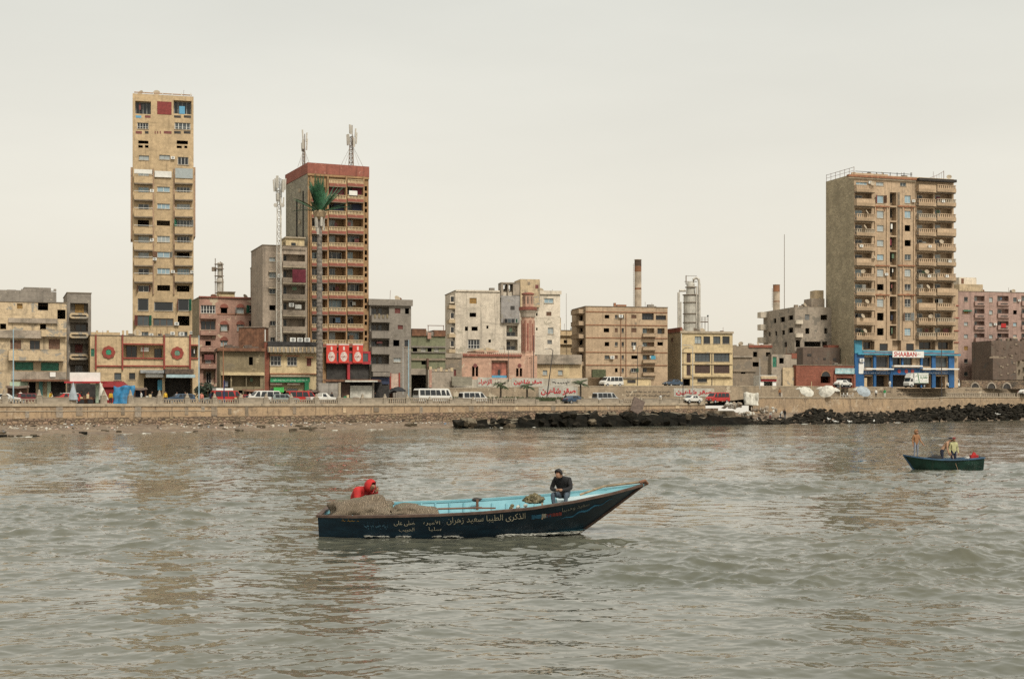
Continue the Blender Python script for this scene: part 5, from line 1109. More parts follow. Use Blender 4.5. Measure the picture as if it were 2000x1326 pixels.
u = b.f.u(1846); z = b.f.z(1846, 350) - b.zb; mb = MB(); mb.tube([(u, .5, z), (u, .5, z + 1.9)], .06); mb.tube([(u - 4, .5, z), (u - 1.5, .5, z + .9), (u, .5, z + 1.8)], .04)
for k in range(6): mb.tube([(u - .6 * k, .5, z), (u - .6 * k, .5, z + 1.8 * (1 - k / 6.5))], .025, 4)
mb.build('roof_frame', RUST, b.root)
b.box('dark_recess_pier', (1753, 376, 1757, 664), -.1, -.003, CONC)
# blue restaurant front
for (a, y0, c, y1, m) in ((1668, 664, 1682, 690, TURQ), (1708.5, 686, 1741, 693, TURQ), (1682.3, 684, 1708, 693, TURQ), (1786, 684, 1862, 690, TURQ), (1704.5, 694.5, 1709.5, 757, BLUEP), (1736, 694.5, 1741.5, 757, BLUEP), (1759.5, 697.5, 1762.5, 713, BLUEP), (1796.5, 694.5, 1800, 757, BLUEP), (1818.5, 694.5, 1825.5, 757, BLUEP), (1851.5, 694.5, 1862, 757, BLUEP), (1668, 691, 1686, 757, BLUEP), (1742, 718, 1796, 732, BLUEP)): b.box('shop_panel', (a, y0, c, y1), -.4, -.003, m)
b.box('shop_ledge', (1672, 690.5, 1872, 694), -.9, -.41, TURQ); b.box('shop_ledge', (1683, 689.2, 1868, 690.4), -.8, -.41, REDT)
for a, y, c in ((1685, 719.5, 1739), (1739.5, 713.8, 1795), (1795.5, 719.5, 1866)): b.box('white_canopy', (a, y, c, y + 2.6), -1.4, -.41, WHITEP)
b.sign((1738, 686, 1799, 698.5), 1.0, WHITEP, 'SHAABAN', M('red sign letters', (.42, .025, .02), .6), .02, (.03, .12))
u0, u1, z0, z1 = b.rc((1782, 687, 1797, 697.5)); lettering(2, lambda q, v, l: (u0 + .3 + 1.0 * q, -1.11 - l, z0 + .35 + .45 * v), M('red sign letters'), b.root, 'emblem')
for i_, ch in enumerate([o for o in b.root.children if o.name.startswith('sign')]):
    for l_ in ch.children:
        for v in l_.data.vertices: v.co.x = .15 + (v.co.x) * .76
o = b.box('shop_board', (1684, 724, 1737, 731), -.5, -.41, BLUEP); W = b.f.u(1737) - b.f.u(1684); lettering(10, lambda q, v, l: (W * (.03 + .94 * q), -.52 - l, .12 + .45 * v), WHITEP, o)
o = b.box('shop_board', (1800, 723.5, 1852, 731), -.5, -.41, BLUEP); lettering(9, lambda q, v, l: (W * (.03 + .9 * q), -.52 - l, .12 + .5 * v), WHITEP, o)
for x in (1754, 1768, 1780): u, z = b.f.u(x), b.f.z(x, 725) - b.zb; MB().tube([(u, -.46, z), (u, -.41, z)], .42, 10).build('painted_emblem', M('red emblem', (.45, .08, .07), .7), b.root)
b.box('shop_shade_panel', (1675, 732, 1860, 758), 2.1, 2.2, DARKI); b.box('wall_panel', (1675, 709, 1685, 730), -.5, -.405, WHITEP); ac_unit(b.root, b.f.u(1675.5), -.9, b.f.z(1676, 707) - b.zb, 1.0); b.box('shop_panel', (1679, 738, 1692, 757), -.3, -.2, CREAM2)  # dark panel added so the restaurant doorways read as unlit
b.box('corner_wing', (1863, 565, 1873, 757), .3, 6, T3C)
for y in (596, 620, 645, 668, 690): b.box('wing_band', (1862, y, 1874, y + 1.5), .1, .29, REDT)

# --- dusty pink block at the right edge
b = Bld('dusty_pink_block', 'dusty pink seven-storey block at the right edge with recessed balconies', 1869, 345, 15, 2035, 571, ZU + .5, 10, PINK19)
r7 = [(578, 592), (603, 616), (627, 639), (651, 663), (674, 687), (699, 712), (724, 737)]
for i, (y0, y1) in enumerate(r7):
    sm_ = [(1883, y0 + 2, 1890.5, y1 - 3)]
    (b.win(sm_, 1, 0, WFRAME, [GL_P, GL_M, GL_D]) if i % 3 != 1 else b.shut(sm_, SHUTO))
    b.logg([(1903, y0, 1923, y1)], 1.2, [(.1, .5, .1, .9)], WFRAME, [GL_D, GL_M, GL_P])
    if i < 4: b.win([(1932, y0 + 3, 1939, y1 - 2), (1979, y0 + 3, 1986, y1 - 2)], 1, 0, WFRAME, [GL_P, GL_M, GL_B]); b.logg([(1948, y0, 1970, y1), (1995, y0, 2018, y1)], 1.2, [(.1, .6, .1, .9)], WFRAME, [GL_D, GL_M, GL_P])
b.done()
for i, (y0, y1) in enumerate(r7):
    for a, c in ((1903, 1923), (1948, 1970), (1995, 2018)):
        if a > 1910 and i > 3: continue
        b.balc((a - .5, y1 - 3, c + .5, y1 + 5), .5 if i < 3 else .8, PINK19)
        if i < 3: b.box('slot', (a + 4, y1 + .8, c - 4, y1 + 3), -.52, -.505, DARKI)
b.box('stair_head', (1883, 554, 1929, 569), 2, 7, CREAM); b.box('water_tank', (1887, 540, 1921, 553.8), 3, 6, WHITE); b.box('tank_door', (1891, 542, 1896, 552), 2.94, 2.99, RUST); b.box('window_hood', (1880, 606, 1896, 608), -.6, -.01, SHUTG)
b.box('laundry', (1953, 632, 1962, 640), -.58, -.55, REDC)
b = Bld('sooty_ruin', 'dark sooty roofless ruin in front of the pink block', 1936, 334, 15, 2040, 666, ZU + .5, 8, DKRUIN); b.hole([(1950, 700, 1958, 712)]); b.done(False)
b.box('masonry', (1932, 700, 1978, 742), -1.5, -.1, DKRUIN); b.box('masonry', (1978.3, 706, 2040, 742), -.8, -.1, RUIN); b.jag(1936, 2040, 666.5, 7, DKRUIN, 6, .8, 4); b.jag(1932, 1978, 700, 5, RUIN, 5, -.2, 5)
for k in range(26): b.box('masonry', (1937 + (k * 37) % 62, 670 + (k * 23) % 66, 1941 + (k * 37) % 62, 673 + (k * 23) % 66), -1.62 if 700 < 670 + (k * 23) % 66 else -.12, -.02, RUIN if k % 3 else DKRUIN)
b = Bld('arched_rubble_wall', 'low rubble wall with three dark arches at the far right', 1878, 326, 20, 2060, 743, ZU + .5, 1.2, RUBBLE, cat='wall'); b.done(False)
for x in (1904, 1936, 1966, 2010):
    u, z = b.f.u(x), .05; r = 9 / FPX * 330; mb = MB(); mb.add([(u + r * math.cos(PI * k / 12), -.03, z + r * 1.1 * math.sin(PI * k / 12)) for k in range(13)], [tuple(range(13))]); mb.build('arch_shade', DARKI, b.root)  # dark half disc stands in for the shade under the arch
    mb = MB(); o = [(math.cos(PI * k / 12), 1.1 * math.sin(PI * k / 12)) for k in range(13)]; mb.add([(u + a * r, -.15, z + c * r) for a, c in o] + [(u + a * (r + .3), -.15, z + c * (r + .3)) for a, c in o] + [(u + a * r, -.02, z + c * r) for a, c in o], [f for k in range(12) for f in ((k, k + 1, 14 + k, 13 + k), (k + 1, k, 26 + k, 27 + k))]); mb.build('arch_ring', RUIN2, b.root)

# ------------------------------------------------------------------ masts, chimneys, refinery column
def lattice(mb, cx, cy, z0, z1, w0, w1, r=.05, n=10, legs=4):
    pts = lambda t: [(cx + (w0 + (w1 - w0) * t) * .5 * math.cos(2 * PI * (k + .5) / legs), cy + (w0 + (w1 - w0) * t) * .5 * math.sin(2 * PI * (k + .5) / legs), z0 + (z1 - z0) * t) for k in range(legs)]
    for k in range(legs): mb.tube([pts(0)[k], pts(1)[k]], r, 5)
    for i in range(n):
        a, b_ = pts(i / n), pts((i + 1) / n)
        for k in range(legs): mb.tube([a[k], b_[(k + 1) % legs]], r * .55, 4); mb.tube([b_[k], b_[(k + 1) % legs]], r * .55, 4)
def antennas(root, cx, cy, z, n=6, rad=.7, h=1.9, mat=None):
    me = unit('panel_antenna', lambda: MB().box(-.18, .18, -.1, .1, 0, 1).mesh('panel_antenna', STEELP))
    for k in range(n):
        a = 2 * PI * k / n + .3; link('panel_antenna', me, root, loc=(cx + rad * math.cos(a), cy + rad * math.sin(a), z + random.uniform(-.5, .4)), rot=(R(4), 0, a + PI / 2), scale=(1, 1, h * random.uniform(.8, 1.15)))
def zat(py, Y): return CAM_H + (HORY - py) / FPX * Y
# lattice telecom mast in front of the greyish block
Y = 229.5; p = P(546, 0, Y); t = tag(empty('telecom_mast', (p.x, Y, ZS)), 'slender white lattice telecom mast in front of the greyish apartment block', 'mast')
mb = MB(); lattice(mb, 0, 0, 0, zat(372, Y) - ZS, 1.15, .75, .08, 30, 3); mb.build('lattice', STEELP, t); mb = MB(); mb.tube([(0, 0, zat(400, Y) - ZS), (0, 0, zat(347, Y) - ZS)], .08); lattice(mb, 0, 0, zat(385, Y) - ZS, zat(350, Y) - ZS, 1.1, 1.1, .05, 3, 3); mb.build('head_frame', GALV, t)
antennas(t, 0, 0, zat(372, Y) - ZS, 6, .85, 2.0); antennas(t, 0, 0, zat(396, Y) - ZS, 3, .6, 1.1)
for k in (-1, 1): MB().lathe([(.02, 0), (.32, .02), (.32, .3), (.02, .3)], 10).build('drum_antenna', STEELP, t, loc=(k * .55, -.4, zat(402, Y) - ZS), rot=(R(90), 0, 0))
# two masts on the orange tower's roof
def roof_mast(px, y0, y1, label, thick, n):
    Y = 244; p = P(px, 0, Y); t = tag(empty('roof_mast', (p.x, Y, zat(y0, Y))), label, 'mast', 'masts on the orange tower'); h = zat(y1, Y) - zat(y0, Y)
    mb = MB(); lattice(mb, 0, 0, 0, h * .72, thick, thick * .6, .08, 7, 3); mb.tube([(.1, 0, h * .6), (.1, 0, h)], .08, 5); mb.build('lattice', STEEL, t)
    mb = MB()
    for k in range(5): a = 2 * PI * k / 5 + .4; mb.tube([(0, 0, h * .55), (thick * 2.1 * math.cos(a), thick * 1.5 * math.sin(a), 0)], .025, 4)
    mb.build('guy_wire', STEEL, t); antennas(t, 0, 0, h * .52, n, thick * .75, 1.7); antennas(t, .1, 0, h * .78, max(2, n - 2), thick * .5, 1.6)
roof_mast(594, 326, 262, 'small antenna mast on the left corner of the orange tower roof', .55, 3)
roof_mast(687, 326, 245, 'larger antenna mast on the right half of the orange tower roof', 1.0, 5)
# tall slim stack behind the salmon building
Y = 300; p = P(428, 0, Y); t = tag(empty('refinery_stack', (p.x, Y, ZS)), 'grimy refinery stack with ladder and platform behind the salmon building', 'stack')
MB().lathe([(.75, 0), (.75, zat(545, Y) - ZS), (.55, zat(543, Y) - ZS), (.55, zat(513, Y) - ZS)], 12).build('stack_body', STEELP, t, loc=(.2, 0, 0)); mb = MB(); mb.tube([(-.75, -.3, 0), (-.75, -.3, zat(505, Y) - ZS)], .09, 5); mb.tube([(.75, -.4, 0), (.75, -.4, zat(517, Y) - ZS), (.3, -.4, zat(512, Y) - ZS)], .14, 6); mb.build('pipe', STEEL, t)
for y in (552, 540, 526, 517): MB().lathe([(.3, zat(y, Y) - ZS), (1.0, zat(y, Y) - ZS), (1.0, zat(y, Y) - ZS + .12), (.3, zat(y, Y) - ZS + .12)], 10).build('platform', STEEL, t)
MB().box(-1.5, -.6, -.4, .2, zat(530, Y) - ZS, zat(522, Y) - ZS).build('cabinet', STEEL, t)
def chimney(px, y0, y1, Y, r, label, bands):
    p = P(px, 0, Y); t = tag(empty('chimney', (p.x, Y, ZU)), label, 'chimney'); zt = zat(y1, Y) - ZU
    MB().lathe([(r * 1.12, 0), (r, zt - .1), (r * 1.1, zt - .1), (r * 1.1, zt), (r * .8, zt)], 14).build('shaft', M('sooty chimney paint', (.46, .37, .27), .8, .3, .5, dirt=.5), t)
    for k, (ya, yb, m) in enumerate(bands): MB().lathe([(r * 1.03, zat(yb, Y) - ZU), (r * 1.02, zat(ya, Y) - ZU)], 14).build('band', m, t)
    mb = MB(); mb.tube([(-r * 1.3, -.2, zat(600, Y) - ZU), (-r * 1.3, -.2, zt - 1)], .05, 4)
    for k in range(30): z = zat(600, Y) - ZU + k * .42; mb.box(-r * 1.5, -r * 1.1, -.25, -.15, z, z + .05) if z < zt - 1 else None
    mb.build('ladder', STEEL, t)
SOOT = M('soot black', (.07, .045, .03), .9, .4, .6); RSTB = M('rust band', (.24, .11, .055), .9, .3, .6)
chimney(1246, 610, 507, 335, .80, 'tall rust-banded chimney rising behind the beige banded block', ((508, 520, SOOT), (520.3, 531, RSTB), (558, 566, RSTB), (590, 596, RSTB)))
chimney(1516.5, 620, 556, 365, .85, 'shorter chimney behind the weathered corner block', ((557, 570, RSTB), (588, 590, RSTB)))
def pole(name, label, px, y0, y1, Y, r, mat, arm=0, cat='pole', group=None, lean=0, head=None, zb=None):
    p = P(px, y0, Y); z0 = zb if zb is not None else p.z; h = zat(y1, Y) - z0; t = tag(empty(name, (p.x, Y, z0)), label, cat, group)
    mb = MB(); top = (lean * h, 0, h); mb.tube([(0, 0, 0), top], [r, r * .6], 7)
    mb.build('shaft', mat, t)
    if arm:
        mb = MB(); q = [(top[0], 0, h - .1), (top[0] + arm * .35, 0, h + .25), (top[0] + arm, 0, h + .3)]; mb.tube(q, r * .5, 5); mb.build('arm', mat, t)
        MB().blob((top[0] + arm * 1.1, 0, h + .27), (.35, .14, .09), 1, .1, 1).build('lamp_head', GALV, t, smooth=True)
    return t
pole('radio_mast', 'very thin radio mast rising above the weathered corner block', 1532, 610, 458, 350, .11, STEEL, cat='mast', zb=ZU)
pole('radio_mast', 'thin radio mast between the white and beige blocks', 1106, 690, 573, 292, .06, STEEL, cat='mast', zb=ZU)
Y = 330; p = P(1349, 0, Y); rc = tag(empty('refinery_column', (p.x, Y, ZU)), 'rusty pale refinery column with pipes and platforms behind the cream office', 'refinery column'); q = lambda y: zat(y, Y) - ZU; k = Y / FPX
MB().lathe([(14 * k, 0), (14 * k, q(578)), (9 * k, q(574)), (8 * k, q(556)), (6 * k, q(550))], 16).build('column_body', M('rusty white column paint', (.50, .47, .40), .6, .25, .5, dirt=.6), rc)
for y, r in ((577, 16), (592, 15.5), (614, 15.5), (631, 15.5), (562, 11)): MB().lathe([(6 * k, q(y)), (r * k, q(y)), (r * k, q(y) + .18), (6 * k, q(y) + .18)], 16).build('ring_platform', STEEL, rc)
mb = MB(); mb.tube([(-24 * k, -.5, q(650)), (-24 * k, -.5, q(572)), (-22 * k, -.5, q(568)), (-10 * k, -.5, q(568))], .3, 8); mb.tube([(-20 * k, -.8, q(650)), (-20 * k, -.8, q(590))], .18, 6)
mb.tube([(4 * k, -.6, q(556)), (5 * k, -.6, q(546)), (10 * k, -.6, q(543)), (15 * k, -.6, q(546)), (16 * k, -.6, q(556)), (16 * k, -.6, q(650))], .32, 8); mb.tube([(10 * k, -1.3, q(560)), (10 * k, -1.3, q(650))], .2, 6); mb.build('pipe', STEELP, rc)
mb = MB(); mb.tube([(-9 * k, 0, q(556)), (-9 * k, 0, q(538))], .12, 6); mb.tube([(-9 * k, 0, q(539)), (12 * k, 0, q(539))], .05, 4); mb.tube([(-12 * k, 0, q(550)), (12 * k, 0, q(550))], .08, 4)
for x in (16, 22, 28, 34): mb.tube([(x * k, 0, q(650)), (x * k, 0, q(619))], .07, 5)
for y in (620, 624, 628): mb.tube([(16 * k, 0, q(y)), (34 * k, 0, q(y))], .05, 4)
mb.box(16 * k, 34 * k, -.6, .6, q(629.5), q(628.5)); mb.build('gantry', STEEL, rc)
MB().blob((33.5 * k, 0, q(617)), (.25, .25, .25), 1, .1, 1).build('lamp_head', DFRAME, rc)
mb = MB()
for i in range(5): mb.tube([((2 + i * 3) * k, -1.4, q(652)), ((2 + i * 3) * k, -1.4, q(640 + i))], .25, 6)
mb.build('valve_stack', STEEL, rc)
# street poles
pole('street_lamp', 'pale blue street pole in front of the derelict block', 26, 792, 643, 190, .10, POLEB, cat='street lamp')
pole('street_lamp', 'blue and white pole between the medallion hall and salmon building', 388.5, 785, 655, 206, .10, POLEB, cat='street lamp')
pole('utility_pole', 'brown pole in front of the olive yard building', 436, 785, 668, 208, .10, BROWNT)
pole('street_lamp', 'pole with pale blue top and yellow foot near the black parasol', 798, 785, 664, 226, .10, POLEB, cat='street lamp'); pole('utility_pole', 'slim grey pole at the corner of the grey concrete building', 787, 770, 677, 236, .09, GALV)
pole('street_lamp', 'thin dark lamp post rising beside the minaret', 1042, 745, 655, 262, .09, POLED, cat='street lamp'); pole('street_lamp', 'thin dark lamp post in front of the mosque arch', 993, 745, 684, 256, .07, POLED, -1.2, 'street lamp')
pole('leaning_post', 'dark leaning lamp post in front of the yellow low house', 1068, 776, 684, 247, .11, POLED, -1.0, 'street lamp', lean=.13)
pole('street_lamp', 'thin lamp post in front of the beige banded block', 1245, 757, 678, 268, .08, POLED, .9, 'street lamp')
pole('street_lamp', 'dark curved lamp post in front of the cream office', 1334, 775, 682, 262, .09, POLED, 1.2, 'street lamp'); pole('street_lamp', 'pale lamp post before the cream office windows', 1353, 772, 677, 264, .09, GALV, -1.4, 'street lamp')
pole('street_lamp', 'grey post beside the red and white kiosk', 1484, 760, 700, 281, .08, GALV, cat='street lamp')
pole('utility_pole', 'left of two tall black poles before the blue restaurant', 1813, 757, 683, 312, .14, POLED, group='black poles by the restaurant'); pole('utility_pole', 'right of two tall black poles before the blue restaurant', 1839, 775, 683, 304, .12, POLED, group='black poles by the restaurant')
pole('white_post', 'short white post on the sea wall right of the white tarpaulin', 1527, 792, 767, 272, .09, WHITEP, cat='post'); pole('white_post', 'pale post standing among the white parasols', 1585, 775, 745, 281, .09, YEL, cat='post'); pole('white_post', 'thin cream post in front of the white sedan', 1641, 775, 751, 286, .06, YEL, cat='post')
pole('blue_post', 'short dark blue post beside the red pickup', 437.5, 786, 742, 205, .11, M('dark blue post', (.02, .03, .12), .6), cat='post')

# ------------------------------------------------------------------ palms and plants
LEAFD = M('dark stiff frond', (.024, .10, .042), .55, .45, 1.5); LEAFP = M('dull palm frond', (.055, .07, .028), .7, .45, 2); BARK = M('palm bark', (.13, .105, .08), .9, .45, 3, bmp=.03)
def frond(mb, base, d, L, droop, width, n=9, lw=.05):
    d = Vector(d).normalized(); p = Vector(base); pts = [p.copy()]; v = d.copy()
    for i in range(n): v = (v + Vector((0, 0, -droop / n))).normalized(); p = p + v * (L / n); pts.append(p.copy())
    mb.tube(pts, [.035 * (1 - i / (n + 2)) + .008 for i in range(n + 1)], 4, False)
    for i in range(1, n + 1):
        t = i / n; tv = (pts[i] - pts[i - 1]).normalized(); s = tv.cross(Vector((0, 0, 1))); s = s.normalized() if s.length > .05 else Vector((1, 0, 0))
        w = width * (math.sin(PI * min(1, t * .85 + .12)) ** .7)
        for sg in (-1, 1):
            for o in (0, .5):
                q = pts[i] - tv * (L / n) * o; e = q + (s * sg * .8 + tv * .75 + Vector((0, 0, -.15))).normalized() * w
                mb.add([q, q + tv * lw * 1.6, e, q - tv * lw * .4], [(0, 1, 2, 3)])
def palm(name, label, px, Y, zb, h, nf, L, droop, group=None, r=.18, lean=0):
    p = P(px, 0, Y); t = tag(empty(name, (p.x, Y, zb)), label, 'palm tree', group)
    mb = MB(); prof = [];
    for i in range(9): z = h * i / 8; prof += [(r * (1.15 - .3 * i / 8), z), (r * (1.0 - .28 * i / 8), z + h / 16)]
    mb.lathe(prof, 9); mb.build('trunk', BARK, t)
    mb = MB()
    for k in range(nf):
        a = 2.4 * k; up = .15 + 1.3 * ((k * .618) % 1); frond(mb, (0, 0, h), (math.cos(a), math.sin(a), up), L * random.uniform(.8, 1.15), droop * random.uniform(.8, 1.3), .5, 9, .08)
    mb.build('crown', LEAFP, t)
palm('palm_tree', 'small palm on the verge left of the other verge palms', 978, 246, 4.0, 2.7, 40, 1.55, 1.2, 'small palms on the verge'); palm('palm_tree', 'small palm on the verge left of the large red writing', 1029.5, 247, 4.0, 2.5, 40, 1.6, 1.2, 'small palms on the verge'); palm('palm_tree', 'bushy small palm at the right end of the large red writing', 1134, 252, 4.2, 2.9, 52, 1.7, 1.0, 'small palms on the verge')
# telecom mast dressed as a palm
Y = 221.5; p = P(624, 0, Y); t = tag(empty('palm_mast', (p.x, Y, ZS)), 'very tall telecom mast disguised as a palm, stiff green fronds on top', 'palm mast'); q = lambda y: zat(y, Y) - ZS
mb = MB(); prof = []
for i in range(46): z = q(430) * i / 45; rr_ = .52 - .14 * i / 45; prof += [(rr_ * 1.06, z), (rr_ * .95, z + q(430) / 90)]
mb.lathe(prof, 12); mb.build('trunk', M('grey false bark', (.17, .145, .12), .9, .5, 2.2, bmp=.05), t)
MB().lathe([(.5, q(430)), (.9, q(424)), (1.05, q(415)), (.7, q(411))], 12).build('fibre_collar', M('tan fibre', (.30, .22, .13), .9, .3, 5), t)
mb = MB()
for k in range(72):
    a = 2.4 * k; tilt = .05 + .85 * ((k * .618) % 1) ** 1.9; frond(mb, (.35 * math.cos(a), .35 * math.sin(a), q(413)), (tilt * math.cos(a), tilt * math.sin(a), 1), q(346) - q(413) + random.uniform(-2.0, .2), random.uniform(-.1, .35), .5, 14, .085)
for k in range(13): a = (2.4 * k + .3) if k > 5 else (PI if k % 2 else 0) + random.uniform(-.4, .4); frond(mb, (.4 * math.cos(a), .4 * math.sin(a), q(414)), (math.cos(a), math.sin(a), random.uniform(.3, .8)), random.uniform(3.8, 5.0), random.uniform(.1, .6), .6, 14, .11)
mb.build('crown', LEAFD, t); antennas(t, 0, 0, q(440), 5, .6, 1.7); antennas(t, 0, 0, q(455), 3, .62, 1.0)
# dark tree by the salmon building
Y = 212; p = P(402, 0, Y); t = tag(empty('street_tree', (p.x, Y, ZS)), 'dark ragged street tree in front of the salmon building', 'tree')
mb = MB(); mb.tube([(0, 0, 0), (.1, 0, 1.0), (-.05, 0, 1.9)], [.16, .12, .08]); mb.tube([(.1, 0, 1.0), (.8, .2, 2.2)], [.08, .04]); mb.tube([(.05, 0, 1.1), (-.7, -.1, 2.3)], [.08, .04]); mb.build('trunk', BARK, t)
mb = MB()
for i in range(1500):
    u = Vector((random.gauss(0, 1), random.gauss(0, 1), random.gauss(0, 1))).normalized() * random.random() ** .4; c = Vector((u.x * 1.75, u.y * 1.4, 2.0 + u.z * 1.35))
    if noise.noise(c * 1.1) < -.12: continue
    a = Vector((random.gauss(0, 1), random.gauss(0, 1), random.gauss(0, .7))).normalized() * .2; e = a.orthogonal().normalized() * .11; mb.add([c - a, c + e, c + a, c - e], [(0, 1, 2, 3)])
mb.build('crown', M('dark leaf', (.028, .04, .02), .7, .5, 2), t)
mb = MB()
for i in range(1800):
    px = random.uniform(868, 1140); Yv = tbl(RW, px) - random.uniform(.5, 2.2); x, y, z = at(px, Yv, 4.15 + random.uniform(0, .55)); s = random.uniform(.1, .3)
    mb.add([(x - s, y, z - .3), (x + s * .4, y - .1, z - .3), (x + random.uniform(-.2, .2), y, z + s)], [(0, 1, 2)])
tag(mb.build('grass', LEAFP), 'strip of rough green grass at the foot of the graffiti wall', 'grass', kind='stuff')
ribbon('verge', list(range(850, 1161, 10)), [lambda p: (tbl(RW, p) - 4, 3.5), lambda p: (tbl(RW, p) - 3.9, 3.95), lambda p: (tbl(RW, p) - .02, 4.1)], DIRT)

# ------------------------------------------------------------------ vehicles
UW = M('dirty white parasol cloth', (.56, .53, .45), .85, .22, 1.2, dirt=.4);
def vehicle(name, label, kind, px, Y, z, heading, paint, cat, group=None, roof=None):
    """heading: 0 = nose to the right along the street, 180 = nose to the left"""
    K = dict(
        minibus=dict(L=4.7, W=1.72, prof=[(-2.35, .42), (-2.35, 1.0), (-2.27, 1.75), (-2.1, 1.98), (1.05, 2.0), (1.35, 1.9), (1.95, 1.22), (2.3, 1.02), (2.36, .75), (2.36, .4)], belt=1.15, top=1.86, wins=[(-2.12, -1.2), (-1.1, -.2), (-.1, .85)], front=(.95, 1.3, 1.78), ws=(5, 6), wheels=(-1.45, 1.55)),
        coaster=dict(L=6.2, W=2.0, prof=[(-3.1, .45), (-3.1, 1.2), (-3.02, 2.3), (-2.85, 2.5), (2.3, 2.52), (2.6, 2.4), (2.95, 1.5), (3.1, 1.1), (3.1, .45)], belt=1.45, top=2.28, wins=[(-2.85, -2.0), (-1.9, -1.0), (-.9, .0), (.1, 1.0), (1.1, 1.9)], front=(2.0, 2.3, 2.65), ws=(5, 6), wheels=(-1.9, 2.0)),
        car=dict(L=4.2, W=1.65, prof=[(-2.1, .4), (-2.12, .85), (-1.95, .98), (-1.45, 1.02), (-.95, 1.40), (.35, 1.44), (1.0, 1.0), (1.9, .86), (2.1, .7), (2.1, .4)], belt=1.0, top=1.36, wins=[(-.98, -.28), (-.2, .38)], front=None, ws=(5, 6), wheels=(-1.3, 1.3)),
        estate=dict(L=4.3, W=1.65, prof=[(-2.15, .4), (-2.17, .95), (-1.95, 1.42), (-1.7, 1.5), (.3, 1.5), (1.0, 1.02), (1.95, .88), (2.15, .7), (2.15, .4)], belt=1.02, top=1.42, wins=[(-1.75, -1.1), (-1.0, -.3), (-.2, .4)], front=None, ws=(4, 5), wheels=(-1.35, 1.35)),
        pickup=dict(L=4.6, W=1.65, prof=[(-2.3, .5), (-2.3, 1.05), (-.35, 1.08), (-.3, 1.62), (.55, 1.65), (1.1, 1.1), (2.1, .98), (2.3, .8), (2.3, .45)], belt=1.1, top=1.55, wins=[(-.18, .55)], front=None, ws=(4, 5), wheels=(-1.4, 1.45)))[kind]
    ang = math.atan2(*[(Vector(at(px + 5, tbl(WL, px + 5), 0)) - Vector(at(px - 5, tbl(WL, px - 5), 0)))[i] for i in (1, 0)]) + R(heading)
    t = tag(empty(name, at(px, Y, z), ang), label, cat, group); W = K['W'] / 2; pr = K['prof']; hm = max(a[1] for a in pr); tb = .13
    yw = lambda zz_: W - (tb * max(0, (zz_ - K['belt'])) / (hm - K['belt']) if zz_ > K['belt'] else .03 * max(0, .6 - zz_))
    mb = MB(); n = len(pr); mb.add([(x, -yw(zz_), zz_) for x, zz_ in pr] + [(x, yw(zz_), zz_) for x, zz_ in pr], [tuple(range(n))[::-1], tuple(range(n, 2 * n))] + [(k, (k + 1) % n, n + (k + 1) % n, n + k) for k in range(n)])
    me = mb.mesh('body', paint); bm = bmesh.new(); bm.from_mesh(me); bmesh.ops.bevel(bm, geom=list(bm.edges), offset=.045, segments=1, affect='EDGES', clamp_overlap=True); bm.to_mesh(me); bm.free(); link('body', me, t)
    for s in (-1, 1):
        for a, c in K['wins'] + ([None] if K['front'] else []) if False else K['wins']:
            mb = MB(); z0, z1 = K['belt'], K['top']; mb.add([(x, s * (yw(zz_) + o), zz_) for o in (.012, -.03) for x, zz_ in ((a, z0), (c, z0), (c - (.0 if c < .3 else .25), z1), (a + (.12 if a < K['wins'][0][0] + .01 and kind == 'car' else 0), z1))], [(0, 1, 2, 3), (0, 4, 5, 1), (1, 5, 6, 2), (2, 6, 7, 3), (3, 7, 4, 0)]); mb.build('window', GL_D, t)
        if K['front']:
            a, c, e = K['front']; mb = MB(); mb.add([(x, s * (yw(zz_) + o), zz_) for o in (.012, -.03) for x, zz_ in ((a, K['belt']), (e, K['belt']), (c, K['top']), (a, K['top']))], [(0, 1, 2, 3), (0, 4, 5, 1), (1, 5, 6, 2), (2, 6, 7, 3), (3, 7, 4, 0)]); mb.build('window', GL_D, t)
        for wx in K['wheels']:
            mb = MB(); mb.tube([(wx, s * (W - .2), .33), (wx, s * (W + .015), .33)], .33, 14); wh = mb.build('wheel', RUBBER, t); mb = MB(); mb.tube([(wx, s * (W - .02), .33), (wx, s * (W + .03), .33)], .19, 10); mb.build('rim', CHROME, wh)
        fx = pr[-2][0]; MB().box(fx - .05, fx + .03, s * (W - .42) - .14, s * (W - .42) + .14, pr[-2][1] - .12, pr[-2][1] + .06).build('headlight', LAMPG, t); MB().box(pr[0][0] - .03, pr[0][0] + .05, s * (W - .2) - .08, s * (W - .2) + .08, .75, .98).build('tail_light', TAILR, t)
    i, j = K['ws']; a, c = Vector((pr[i][0], 0, pr[i][1])), Vector((pr[j][0], 0, pr[j][1])); d = c - a; nn = Vector((-d.z, 0, d.x)).normalized(); nn = nn if nn.x > 0 else -nn
    mb = MB(); p0, p1 = a + d * .1 + nn * .02, a + d * .92 + nn * .02; mb.quad((p0.x, -W + .2, p0.z), (p1.x, -W + .12, p1.z), (p1.x, W - .12, p1.z), (p0.x, W - .2, p0.z)); mb.build('windscreen', GL_D, t)
    rx = pr[1][0]; mb = MB(); mb.box(rx - .015, rx + .02, -W + .25, W - .25, K['belt'] + .03, K['top'] - .05); mb.build('rear_window', GL_D, t) if kind in ('minibus', 'coaster', 'estate') else None
    for bx, sg in ((pr[0][0], -1), (pr[-1][0], 1)): MB().box(bx - .06, bx + .06, -W + .03, W - .03, .38, .55).build('bumper', DFRAME, t)
    if roof: MB().box(roof[0], roof[1], -W + .1, W - .1, hm + .01, hm + roof[2]).build('roof_cover', WHITEP, t)
    return t
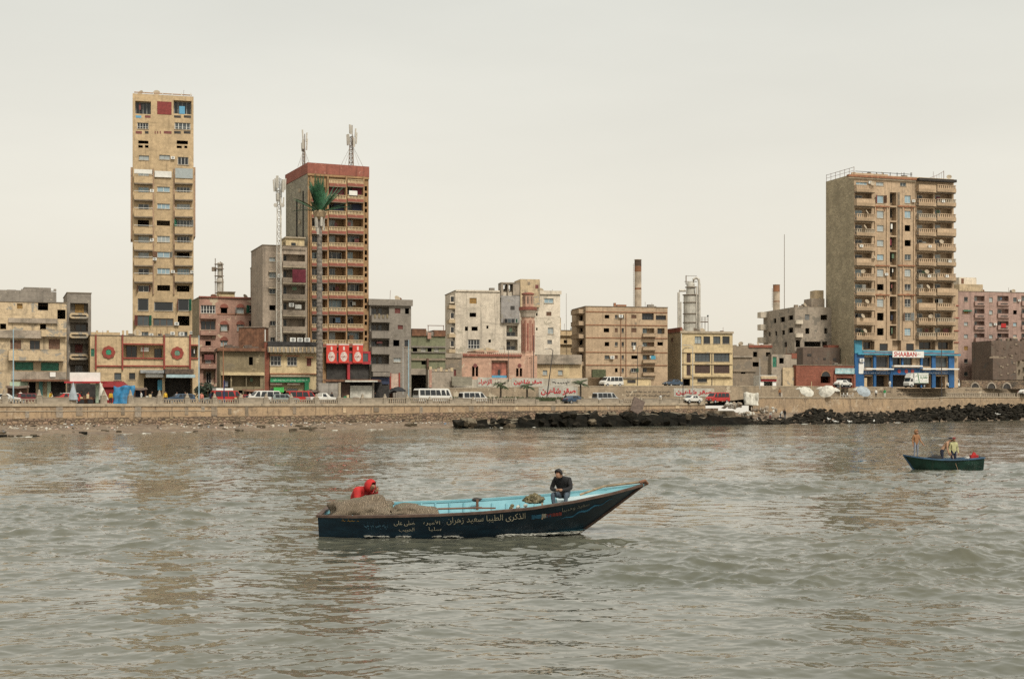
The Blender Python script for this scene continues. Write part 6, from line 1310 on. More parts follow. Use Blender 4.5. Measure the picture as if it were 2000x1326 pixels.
CW = M('white car paint', (.66, .64, .58), .3, .06, dirt=.12); CR = M('red car paint', (.42, .025, .02), .3, .12, dirt=.1); CDR = M('dark red car paint', (.15, .025, .025), .35, .15, dirt=.15); CG = M('grey green car paint', (.22, .25, .23), .35, .1, dirt=.15); CB = M('dark blue car paint', (.05, .08, .12), .3, .1); CS = M('silver car paint', (.42, .42, .40), .3, .1)
zr = 3.53
vehicle('parked_car', 'dark red car parked before the pale green shop wall', 'estate', 62, 196, zr, 0, CDR, 'car', 'cars on the waterfront road'); vehicle('parked_car', 'red jeep-like car with pale roof rack near the closed grey parasol', 'estate', 126, 197, zr, 180, CR, 'car', 'cars on the waterfront road', (-1.7, .4, .08))
vehicle('pickup_truck', 'red pickup with a white canopy before the olive building', 'minibus', 444, 209, zr, 0, CR, 'van', 'vehicles on the waterfront road', (-2.0, .6, .35)); vehicle('parked_car', 'red car nose just right of the red pickup', 'car', 472, 214, zr, 180, CR, 'car', 'cars on the waterfront road')
vehicle('minibus', 'white minibus standing before the green shop', 'minibus', 516, 212, zr, 180, CW, 'van', 'vehicles on the waterfront road'); vehicle('parked_car', 'grey green car between the white and red minibuses', 'estate', 556, 213, zr, 0, CG, 'car', 'cars on the waterfront road'); vehicle('minibus', 'red minibus before the cream shop house', 'minibus', 589, 216, zr, 0, CR, 'van', 'vehicles on the waterfront road')
vehicle('minibus', 'long white bus on the road below the rubble wall', 'coaster', 845, 226, zr - .05, 0, CW, 'bus', 'vehicles on the waterfront road'); vehicle('minibus', 'white minibus left of the first verge palm', 'minibus', 924, 230, zr - .05, 0, CW, 'van', 'vehicles on the waterfront road')
vehicle('minibus', 'white minibus on the upper street before the beige banded block', 'minibus', 1194, 272, 6.75, 180, CW, 'van', 'vehicles on the upper street'); vehicle('minibus', 'grey minibus below the upper street, behind the balustrade', 'minibus', 1182, 247, zr, 0, CS, 'van', 'vehicles on the waterfront road')
vehicle('parked_car', 'dark blue car on the upper street beside the cream office', 'car', 1314, 279, 6.9, 180, CB, 'car', 'vehicles on the upper street'); vehicle('parked_car', 'white car on the lower road under the right red writing', 'car', 1350, 256, zr + .1, 180, CW, 'car', 'cars on the waterfront road'); vehicle('minibus', 'red minibus at the end of the balustrade', 'minibus', 1402, 259, zr + .1, 180, CR, 'van', 'vehicles on the waterfront road')
vehicle('parked_car', 'white sedan outside the red brick shop', 'car', 1646, 290, 6.95, 0, CW, 'car', 'vehicles on the upper street'); vehicle('minibus', 'white minibus right of the delivery truck', 'minibus', 1857, 314, 7.0, 180, CW, 'van', 'vehicles on the upper street')
vehicle('parked_car', 'white car half seen at the right edge below the arches', 'car', 2003, 326, 5.4, 0, CW, 'car', 'cars on the waterfront road')

vehicle('parked_car', 'white car behind the first stall at the far left', 'car', 8, 192, zr, 0, CW, 'car', 'cars on the waterfront road'); vehicle('parked_car', 'dark car before the thatch awning of the medallion hall', 'estate', 350, 206, zr, 180, CB, 'car', 'cars on the waterfront road'); vehicle('parked_car', 'silver car before the grey concrete building shop', 'car', 742, 231, zr, 0, CS, 'car', 'cars on the waterfront road'); vehicle('parked_car', 'dark blue car by the bushy verge palm', 'car', 1122, 243, zr, 0, CB, 'car', 'cars on the waterfront road'); vehicle('parked_car', 'grey green car between the pickup and the street tree', 'estate', 418, 212, zr, 180, CG, 'car', 'cars on the waterfront road'); vehicle('pickup_truck', 'white pickup behind the balustrade right of the red minibus', 'pickup', 628, 213, zr, 0, CW, 'truck', 'vehicles on the waterfront road')
for i, (px, lb, m) in enumerate(((168, 'wooden handcart before the signboard stall', RUST), (290, 'handcart with pale crates under the grey awning', UW), (468, 'brown handcart before the olive building', RUST), (676, 'handcart with green crates before the shack', GREENP))):
    Yc = tbl(WL, px) + 4.5; t = tag(empty('handcart', at(px, Yc, zr), R(20)), lb, 'cart', 'handcarts on the waterfront'); MB().box(-.9, .9, -.4, .4, .7, .8).build('bed', RUST, t)
    for sx in (-.6, .6): MB().tube([(sx, -.45, .35), (sx, -.38, .35)], .35, 12).build('wheel', RUBBER, t)
    for k in range(4): MB().box(-.8 + k * .42, -.45 + k * .42, -.3, .3, .802, 1.0 + .2 * (k % 3)).build('crate', m if k % 2 else YEL, t)
    MB().tube([(.9, 0, .75), (1.4, 0, .95)], .03, 4).build('handle', RUST, t)
# delivery truck
t = tag(empty('delivery_truck', at(1786, 302, 6.95), R(30)), 'white box delivery truck with green lettering outside the blue restaurant', 'truck')
MB().box(-1.0, 3.1, -1.0, 1.0, .95, 3.15).build('cargo_box', WHITEP, t); mb = MB(); GRN = M('dark green print', (.03, .16, .05), .7)
mb.add([(.3, -1.012, 1.0), (.55, -1.012, 1.0), (.05, -1.012, 3.1), (-.2, -1.012, 3.1)], [(0, 1, 2, 3)]); mb.box(-.95, 3.05, -1.014, -1.004, 1.0, 1.08); mb.box(.2, 3.05, -1.015, -1.004, 2.72, 2.78); mb.box(-.95, 3.05, -1.013, -1.004, 3.05, 3.1); mb.build('cargo_stripe', GRN, t)
lettering('نافارتا', lambda u, v, l: (.7 + 2.1 * u, -1.02 - l, 1.75 + .8 * v), GRN, t, bold=.02); lettering(2, lambda u, v, l: (-.8 + .8 * u, -1.02 - l, 2.2 + .5 * v), GRN, t); lettering(2, lambda u, v, l: (-.75 + .8 * u, -1.02 - l, 1.3 + .4 * v), GRN, t); lettering(5, lambda u, v, l: (.7 + 2.0 * u, -1.02 - l, 1.35 + .22 * v), GRN, t)
pr = [(-2.35, .45), (-2.38, 1.0), (-2.2, 1.25), (-1.85, 2.05), (-1.05, 2.1), (-1.05, .45)]; mb = MB(); n = 6; mb.add([(x, -.85, z_) for x, z_ in pr] + [(x, .85, z_) for x, z_ in pr], [tuple(range(n)), tuple(range(n, 2 * n))[::-1]] + [((k + 1) % n, k, n + k, n + (k + 1) % n) for k in range(n)]); mb.build('cab', CW, t)
mb = MB(); mb.add([(-2.05, -.862, 1.28), (-1.3, -.862, 1.28), (-1.3, -.862, 1.9), (-1.8, -.862, 1.9)], [(0, 1, 2, 3)]); mb.build('window', GL_D, t); mb = MB(); mb.quad((-2.18, -.75, 1.33), (-1.89, -.75, 1.98), (-1.89, .75, 1.98), (-2.18, .75, 1.33)); mb.build('windscreen', GL_D, t); mb = MB(); mb.add([(-2.1, -.75, 2.11), (-1.1, -.75, 2.11), (-1.1, -.75, 3.0), (-1.6, -.75, 3.0), (-2.1, .75, 2.11), (-1.1, .75, 2.11), (-1.1, .75, 3.0), (-1.6, .75, 3.0)], [(0, 1, 2, 3), (7, 6, 5, 4), (0, 3, 7, 4), (3, 2, 6, 7), (1, 5, 6, 2)]); mb.build('roof_fairing', CW, t)
MB().box(-1.0, 3.1, -.4, .4, .6, .94).build('chassis', DFRAME, t)
for wx in (-1.7, 2.0):
    for s in (-1, 1): wh = MB().tube([(wx, s * .6, .38), (wx, s * .9, .38)], .38, 14).build('wheel', RUBBER, t); MB().tube([(wx, s * .85, .38), (wx, s * .92, .38)], .2, 10).build('rim', CHROME, wh)
for s in (-1, 1): MB().box(-2.42, -2.34, s * .6 - .14, s * .6 + .14, .72, .9).build('headlight', LAMPG, t)

# ------------------------------------------------------------------ stalls, parasols, tarpaulins on the waterfront
def parasol(label, px, py, Y, r, mat, tilt=(0, 0), h=2.2, zb=None, group='white parasols', open_=1.0):
    p = P(px, py, Y); t = tag(empty('parasol', (p.x, Y, p.z - h if zb is None else zb)), label, 'parasol', group); hh = p.z - t.location.z
    mb = MB(); n = 16; r *= .85; hp = r * .42; vs = [(0, 0, 0)] + [(r * math.cos(2 * PI * k / n), r * math.sin(2 * PI * k / n), -hp * (1.0 if k % 2 else 1.16)) for k in range(n)] + [(r * .97 * math.cos(2 * PI * k / n), r * .97 * math.sin(2 * PI * k / n), -hp - .12) for k in range(n)]
    mid = len(vs); vs += [(r * .55 * math.cos(2 * PI * k / n), r * .55 * math.sin(2 * PI * k / n), -hp * (.36 if k % 2 else .46)) for k in range(n)]
    fs = [(0, mid + k, mid + (k + 1) % n) for k in range(n)] + [(mid + k, 1 + k, 1 + (k + 1) % n, mid + (k + 1) % n) for k in range(n)] + [(1 + k, 1 + n + k, 1 + n + (k + 1) % n, 1 + (k + 1) % n) for k in range(n)]
    mb.add(vs, fs); link('canopy', mb.mesh('canopy', mat), t, loc=(0, 0, hh), rot=(R(tilt[0]), R(tilt[1]), 0))
    d = Matrix.Rotation(R(tilt[1]), 3, 'Y') @ Matrix.Rotation(R(tilt[0]), 3, 'X') @ Vector((0, 0, -1)); mb = MB(); mb.tube([(0, 0, hh), (d.x * hh * .9, d.y * hh * .9, hh + d.z * hh * .9)], .03, 5); mb.build('pole', GALV, t)
UB = M('grey blue parasol cloth', (.34, .38, .40), .85, .2, 1.2, dirt=.2)
parasol('white parasol left of the pale post, upright', 1562, 756, 286, 1.05, UW); parasol('big white parasol tipped toward the water left of the pale post', 1578, 760, 279, 1.7, UW, (42, 16)); parasol('white parasol just right of the pale post, upright', 1604, 755, 285, 1.2, UW); parasol('big white parasol tipped to the left of the tea stall', 1613, 759, 280, 1.9, UW, (40, -28)); parasol('flat white parasol before the white sedan', 1632, 757, 287, 1.3, UW, (12, 8)); parasol('upright white parasol beside the grey blue tipped one', 1677, 755, 290, 1.4, UW, (10, -8)); parasol('grey blue parasol tipped toward the water', 1689, 760, 288, 1.7, UB, (48, 14), group='waterfront parasols')
parasol('open black parasol beside the grey concrete building', 778, 755, 228, 1.5, M('black parasol cloth', (.02, .02, .022), .8), (6, 4), 2.2, group='waterfront parasols')
def closed_parasol(label, px, y0, y1, Y, mat, lean=0):
    p = P(px, y0, Y); h = zat(y1, Y) - p.z; t = tag(empty('closed_parasol', (p.x, Y, p.z)), label, 'parasol', 'waterfront parasols'); MB().tube([(0, 0, -.4), (lean, 0, h + .1)], .035, 5).build('pole', GALV, t)
    mb = MB(); n = 10; vs = []; 
    for i in range(6): f = i / 5; vs += [(lean * (1 - f) + (.06 + .55 * f) * (1 + .22 * (k % 2)) * math.cos(2 * PI * k / n), (.06 + .4 * f) * math.sin(2 * PI * k / n), h * (1 - f * .82)) for k in range(n)]
    mb.add(vs, [(i * n + k, i * n + (k + 1) % n, (i + 1) * n + (k + 1) % n, (i + 1) * n + k) for i in range(5) for k in range(n)] + [tuple(range(n))]); mb.build('folded_canopy', mat, t)
closed_parasol('grey blue folded parasol by the white signboard stall', 143, 788, 748, 191, UB); closed_parasol('off-white folded parasol leaning by the red tent', 203, 788, 747, 194, UW, -.5)
def stall(name, label, cat, px0, px1, Y, y0, y1, parts):
    a, b_ = P(px0, y0, Y), P(px1, y0, Y); t = tag(empty(name, (a.x, Y, zr)), label, cat); k = Y / FPX
    for nm, x0, ya, x1, yb, d0, d1, m in parts: MB().box((x0 - px0) * k, (x1 - px0) * k, d0, d1, zat(yb, Y) - zr, zat(ya, Y) - zr).build(nm, m, t)
    return t
stall('signboard_stall', 'open shop stall under a big blank white signboard and red awning', 'stall', 135, 205, 201, 787, 727, [('signboard', 140, 727.5, 199, 745, -.9, -.7, WHITEP), ('awning', 135, 745.2, 207, 748.5, -2.2, .5, REDSH), ('pillar', 134, 748.7, 139, 787, -.6, -.2, GREYC), ('pillar', 189, 748.7, 194, 787, -.6, -.2, M('pale green shop wall')), ('back_wall', 139, 749, 189, 788, 2.2, 2.4, DARKI), ('roof_beam', 100, 741, 139.5, 744.5, -1.4, -.3, RUST), ('counter', 146, 776, 180, 787, .2, .8, RUST)])
t = stall('red_tent', 'dark red canvas tent beside the blue tarpaulin', 'tent', 200, 245, 203, 787, 744, [('tent_side', 200, 748.8, 222, 787, .0, 2.0, M('dark red canvas', (.23, .022, .022), .85, .2, 1))]); k = 203 / FPX
mb = MB(); z0, z1 = zat(756, 203) - zr, zat(744.5, 203) - zr; mb.add([(0, -.3, z0), (46 * k, -.3, z0), (46 * k, 2.3, z0), (0, 2.3, z0), (2 * k, 0, z1), (34 * k, 0, z1), (34 * k, 2.1, z1), (2 * k, 2.1, z1)], [(0, 1, 5, 4), (1, 2, 6, 5), (2, 3, 7, 6), (3, 0, 4, 7), (4, 5, 6, 7)]); mb.build('tent_roof', M('dark red canvas'), t)
def drape(name, label, cat, px0, px1, y0, y1, Y, mat, seed, amp=.25):
    a = P(px0, y1, Y); W = (px1 - px0) * Y / FPX; H = (y1 - y0) * Y / FPX; t = []; mb = MB(); nx, nz = 16, 12
    for j in range(nz + 1):
        for i in range(nx + 1):
            u, v = i / nx, j / nz; y = amp * noise.noise(Vector((u * 3.2, v * 1.3, seed))) + .12 * math.sin(u * 17 + seed) - .5 * (1 - v); t.append((W * u + .25 * noise.noise(Vector((u * 2, v * 3, seed + 4))), y, H * (v * (1 + .18 * noise.noise(Vector((u * 2.2, 0, seed + 9)))))))
    n = nx + 1; mb.add(t, [(j * n + i, j * n + i + 1, (j + 1) * n + i + 1, (j + 1) * n + i) for j in range(nz) for i in range(nx)]); o = mb.build(name, mat, smooth=True); o.location = a; tag(o, label, cat)
    md = o.modifiers.new('thickness', 'SOLIDIFY'); md.thickness = .03; return o
drape('tarpaulin', 'blue tarpaulin hung as a screen before the medallion hall', 'tarpaulin', 222, 263, 753, 790, 198, TARP, 3)
drape('tarpaulin', 'white sheet thrown over a boat on the broken sea wall', 'tarpaulin', 1452, 1481, 767, 792, 264, UW, 8, .8)
stall('metal_gate', 'dull grey corrugated gate left of the shack', 'gate', 622, 664, 220, 787, 748, [('gate_leaf', 622, 748, 642, 786, 0, .12, M('dull zinc', (.30, .27, .23), .7, .25, 1, dirt=.3)), ('gate_leaf', 642.5, 748, 661, 786, .02, .14, M('dull zinc')), ('gate_post', 661.3, 747, 665.5, 786, -.2, .3, LCONC)])
stall('waterfront_shack', 'ramshackle shack with a white panel front and tattered roof', 'shack', 634, 742, 222, 787, 740, [('roof', 634, 741, 740, 745.5, -1.0, 4, RUST), ('roof_sheet', 676, 743, 739, 746, -1.3, -1.02, UW), ('side_wall', 667, 748, 683, 786, .2, .5, M('brown boards', (.12, .07, .05), .8, .3)), ('white_panel', 684, 753, 727, 786, -.1, .2, UW), ('side_wall', 740, 752, 758, 786, 1, 2, DARKI), ('post', 728, 746, 731, 786, -.3, 0, GREYC), ('back_wall', 636, 746, 742, 787, 3.6, 3.8, DARKI), ('crate', 690, 776, 702, 786, -.8, -.3, RUST)])
for i, (x0, x1, yt, lb, m1, m2) in enumerate(((14, 52, 752, 'added dark canvas stall at the foot of the derelict block', DKRUIN, SHUTB), (262, 284, 756, 'narrow dark stall added between the blue tarpaulin and the shops', DKRUIN, NAVYC), (404, 431, 757, 'low brown stall added right of the street tree', RUST, DARKI), (478, 514, 759, 'brown canvas stall added before the olive building', RUST, DARKI), (604, 622, 760, 'small dark stall added beside the corrugated gate', DKRUIN, CLOTHM), (744, 772, 762, 'low dark stall added before the grey concrete building', DARKI, RUST))):  # stalls added to keep the street-level strip dark
    Yc = tbl(WL, (x0 + x1) / 2) + 9.5; k = Yc / FPX; a = P(x0, 787, Yc); W = (x1 - x0) * k; H = zat(yt, Yc) - zr; t = tag(empty('added_stall', (a.x, Yc, zr), R(20)), lb, 'stall', 'added stalls on the waterfront')
    mb = MB(); mb.add([(-.2, -.8, H - .35), (W + .2, -.8, H - .3), (W + .2, 1.2, H), (-.2, 1.2, H - .05), (W * .5, -.8, H - .45), (W * .5, 1.2, H - .12)], [(0, 4, 5, 3), (4, 1, 2, 5)]); cn = mb.build('canopy', m1, t); cn.modifiers.new('thickness', 'SOLIDIFY').thickness = .05
    for x in (.05, W - .05):
        for y in (-.7, 1.1): MB().tube([(x, y, 0), (x, y, H - .1)], .04, 5).build('post', RUST, t)
    MB().box(.1, W - .1, .9, 1.0, 0, H * .85).build('back_cloth', m2, t); MB().box(.15, W - .15, -.4, .2, .6, .68).build('table', RUST, t)
    for q in range(int(W / .35)): MB().box(.2 + q * .35, .48 + q * .35, -.35, .1, .682, .80 + .12 * (q % 3)).build('crate', (UW, RUST, TANC, GREENP, SHUTO)[(q + i) % 5], t)
o = tag(empty('wall_slab', P(1243, 800, 244)), 'broken slab leaning against the sea wall by the breakwater', 'slab'); MB().box(-1.1, 1.1, -.1, .2, -.6, 2.0).build('slab_face', M('dark broken slab', (.13, .095, .075), .9, .3), o); o.rotation_euler = (R(-12), R(24), R(20))
# row of rubble heaps on the broken shore
for i, (px, py, Y, s, lb) in enumerate(((1432, 788, 256, 1.3, 'heap of rubble and junk left of the white sheet'), (1495, 797, 262, 1.5, 'heap of rubble right of the white sheet'), (1462, 806, 256, 1.0, 'small heap of rubbish below the white sheet'))):
    p = P(px, py, Y); t = tag(empty('rubble_heap', (p.x, Y, p.z - s * .3)), lb, 'rubble')
    for k in range(26): MB().blob((random.gauss(0, s * .8), random.gauss(0, s * .5), random.uniform(-.3, .35) * s), [random.uniform(.15, .5) for _ in range(3)], k + i * 30, .5, 1).build('stone', (RUIN, RUIN2, UW)[k % 3], t)

# ------------------------------------------------------------------ boats
def hull(root, L, B, sheer, stem0, stemr, draft=.35, tran=.8, flip=1, outer=None, inner=None, rail=None, floor=.12, ns=40, nv=9, thick=.06, railh=.09, far_rail=None):
    """carvel hull: t along the length, v up the side. returns side(x,z) -> half beam for lettering"""
    xs = lambda z: stem0 + (L - stem0) * max(0, (z + .02) / (sheer(1) + .02)) ** stemr if z > 0 else stem0 + z * 1.6
    def bg(t): return B / 2 * (np.interp(t, [0, .12, .3, .5, .68, .82, .92, .975, 1], [tran, .9, .985, 1, .93, .72, .42, .17, .0]))
    def sect(v): return .60 + .40 * v ** .75
    def pt(t, v, ins=0):
        s_ = sheer(t); z = -draft * .9 + (s_ + draft * .9) * v; x = t * xs(z); hb = bg(t) * (sect(v) if t < .999 else 0); hb *= (1 - .25 * t ** 3 * (1 - v))
        if v < .12: hb *= .55 + .45 * v / .12
        return x, max(0, hb - ins), z
    def surf(ins, v0, sg, rev):
        mb = MB(); vs = []
        for i in range(ns + 1):
            t = i / ns * (.995 if ins else 1)
            for j in range(nv + 1): x, y, z = pt(t, v0 + (1 - v0) * j / nv, ins); vs.append((flip * x, sg * y, z))
        n = nv + 1; fs = [(i * n + j, (i + 1) * n + j, (i + 1) * n + j + 1, i * n + j + 1) for i in range(ns) for j in range(nv)]
        if rev: fs = [f[::-1] for f in fs]
        return vs, fs
    mb = MB()
    for sg in (-1, 1):
        v, f = surf(0, 0, sg, (sg > 0) ^ (flip < 0)); mb.add(v, f)
    tr = [pt(0, j / nv) for j in range(nv + 1)]; mb.add([(flip * x - flip * .002, -y, z) for x, y, z in tr] + [(flip * x - flip * .002, y, z) for x, y, z in tr], [(j, j + 1, nv + 2 + j, nv + 1 + j) for j in range(nv)])
    hu = mb.build('hull', outer, root, True); 
    mb = MB()
    for sg in (-1, 1):
        v, f = surf(thick, .36, sg, (sg < 0) ^ (flip < 0)); mb.add(v, f)
    tr = [pt(0, .36 + .64 * j / nv, thick) for j in range(nv + 1)]; mb.add([(flip * (x + .06), -y, z) for x, y, z in tr] + [(flip * (x + .06), y, z) for x, y, z in tr], [(j, j + 1, nv + 2 + j, nv + 1 + j) for j in range(nv)])
    mb.build('inner_planking', inner, root, True)
    mb = MB(); vs = []
    for i in range(ns): x, y, z = pt(i / ns, .38, thick + .0); vs += [(flip * x, -y, floor + max(0, z - .35) * .6), (flip * x, y, floor + max(0, z - .35) * .6)]
    mb.add(vs, [(2 * i, 2 * i + 1, 2 * i + 3, 2 * i + 2) for i in range(ns - 1)]); mb.build('floor_boards', inner, root)
    for sg in (-1, 1):
        mb = MB(); pts = []
        for i in range(ns + 1): x, y, z = pt(i / ns, 1); pts.append((flip * x, sg * max(0, y - .02), z))
        vs = []
        for k, (x, y, z) in enumerate(pts):
            o = .05 if k < ns else .04
            vs += [(x, y - sg * .09, z - .05), (x, y + sg * o, z - .05), (x, y + sg * o, z + railh - .05), (x, y - sg * .09, z + railh - .05)]
        mb.add(vs, [(4 * i + a, 4 * i + (a + 1) % 4, 4 * i + 4 + (a + 1) % 4, 4 * i + 4 + a) for i in range(ns) for a in range(4)] + [(0, 1, 2, 3)]); mb.build('gunwale', rail if (sg < 0 or not far_rail) else far_rail, root)
    x, y, z = pt(0, 1); mb = MB(); mb.box(min(flip * -.05, flip * .08), max(flip * -.05, flip * .08), -y, y, z - .05, z + railh - .052); mb.build('transom_rail', rail, root)
    pts = [(flip * (xs(zz_) + .015), 0, zz_) for zz_ in np.linspace(-.3, sheer(1) + .02, 10)]; MB().tube(pts, .05, 6).build('stem_post', rail, root)
    def side(x, z):
        t = min(.999, x / xs(z)); s_ = sheer(t); v = min(1, max(0, (z + draft * .9) / (s_ + draft * .9))); return pt(t, v)[1]
    return side, pt
m, n, b = newmat('tarred navy hull paint'); v = coords(n, (1, 1, 1)); c = mixc(n, ramp(n, noise_t(n, coords(n, (.6, 1, 2)), 1.6, 7, .7), .4, .7), (.004, .017, .032), (.010, .040, .066)); c = mixc(n, ramp(n, noise_t(n, coords(n, (1, 1, .35), (4, 2, 0)), 2.6, 8, .75), .60, .74), c, (.05, .04, .032)); n.links.new(c, b.inputs['Base Color']); b.inputs['Roughness'].default_value = .38; bump(n, b, noise_t(n, coords(n, (.4, 1, 6)), 3, 5), .25, .02); NAVYH = m
m, n, b = newmat('sky blue boat paint'); v = coords(n); c = mixc(n, ramp(n, noise_t(n, v, 1.4, 6), .3, .7), (.15, .35, .40), (.22, .44, .48)); c = mixc(n, ramp(n, noise_t(n, coords(n, (.5, 1, 2), (3, 3, 3)), 2.4, 8, .72), .6, .72), c, (.20, .17, .13)); n.links.new(c, b.inputs['Base Color']); b.inputs['Roughness'].default_value = .55; CYAN = m
RAILB = M('scuffed brown gunwale wood', (.085, .05, .034), .7, .4, 3, dirt=.3)
BX, BY = -5.37, 40.5
boat = tag(empty('fishing_boat', (BX, BY, 0)), 'long navy blue wooden fishing boat with raised bow and painted Arabic writing', 'boat'); boat.rotation_euler.x = R(2.2)
sheer1 = lambda t: float(np.interp(t, [0, .1, .25, .4, .55, .7, .82, .92, 1], [.64, .665, .70, .735, .80, .905, 1.05, 1.22, 1.40]))
side, hpt = hull(boat, 9.12, 3.55, sheer1, 7.2, .95, .4, .66, 1, NAVYH, CYAN, RAILB, railh=.065, far_rail=CYAN)
def hull_text(x0, x1, z0, z1, text, mat, slope=0, bold=.0, name='lettering'):
    lettering(text, lambda u, v, l: ((x0 + (x1 - x0) * u), -side(x0 + (x1 - x0) * u, z0 + (z1 - z0) * v + slope * u) - .012 - l * .6, z0 + (z1 - z0) * v + slope * u), mat, boat, name, bold)
LET = M('chalky cream letters', (.50, .45, .33), .8, .35, 6); LETB = M('faint blue letters', (.05, .12, .17), .8, .3, 6)
px2x = lambda px: (px - 1000) / FPX * 39.3 - BX
hull_text(px2x(874), px2x(1026), .43, .66, 'الذكرى الطيبا سعيد زهران', LET, .10)
hull_text(px2x(829), px2x(861), .42, .58, 'الأميره', LET); hull_text(px2x(839), px2x(863), .24, .37, 'سليا', LET)
hull_text(px2x(772), px2x(812), .40, .56, 'صلى على', LET); hull_text(px2x(781), px2x(811), .22, .36, 'الحبيب', LET)
hull_text(px2x(713), px2x(760), .30, .52, 6, LETB); hull_text(px2x(1098), px2x(1152), .70, .86, 'سعيد وحبيبا', LETB if False else M('dull grey letters', (.26, .25, .2), .8), .14)
hull_text(px2x(669), px2x(704), .50, .58, 3, M('yellow flame letters', (.45, .26, .05), .8), 0, .01, 'painted_flame')
mb = MB()
def hquad(x0, x1, za, zb, zc, zd, o=.012): return [(x0, -side(x0, za) - o, za), (x1, -side(x1, zb) - o, zb), (x1, -side(x1, zc) - o, zc), (x0, -side(x0, zd) - o, zd)]
FB, FR, FW = M('painted blue patch', (.03, .14, .24), .7, .4, 3), M('painted red patch', (.20, .04, .035), .7, .4, 3), M('painted pale patch', (.36, .34, .28), .8)
for i in range(6): a = px2x(1038) + i * .09; mb.add(hquad(a, a + .09, .55 + i * .008 + .03 * (i % 2), .558 + i * .008, .69, .685 - .02 * (i % 2)), [(0, 1, 2, 3)])
mb.build('painted_patch', FB, boat); mb = MB(); a = px2x(1058); mb.add(hquad(a, a + .12, .57, .58, .71, .70, .014), [(0, 1, 2, 3)]); mb.build('painted_patch', FW, boat); mb = MB()
for i in range(5): a = px2x(1062) + .06 + i * .09; mb.add(hquad(a, a + .08, .59 + .01 * i, .60 + .01 * i, .69 + .01 * i, .70 + .01 * i), [(0, 1, 2, 3)])
mb.build('painted_patch', FR, boat)
mb = MB(); k0 = 26
for i in range(k0):
    x0, x1 = px2x(1096) + i * (px2x(1200) - px2x(1096)) / k0, px2x(1096) + (i + 1) * (px2x(1200) - px2x(1096)) / k0; f0, f1 = i / k0, (i + 1) / k0
    z = lambda f: .50 + .52 * f ** 1.25 + .03 * math.sin(f * 22); mb.add(hquad(x0, x1, z(f0), z(f1), z(f1) + .05 * math.sin(PI * f1) + .01, z(f0) + .05 * math.sin(PI * f0) + .01), [(0, 1, 2, 3)])
mb.build('painted_wave', FB, boat)
for xx, w_ in ((2.9, .22), (4.3, .24), (5.9, .26)):
    hb = side(xx, .5) - .08; MB().box(xx - w_ / 2, xx + w_ / 2, -hb, hb, .47, .52).build('thwart', CYAN, boat)
for i in range(14):      # frames up the inside of the planking
    x = 1.0 + i * .42
    for s in (-1, 1):
        mb = MB(); pts = [(x, s * (side(x, z_) - .085), z_) for z_ in (.2, .4, .55, .68)]; mb.tube(pts, .03, 4); mb.build('frame', CYAN, boat)
mb = MB(); vs = []
for i in range(12): t_ = .79 + .2 * i / 11; x, y, z = hpt(t_, .9, .06); vs += [(x, -y, z), (x, y, z)]
mb.add(vs, [(2 * i, 2 * i + 1, 2 * i + 3, 2 * i + 2) for i in range(11)]); mb.build('foredeck', M('pale blue white deck paint', (.46, .56, .56), .6, .12, 1.5, dirt=.2), boat)
mb = MB(); mb.tube([(7.3, -.05, 1.1), (8.0, .1, 1.33), (8.7, 0, 1.42), (9.1, 0, 1.47), (9.16, .05, 1.38)], .035, 6); mb.build('bow_rope', M('old rope', (.28, .21, .13), .9, .3, 8), boat)
mb = MB(); mb.tube([(9.0, -.05, 1.45), (9.15, -.05, 1.5), (9.22, .04, 1.42), (9.1, .06, 1.36)], .05, 6); mb.build('bow_knot', RUST, boat)
MB().tube([(4.35, 1.32, .82), (4.35, 1.2, .35)], .04, 6).build('thole_rope', RUST, boat); MB().blob((4.33, 1.42, .80), (.14, .06, .06), 3, .5, 2).build('rowlock_pad', SHOE, boat); MB().tube([(6.2, -1.18, 1.0), (6.22, -1.24, .75), (6.2, -1.25, .55)], .025, 5).build('hanging_rope', M('old rope'), boat)
def heap(name, label, cat, c, rad, seed, mat, amp=.3, sub=4, fr=2.2):
    bm = bmesh.new(); bmesh.ops.create_icosphere(bm, subdivisions=sub, radius=1)
    for v in bm.verts:
        d = v.co.copy(); k = 1 + amp * noise.noise(d * 1.3 + Vector((seed, 0, 0))) + amp * .6 * noise.noise(d * 3.4 + Vector((0, seed, 0))) + amp * .28 * noise.noise(d * 9 + Vector((0, seed, 3)))
        z = d.z * k; v.co = Vector((d.x * k * rad[0], d.y * k * rad[1], (z if z > 0 else z * .25) * rad[2]))
    me = bpy.data.meshes.new(name); bm.to_mesh(me); bm.free(); me.materials.append(mat); me.polygons.foreach_set('use_smooth', [True] * len(me.polygons))
    o = link(name, me); o.location = c; return tag(o, label, cat)
def netm(name, a, b_, c_):
    m, n, b = newmat(name); v = coords(n); w1 = N(n, 'ShaderNodeTexWave', Scale=9, Distortion=9, Detail=4); n.links.new(v, w1.inputs['Vector'])
    c = mixc(n, ramp(n, noise_t(n, v, 1.6, 5), .35, .65), a, b_); c = mixc(n, ramp(n, noise_t(n, coords(n, (1, 1, 1), (5, 5, 5)), 1.3, 3), .55, .65), c, c_); c = mixc(n, ramp(n, w1.outputs['Fac'], .1, .5), mul(a, .45), c); n.links.new(c, b.inputs['Base Color']); b.inputs['Roughness'].default_value = .95
    h = N(n, 'ShaderNodeMath', operation='ADD'); n.links.new(w1.outputs['Fac'], h.inputs[0]); n.links.new(noise_t(n, v, 22, 6, .8), h.inputs[1]); bump(n, b, h.outputs[0], .9, .05); return m
NETM = netm('old fishing net', (.31, .235, .155), (.42, .33, .23), (.32, .32, .20)); NETM2 = netm('yellow brown net', (.27, .22, .10), (.38, .32, .19), (.25, .2, .12))
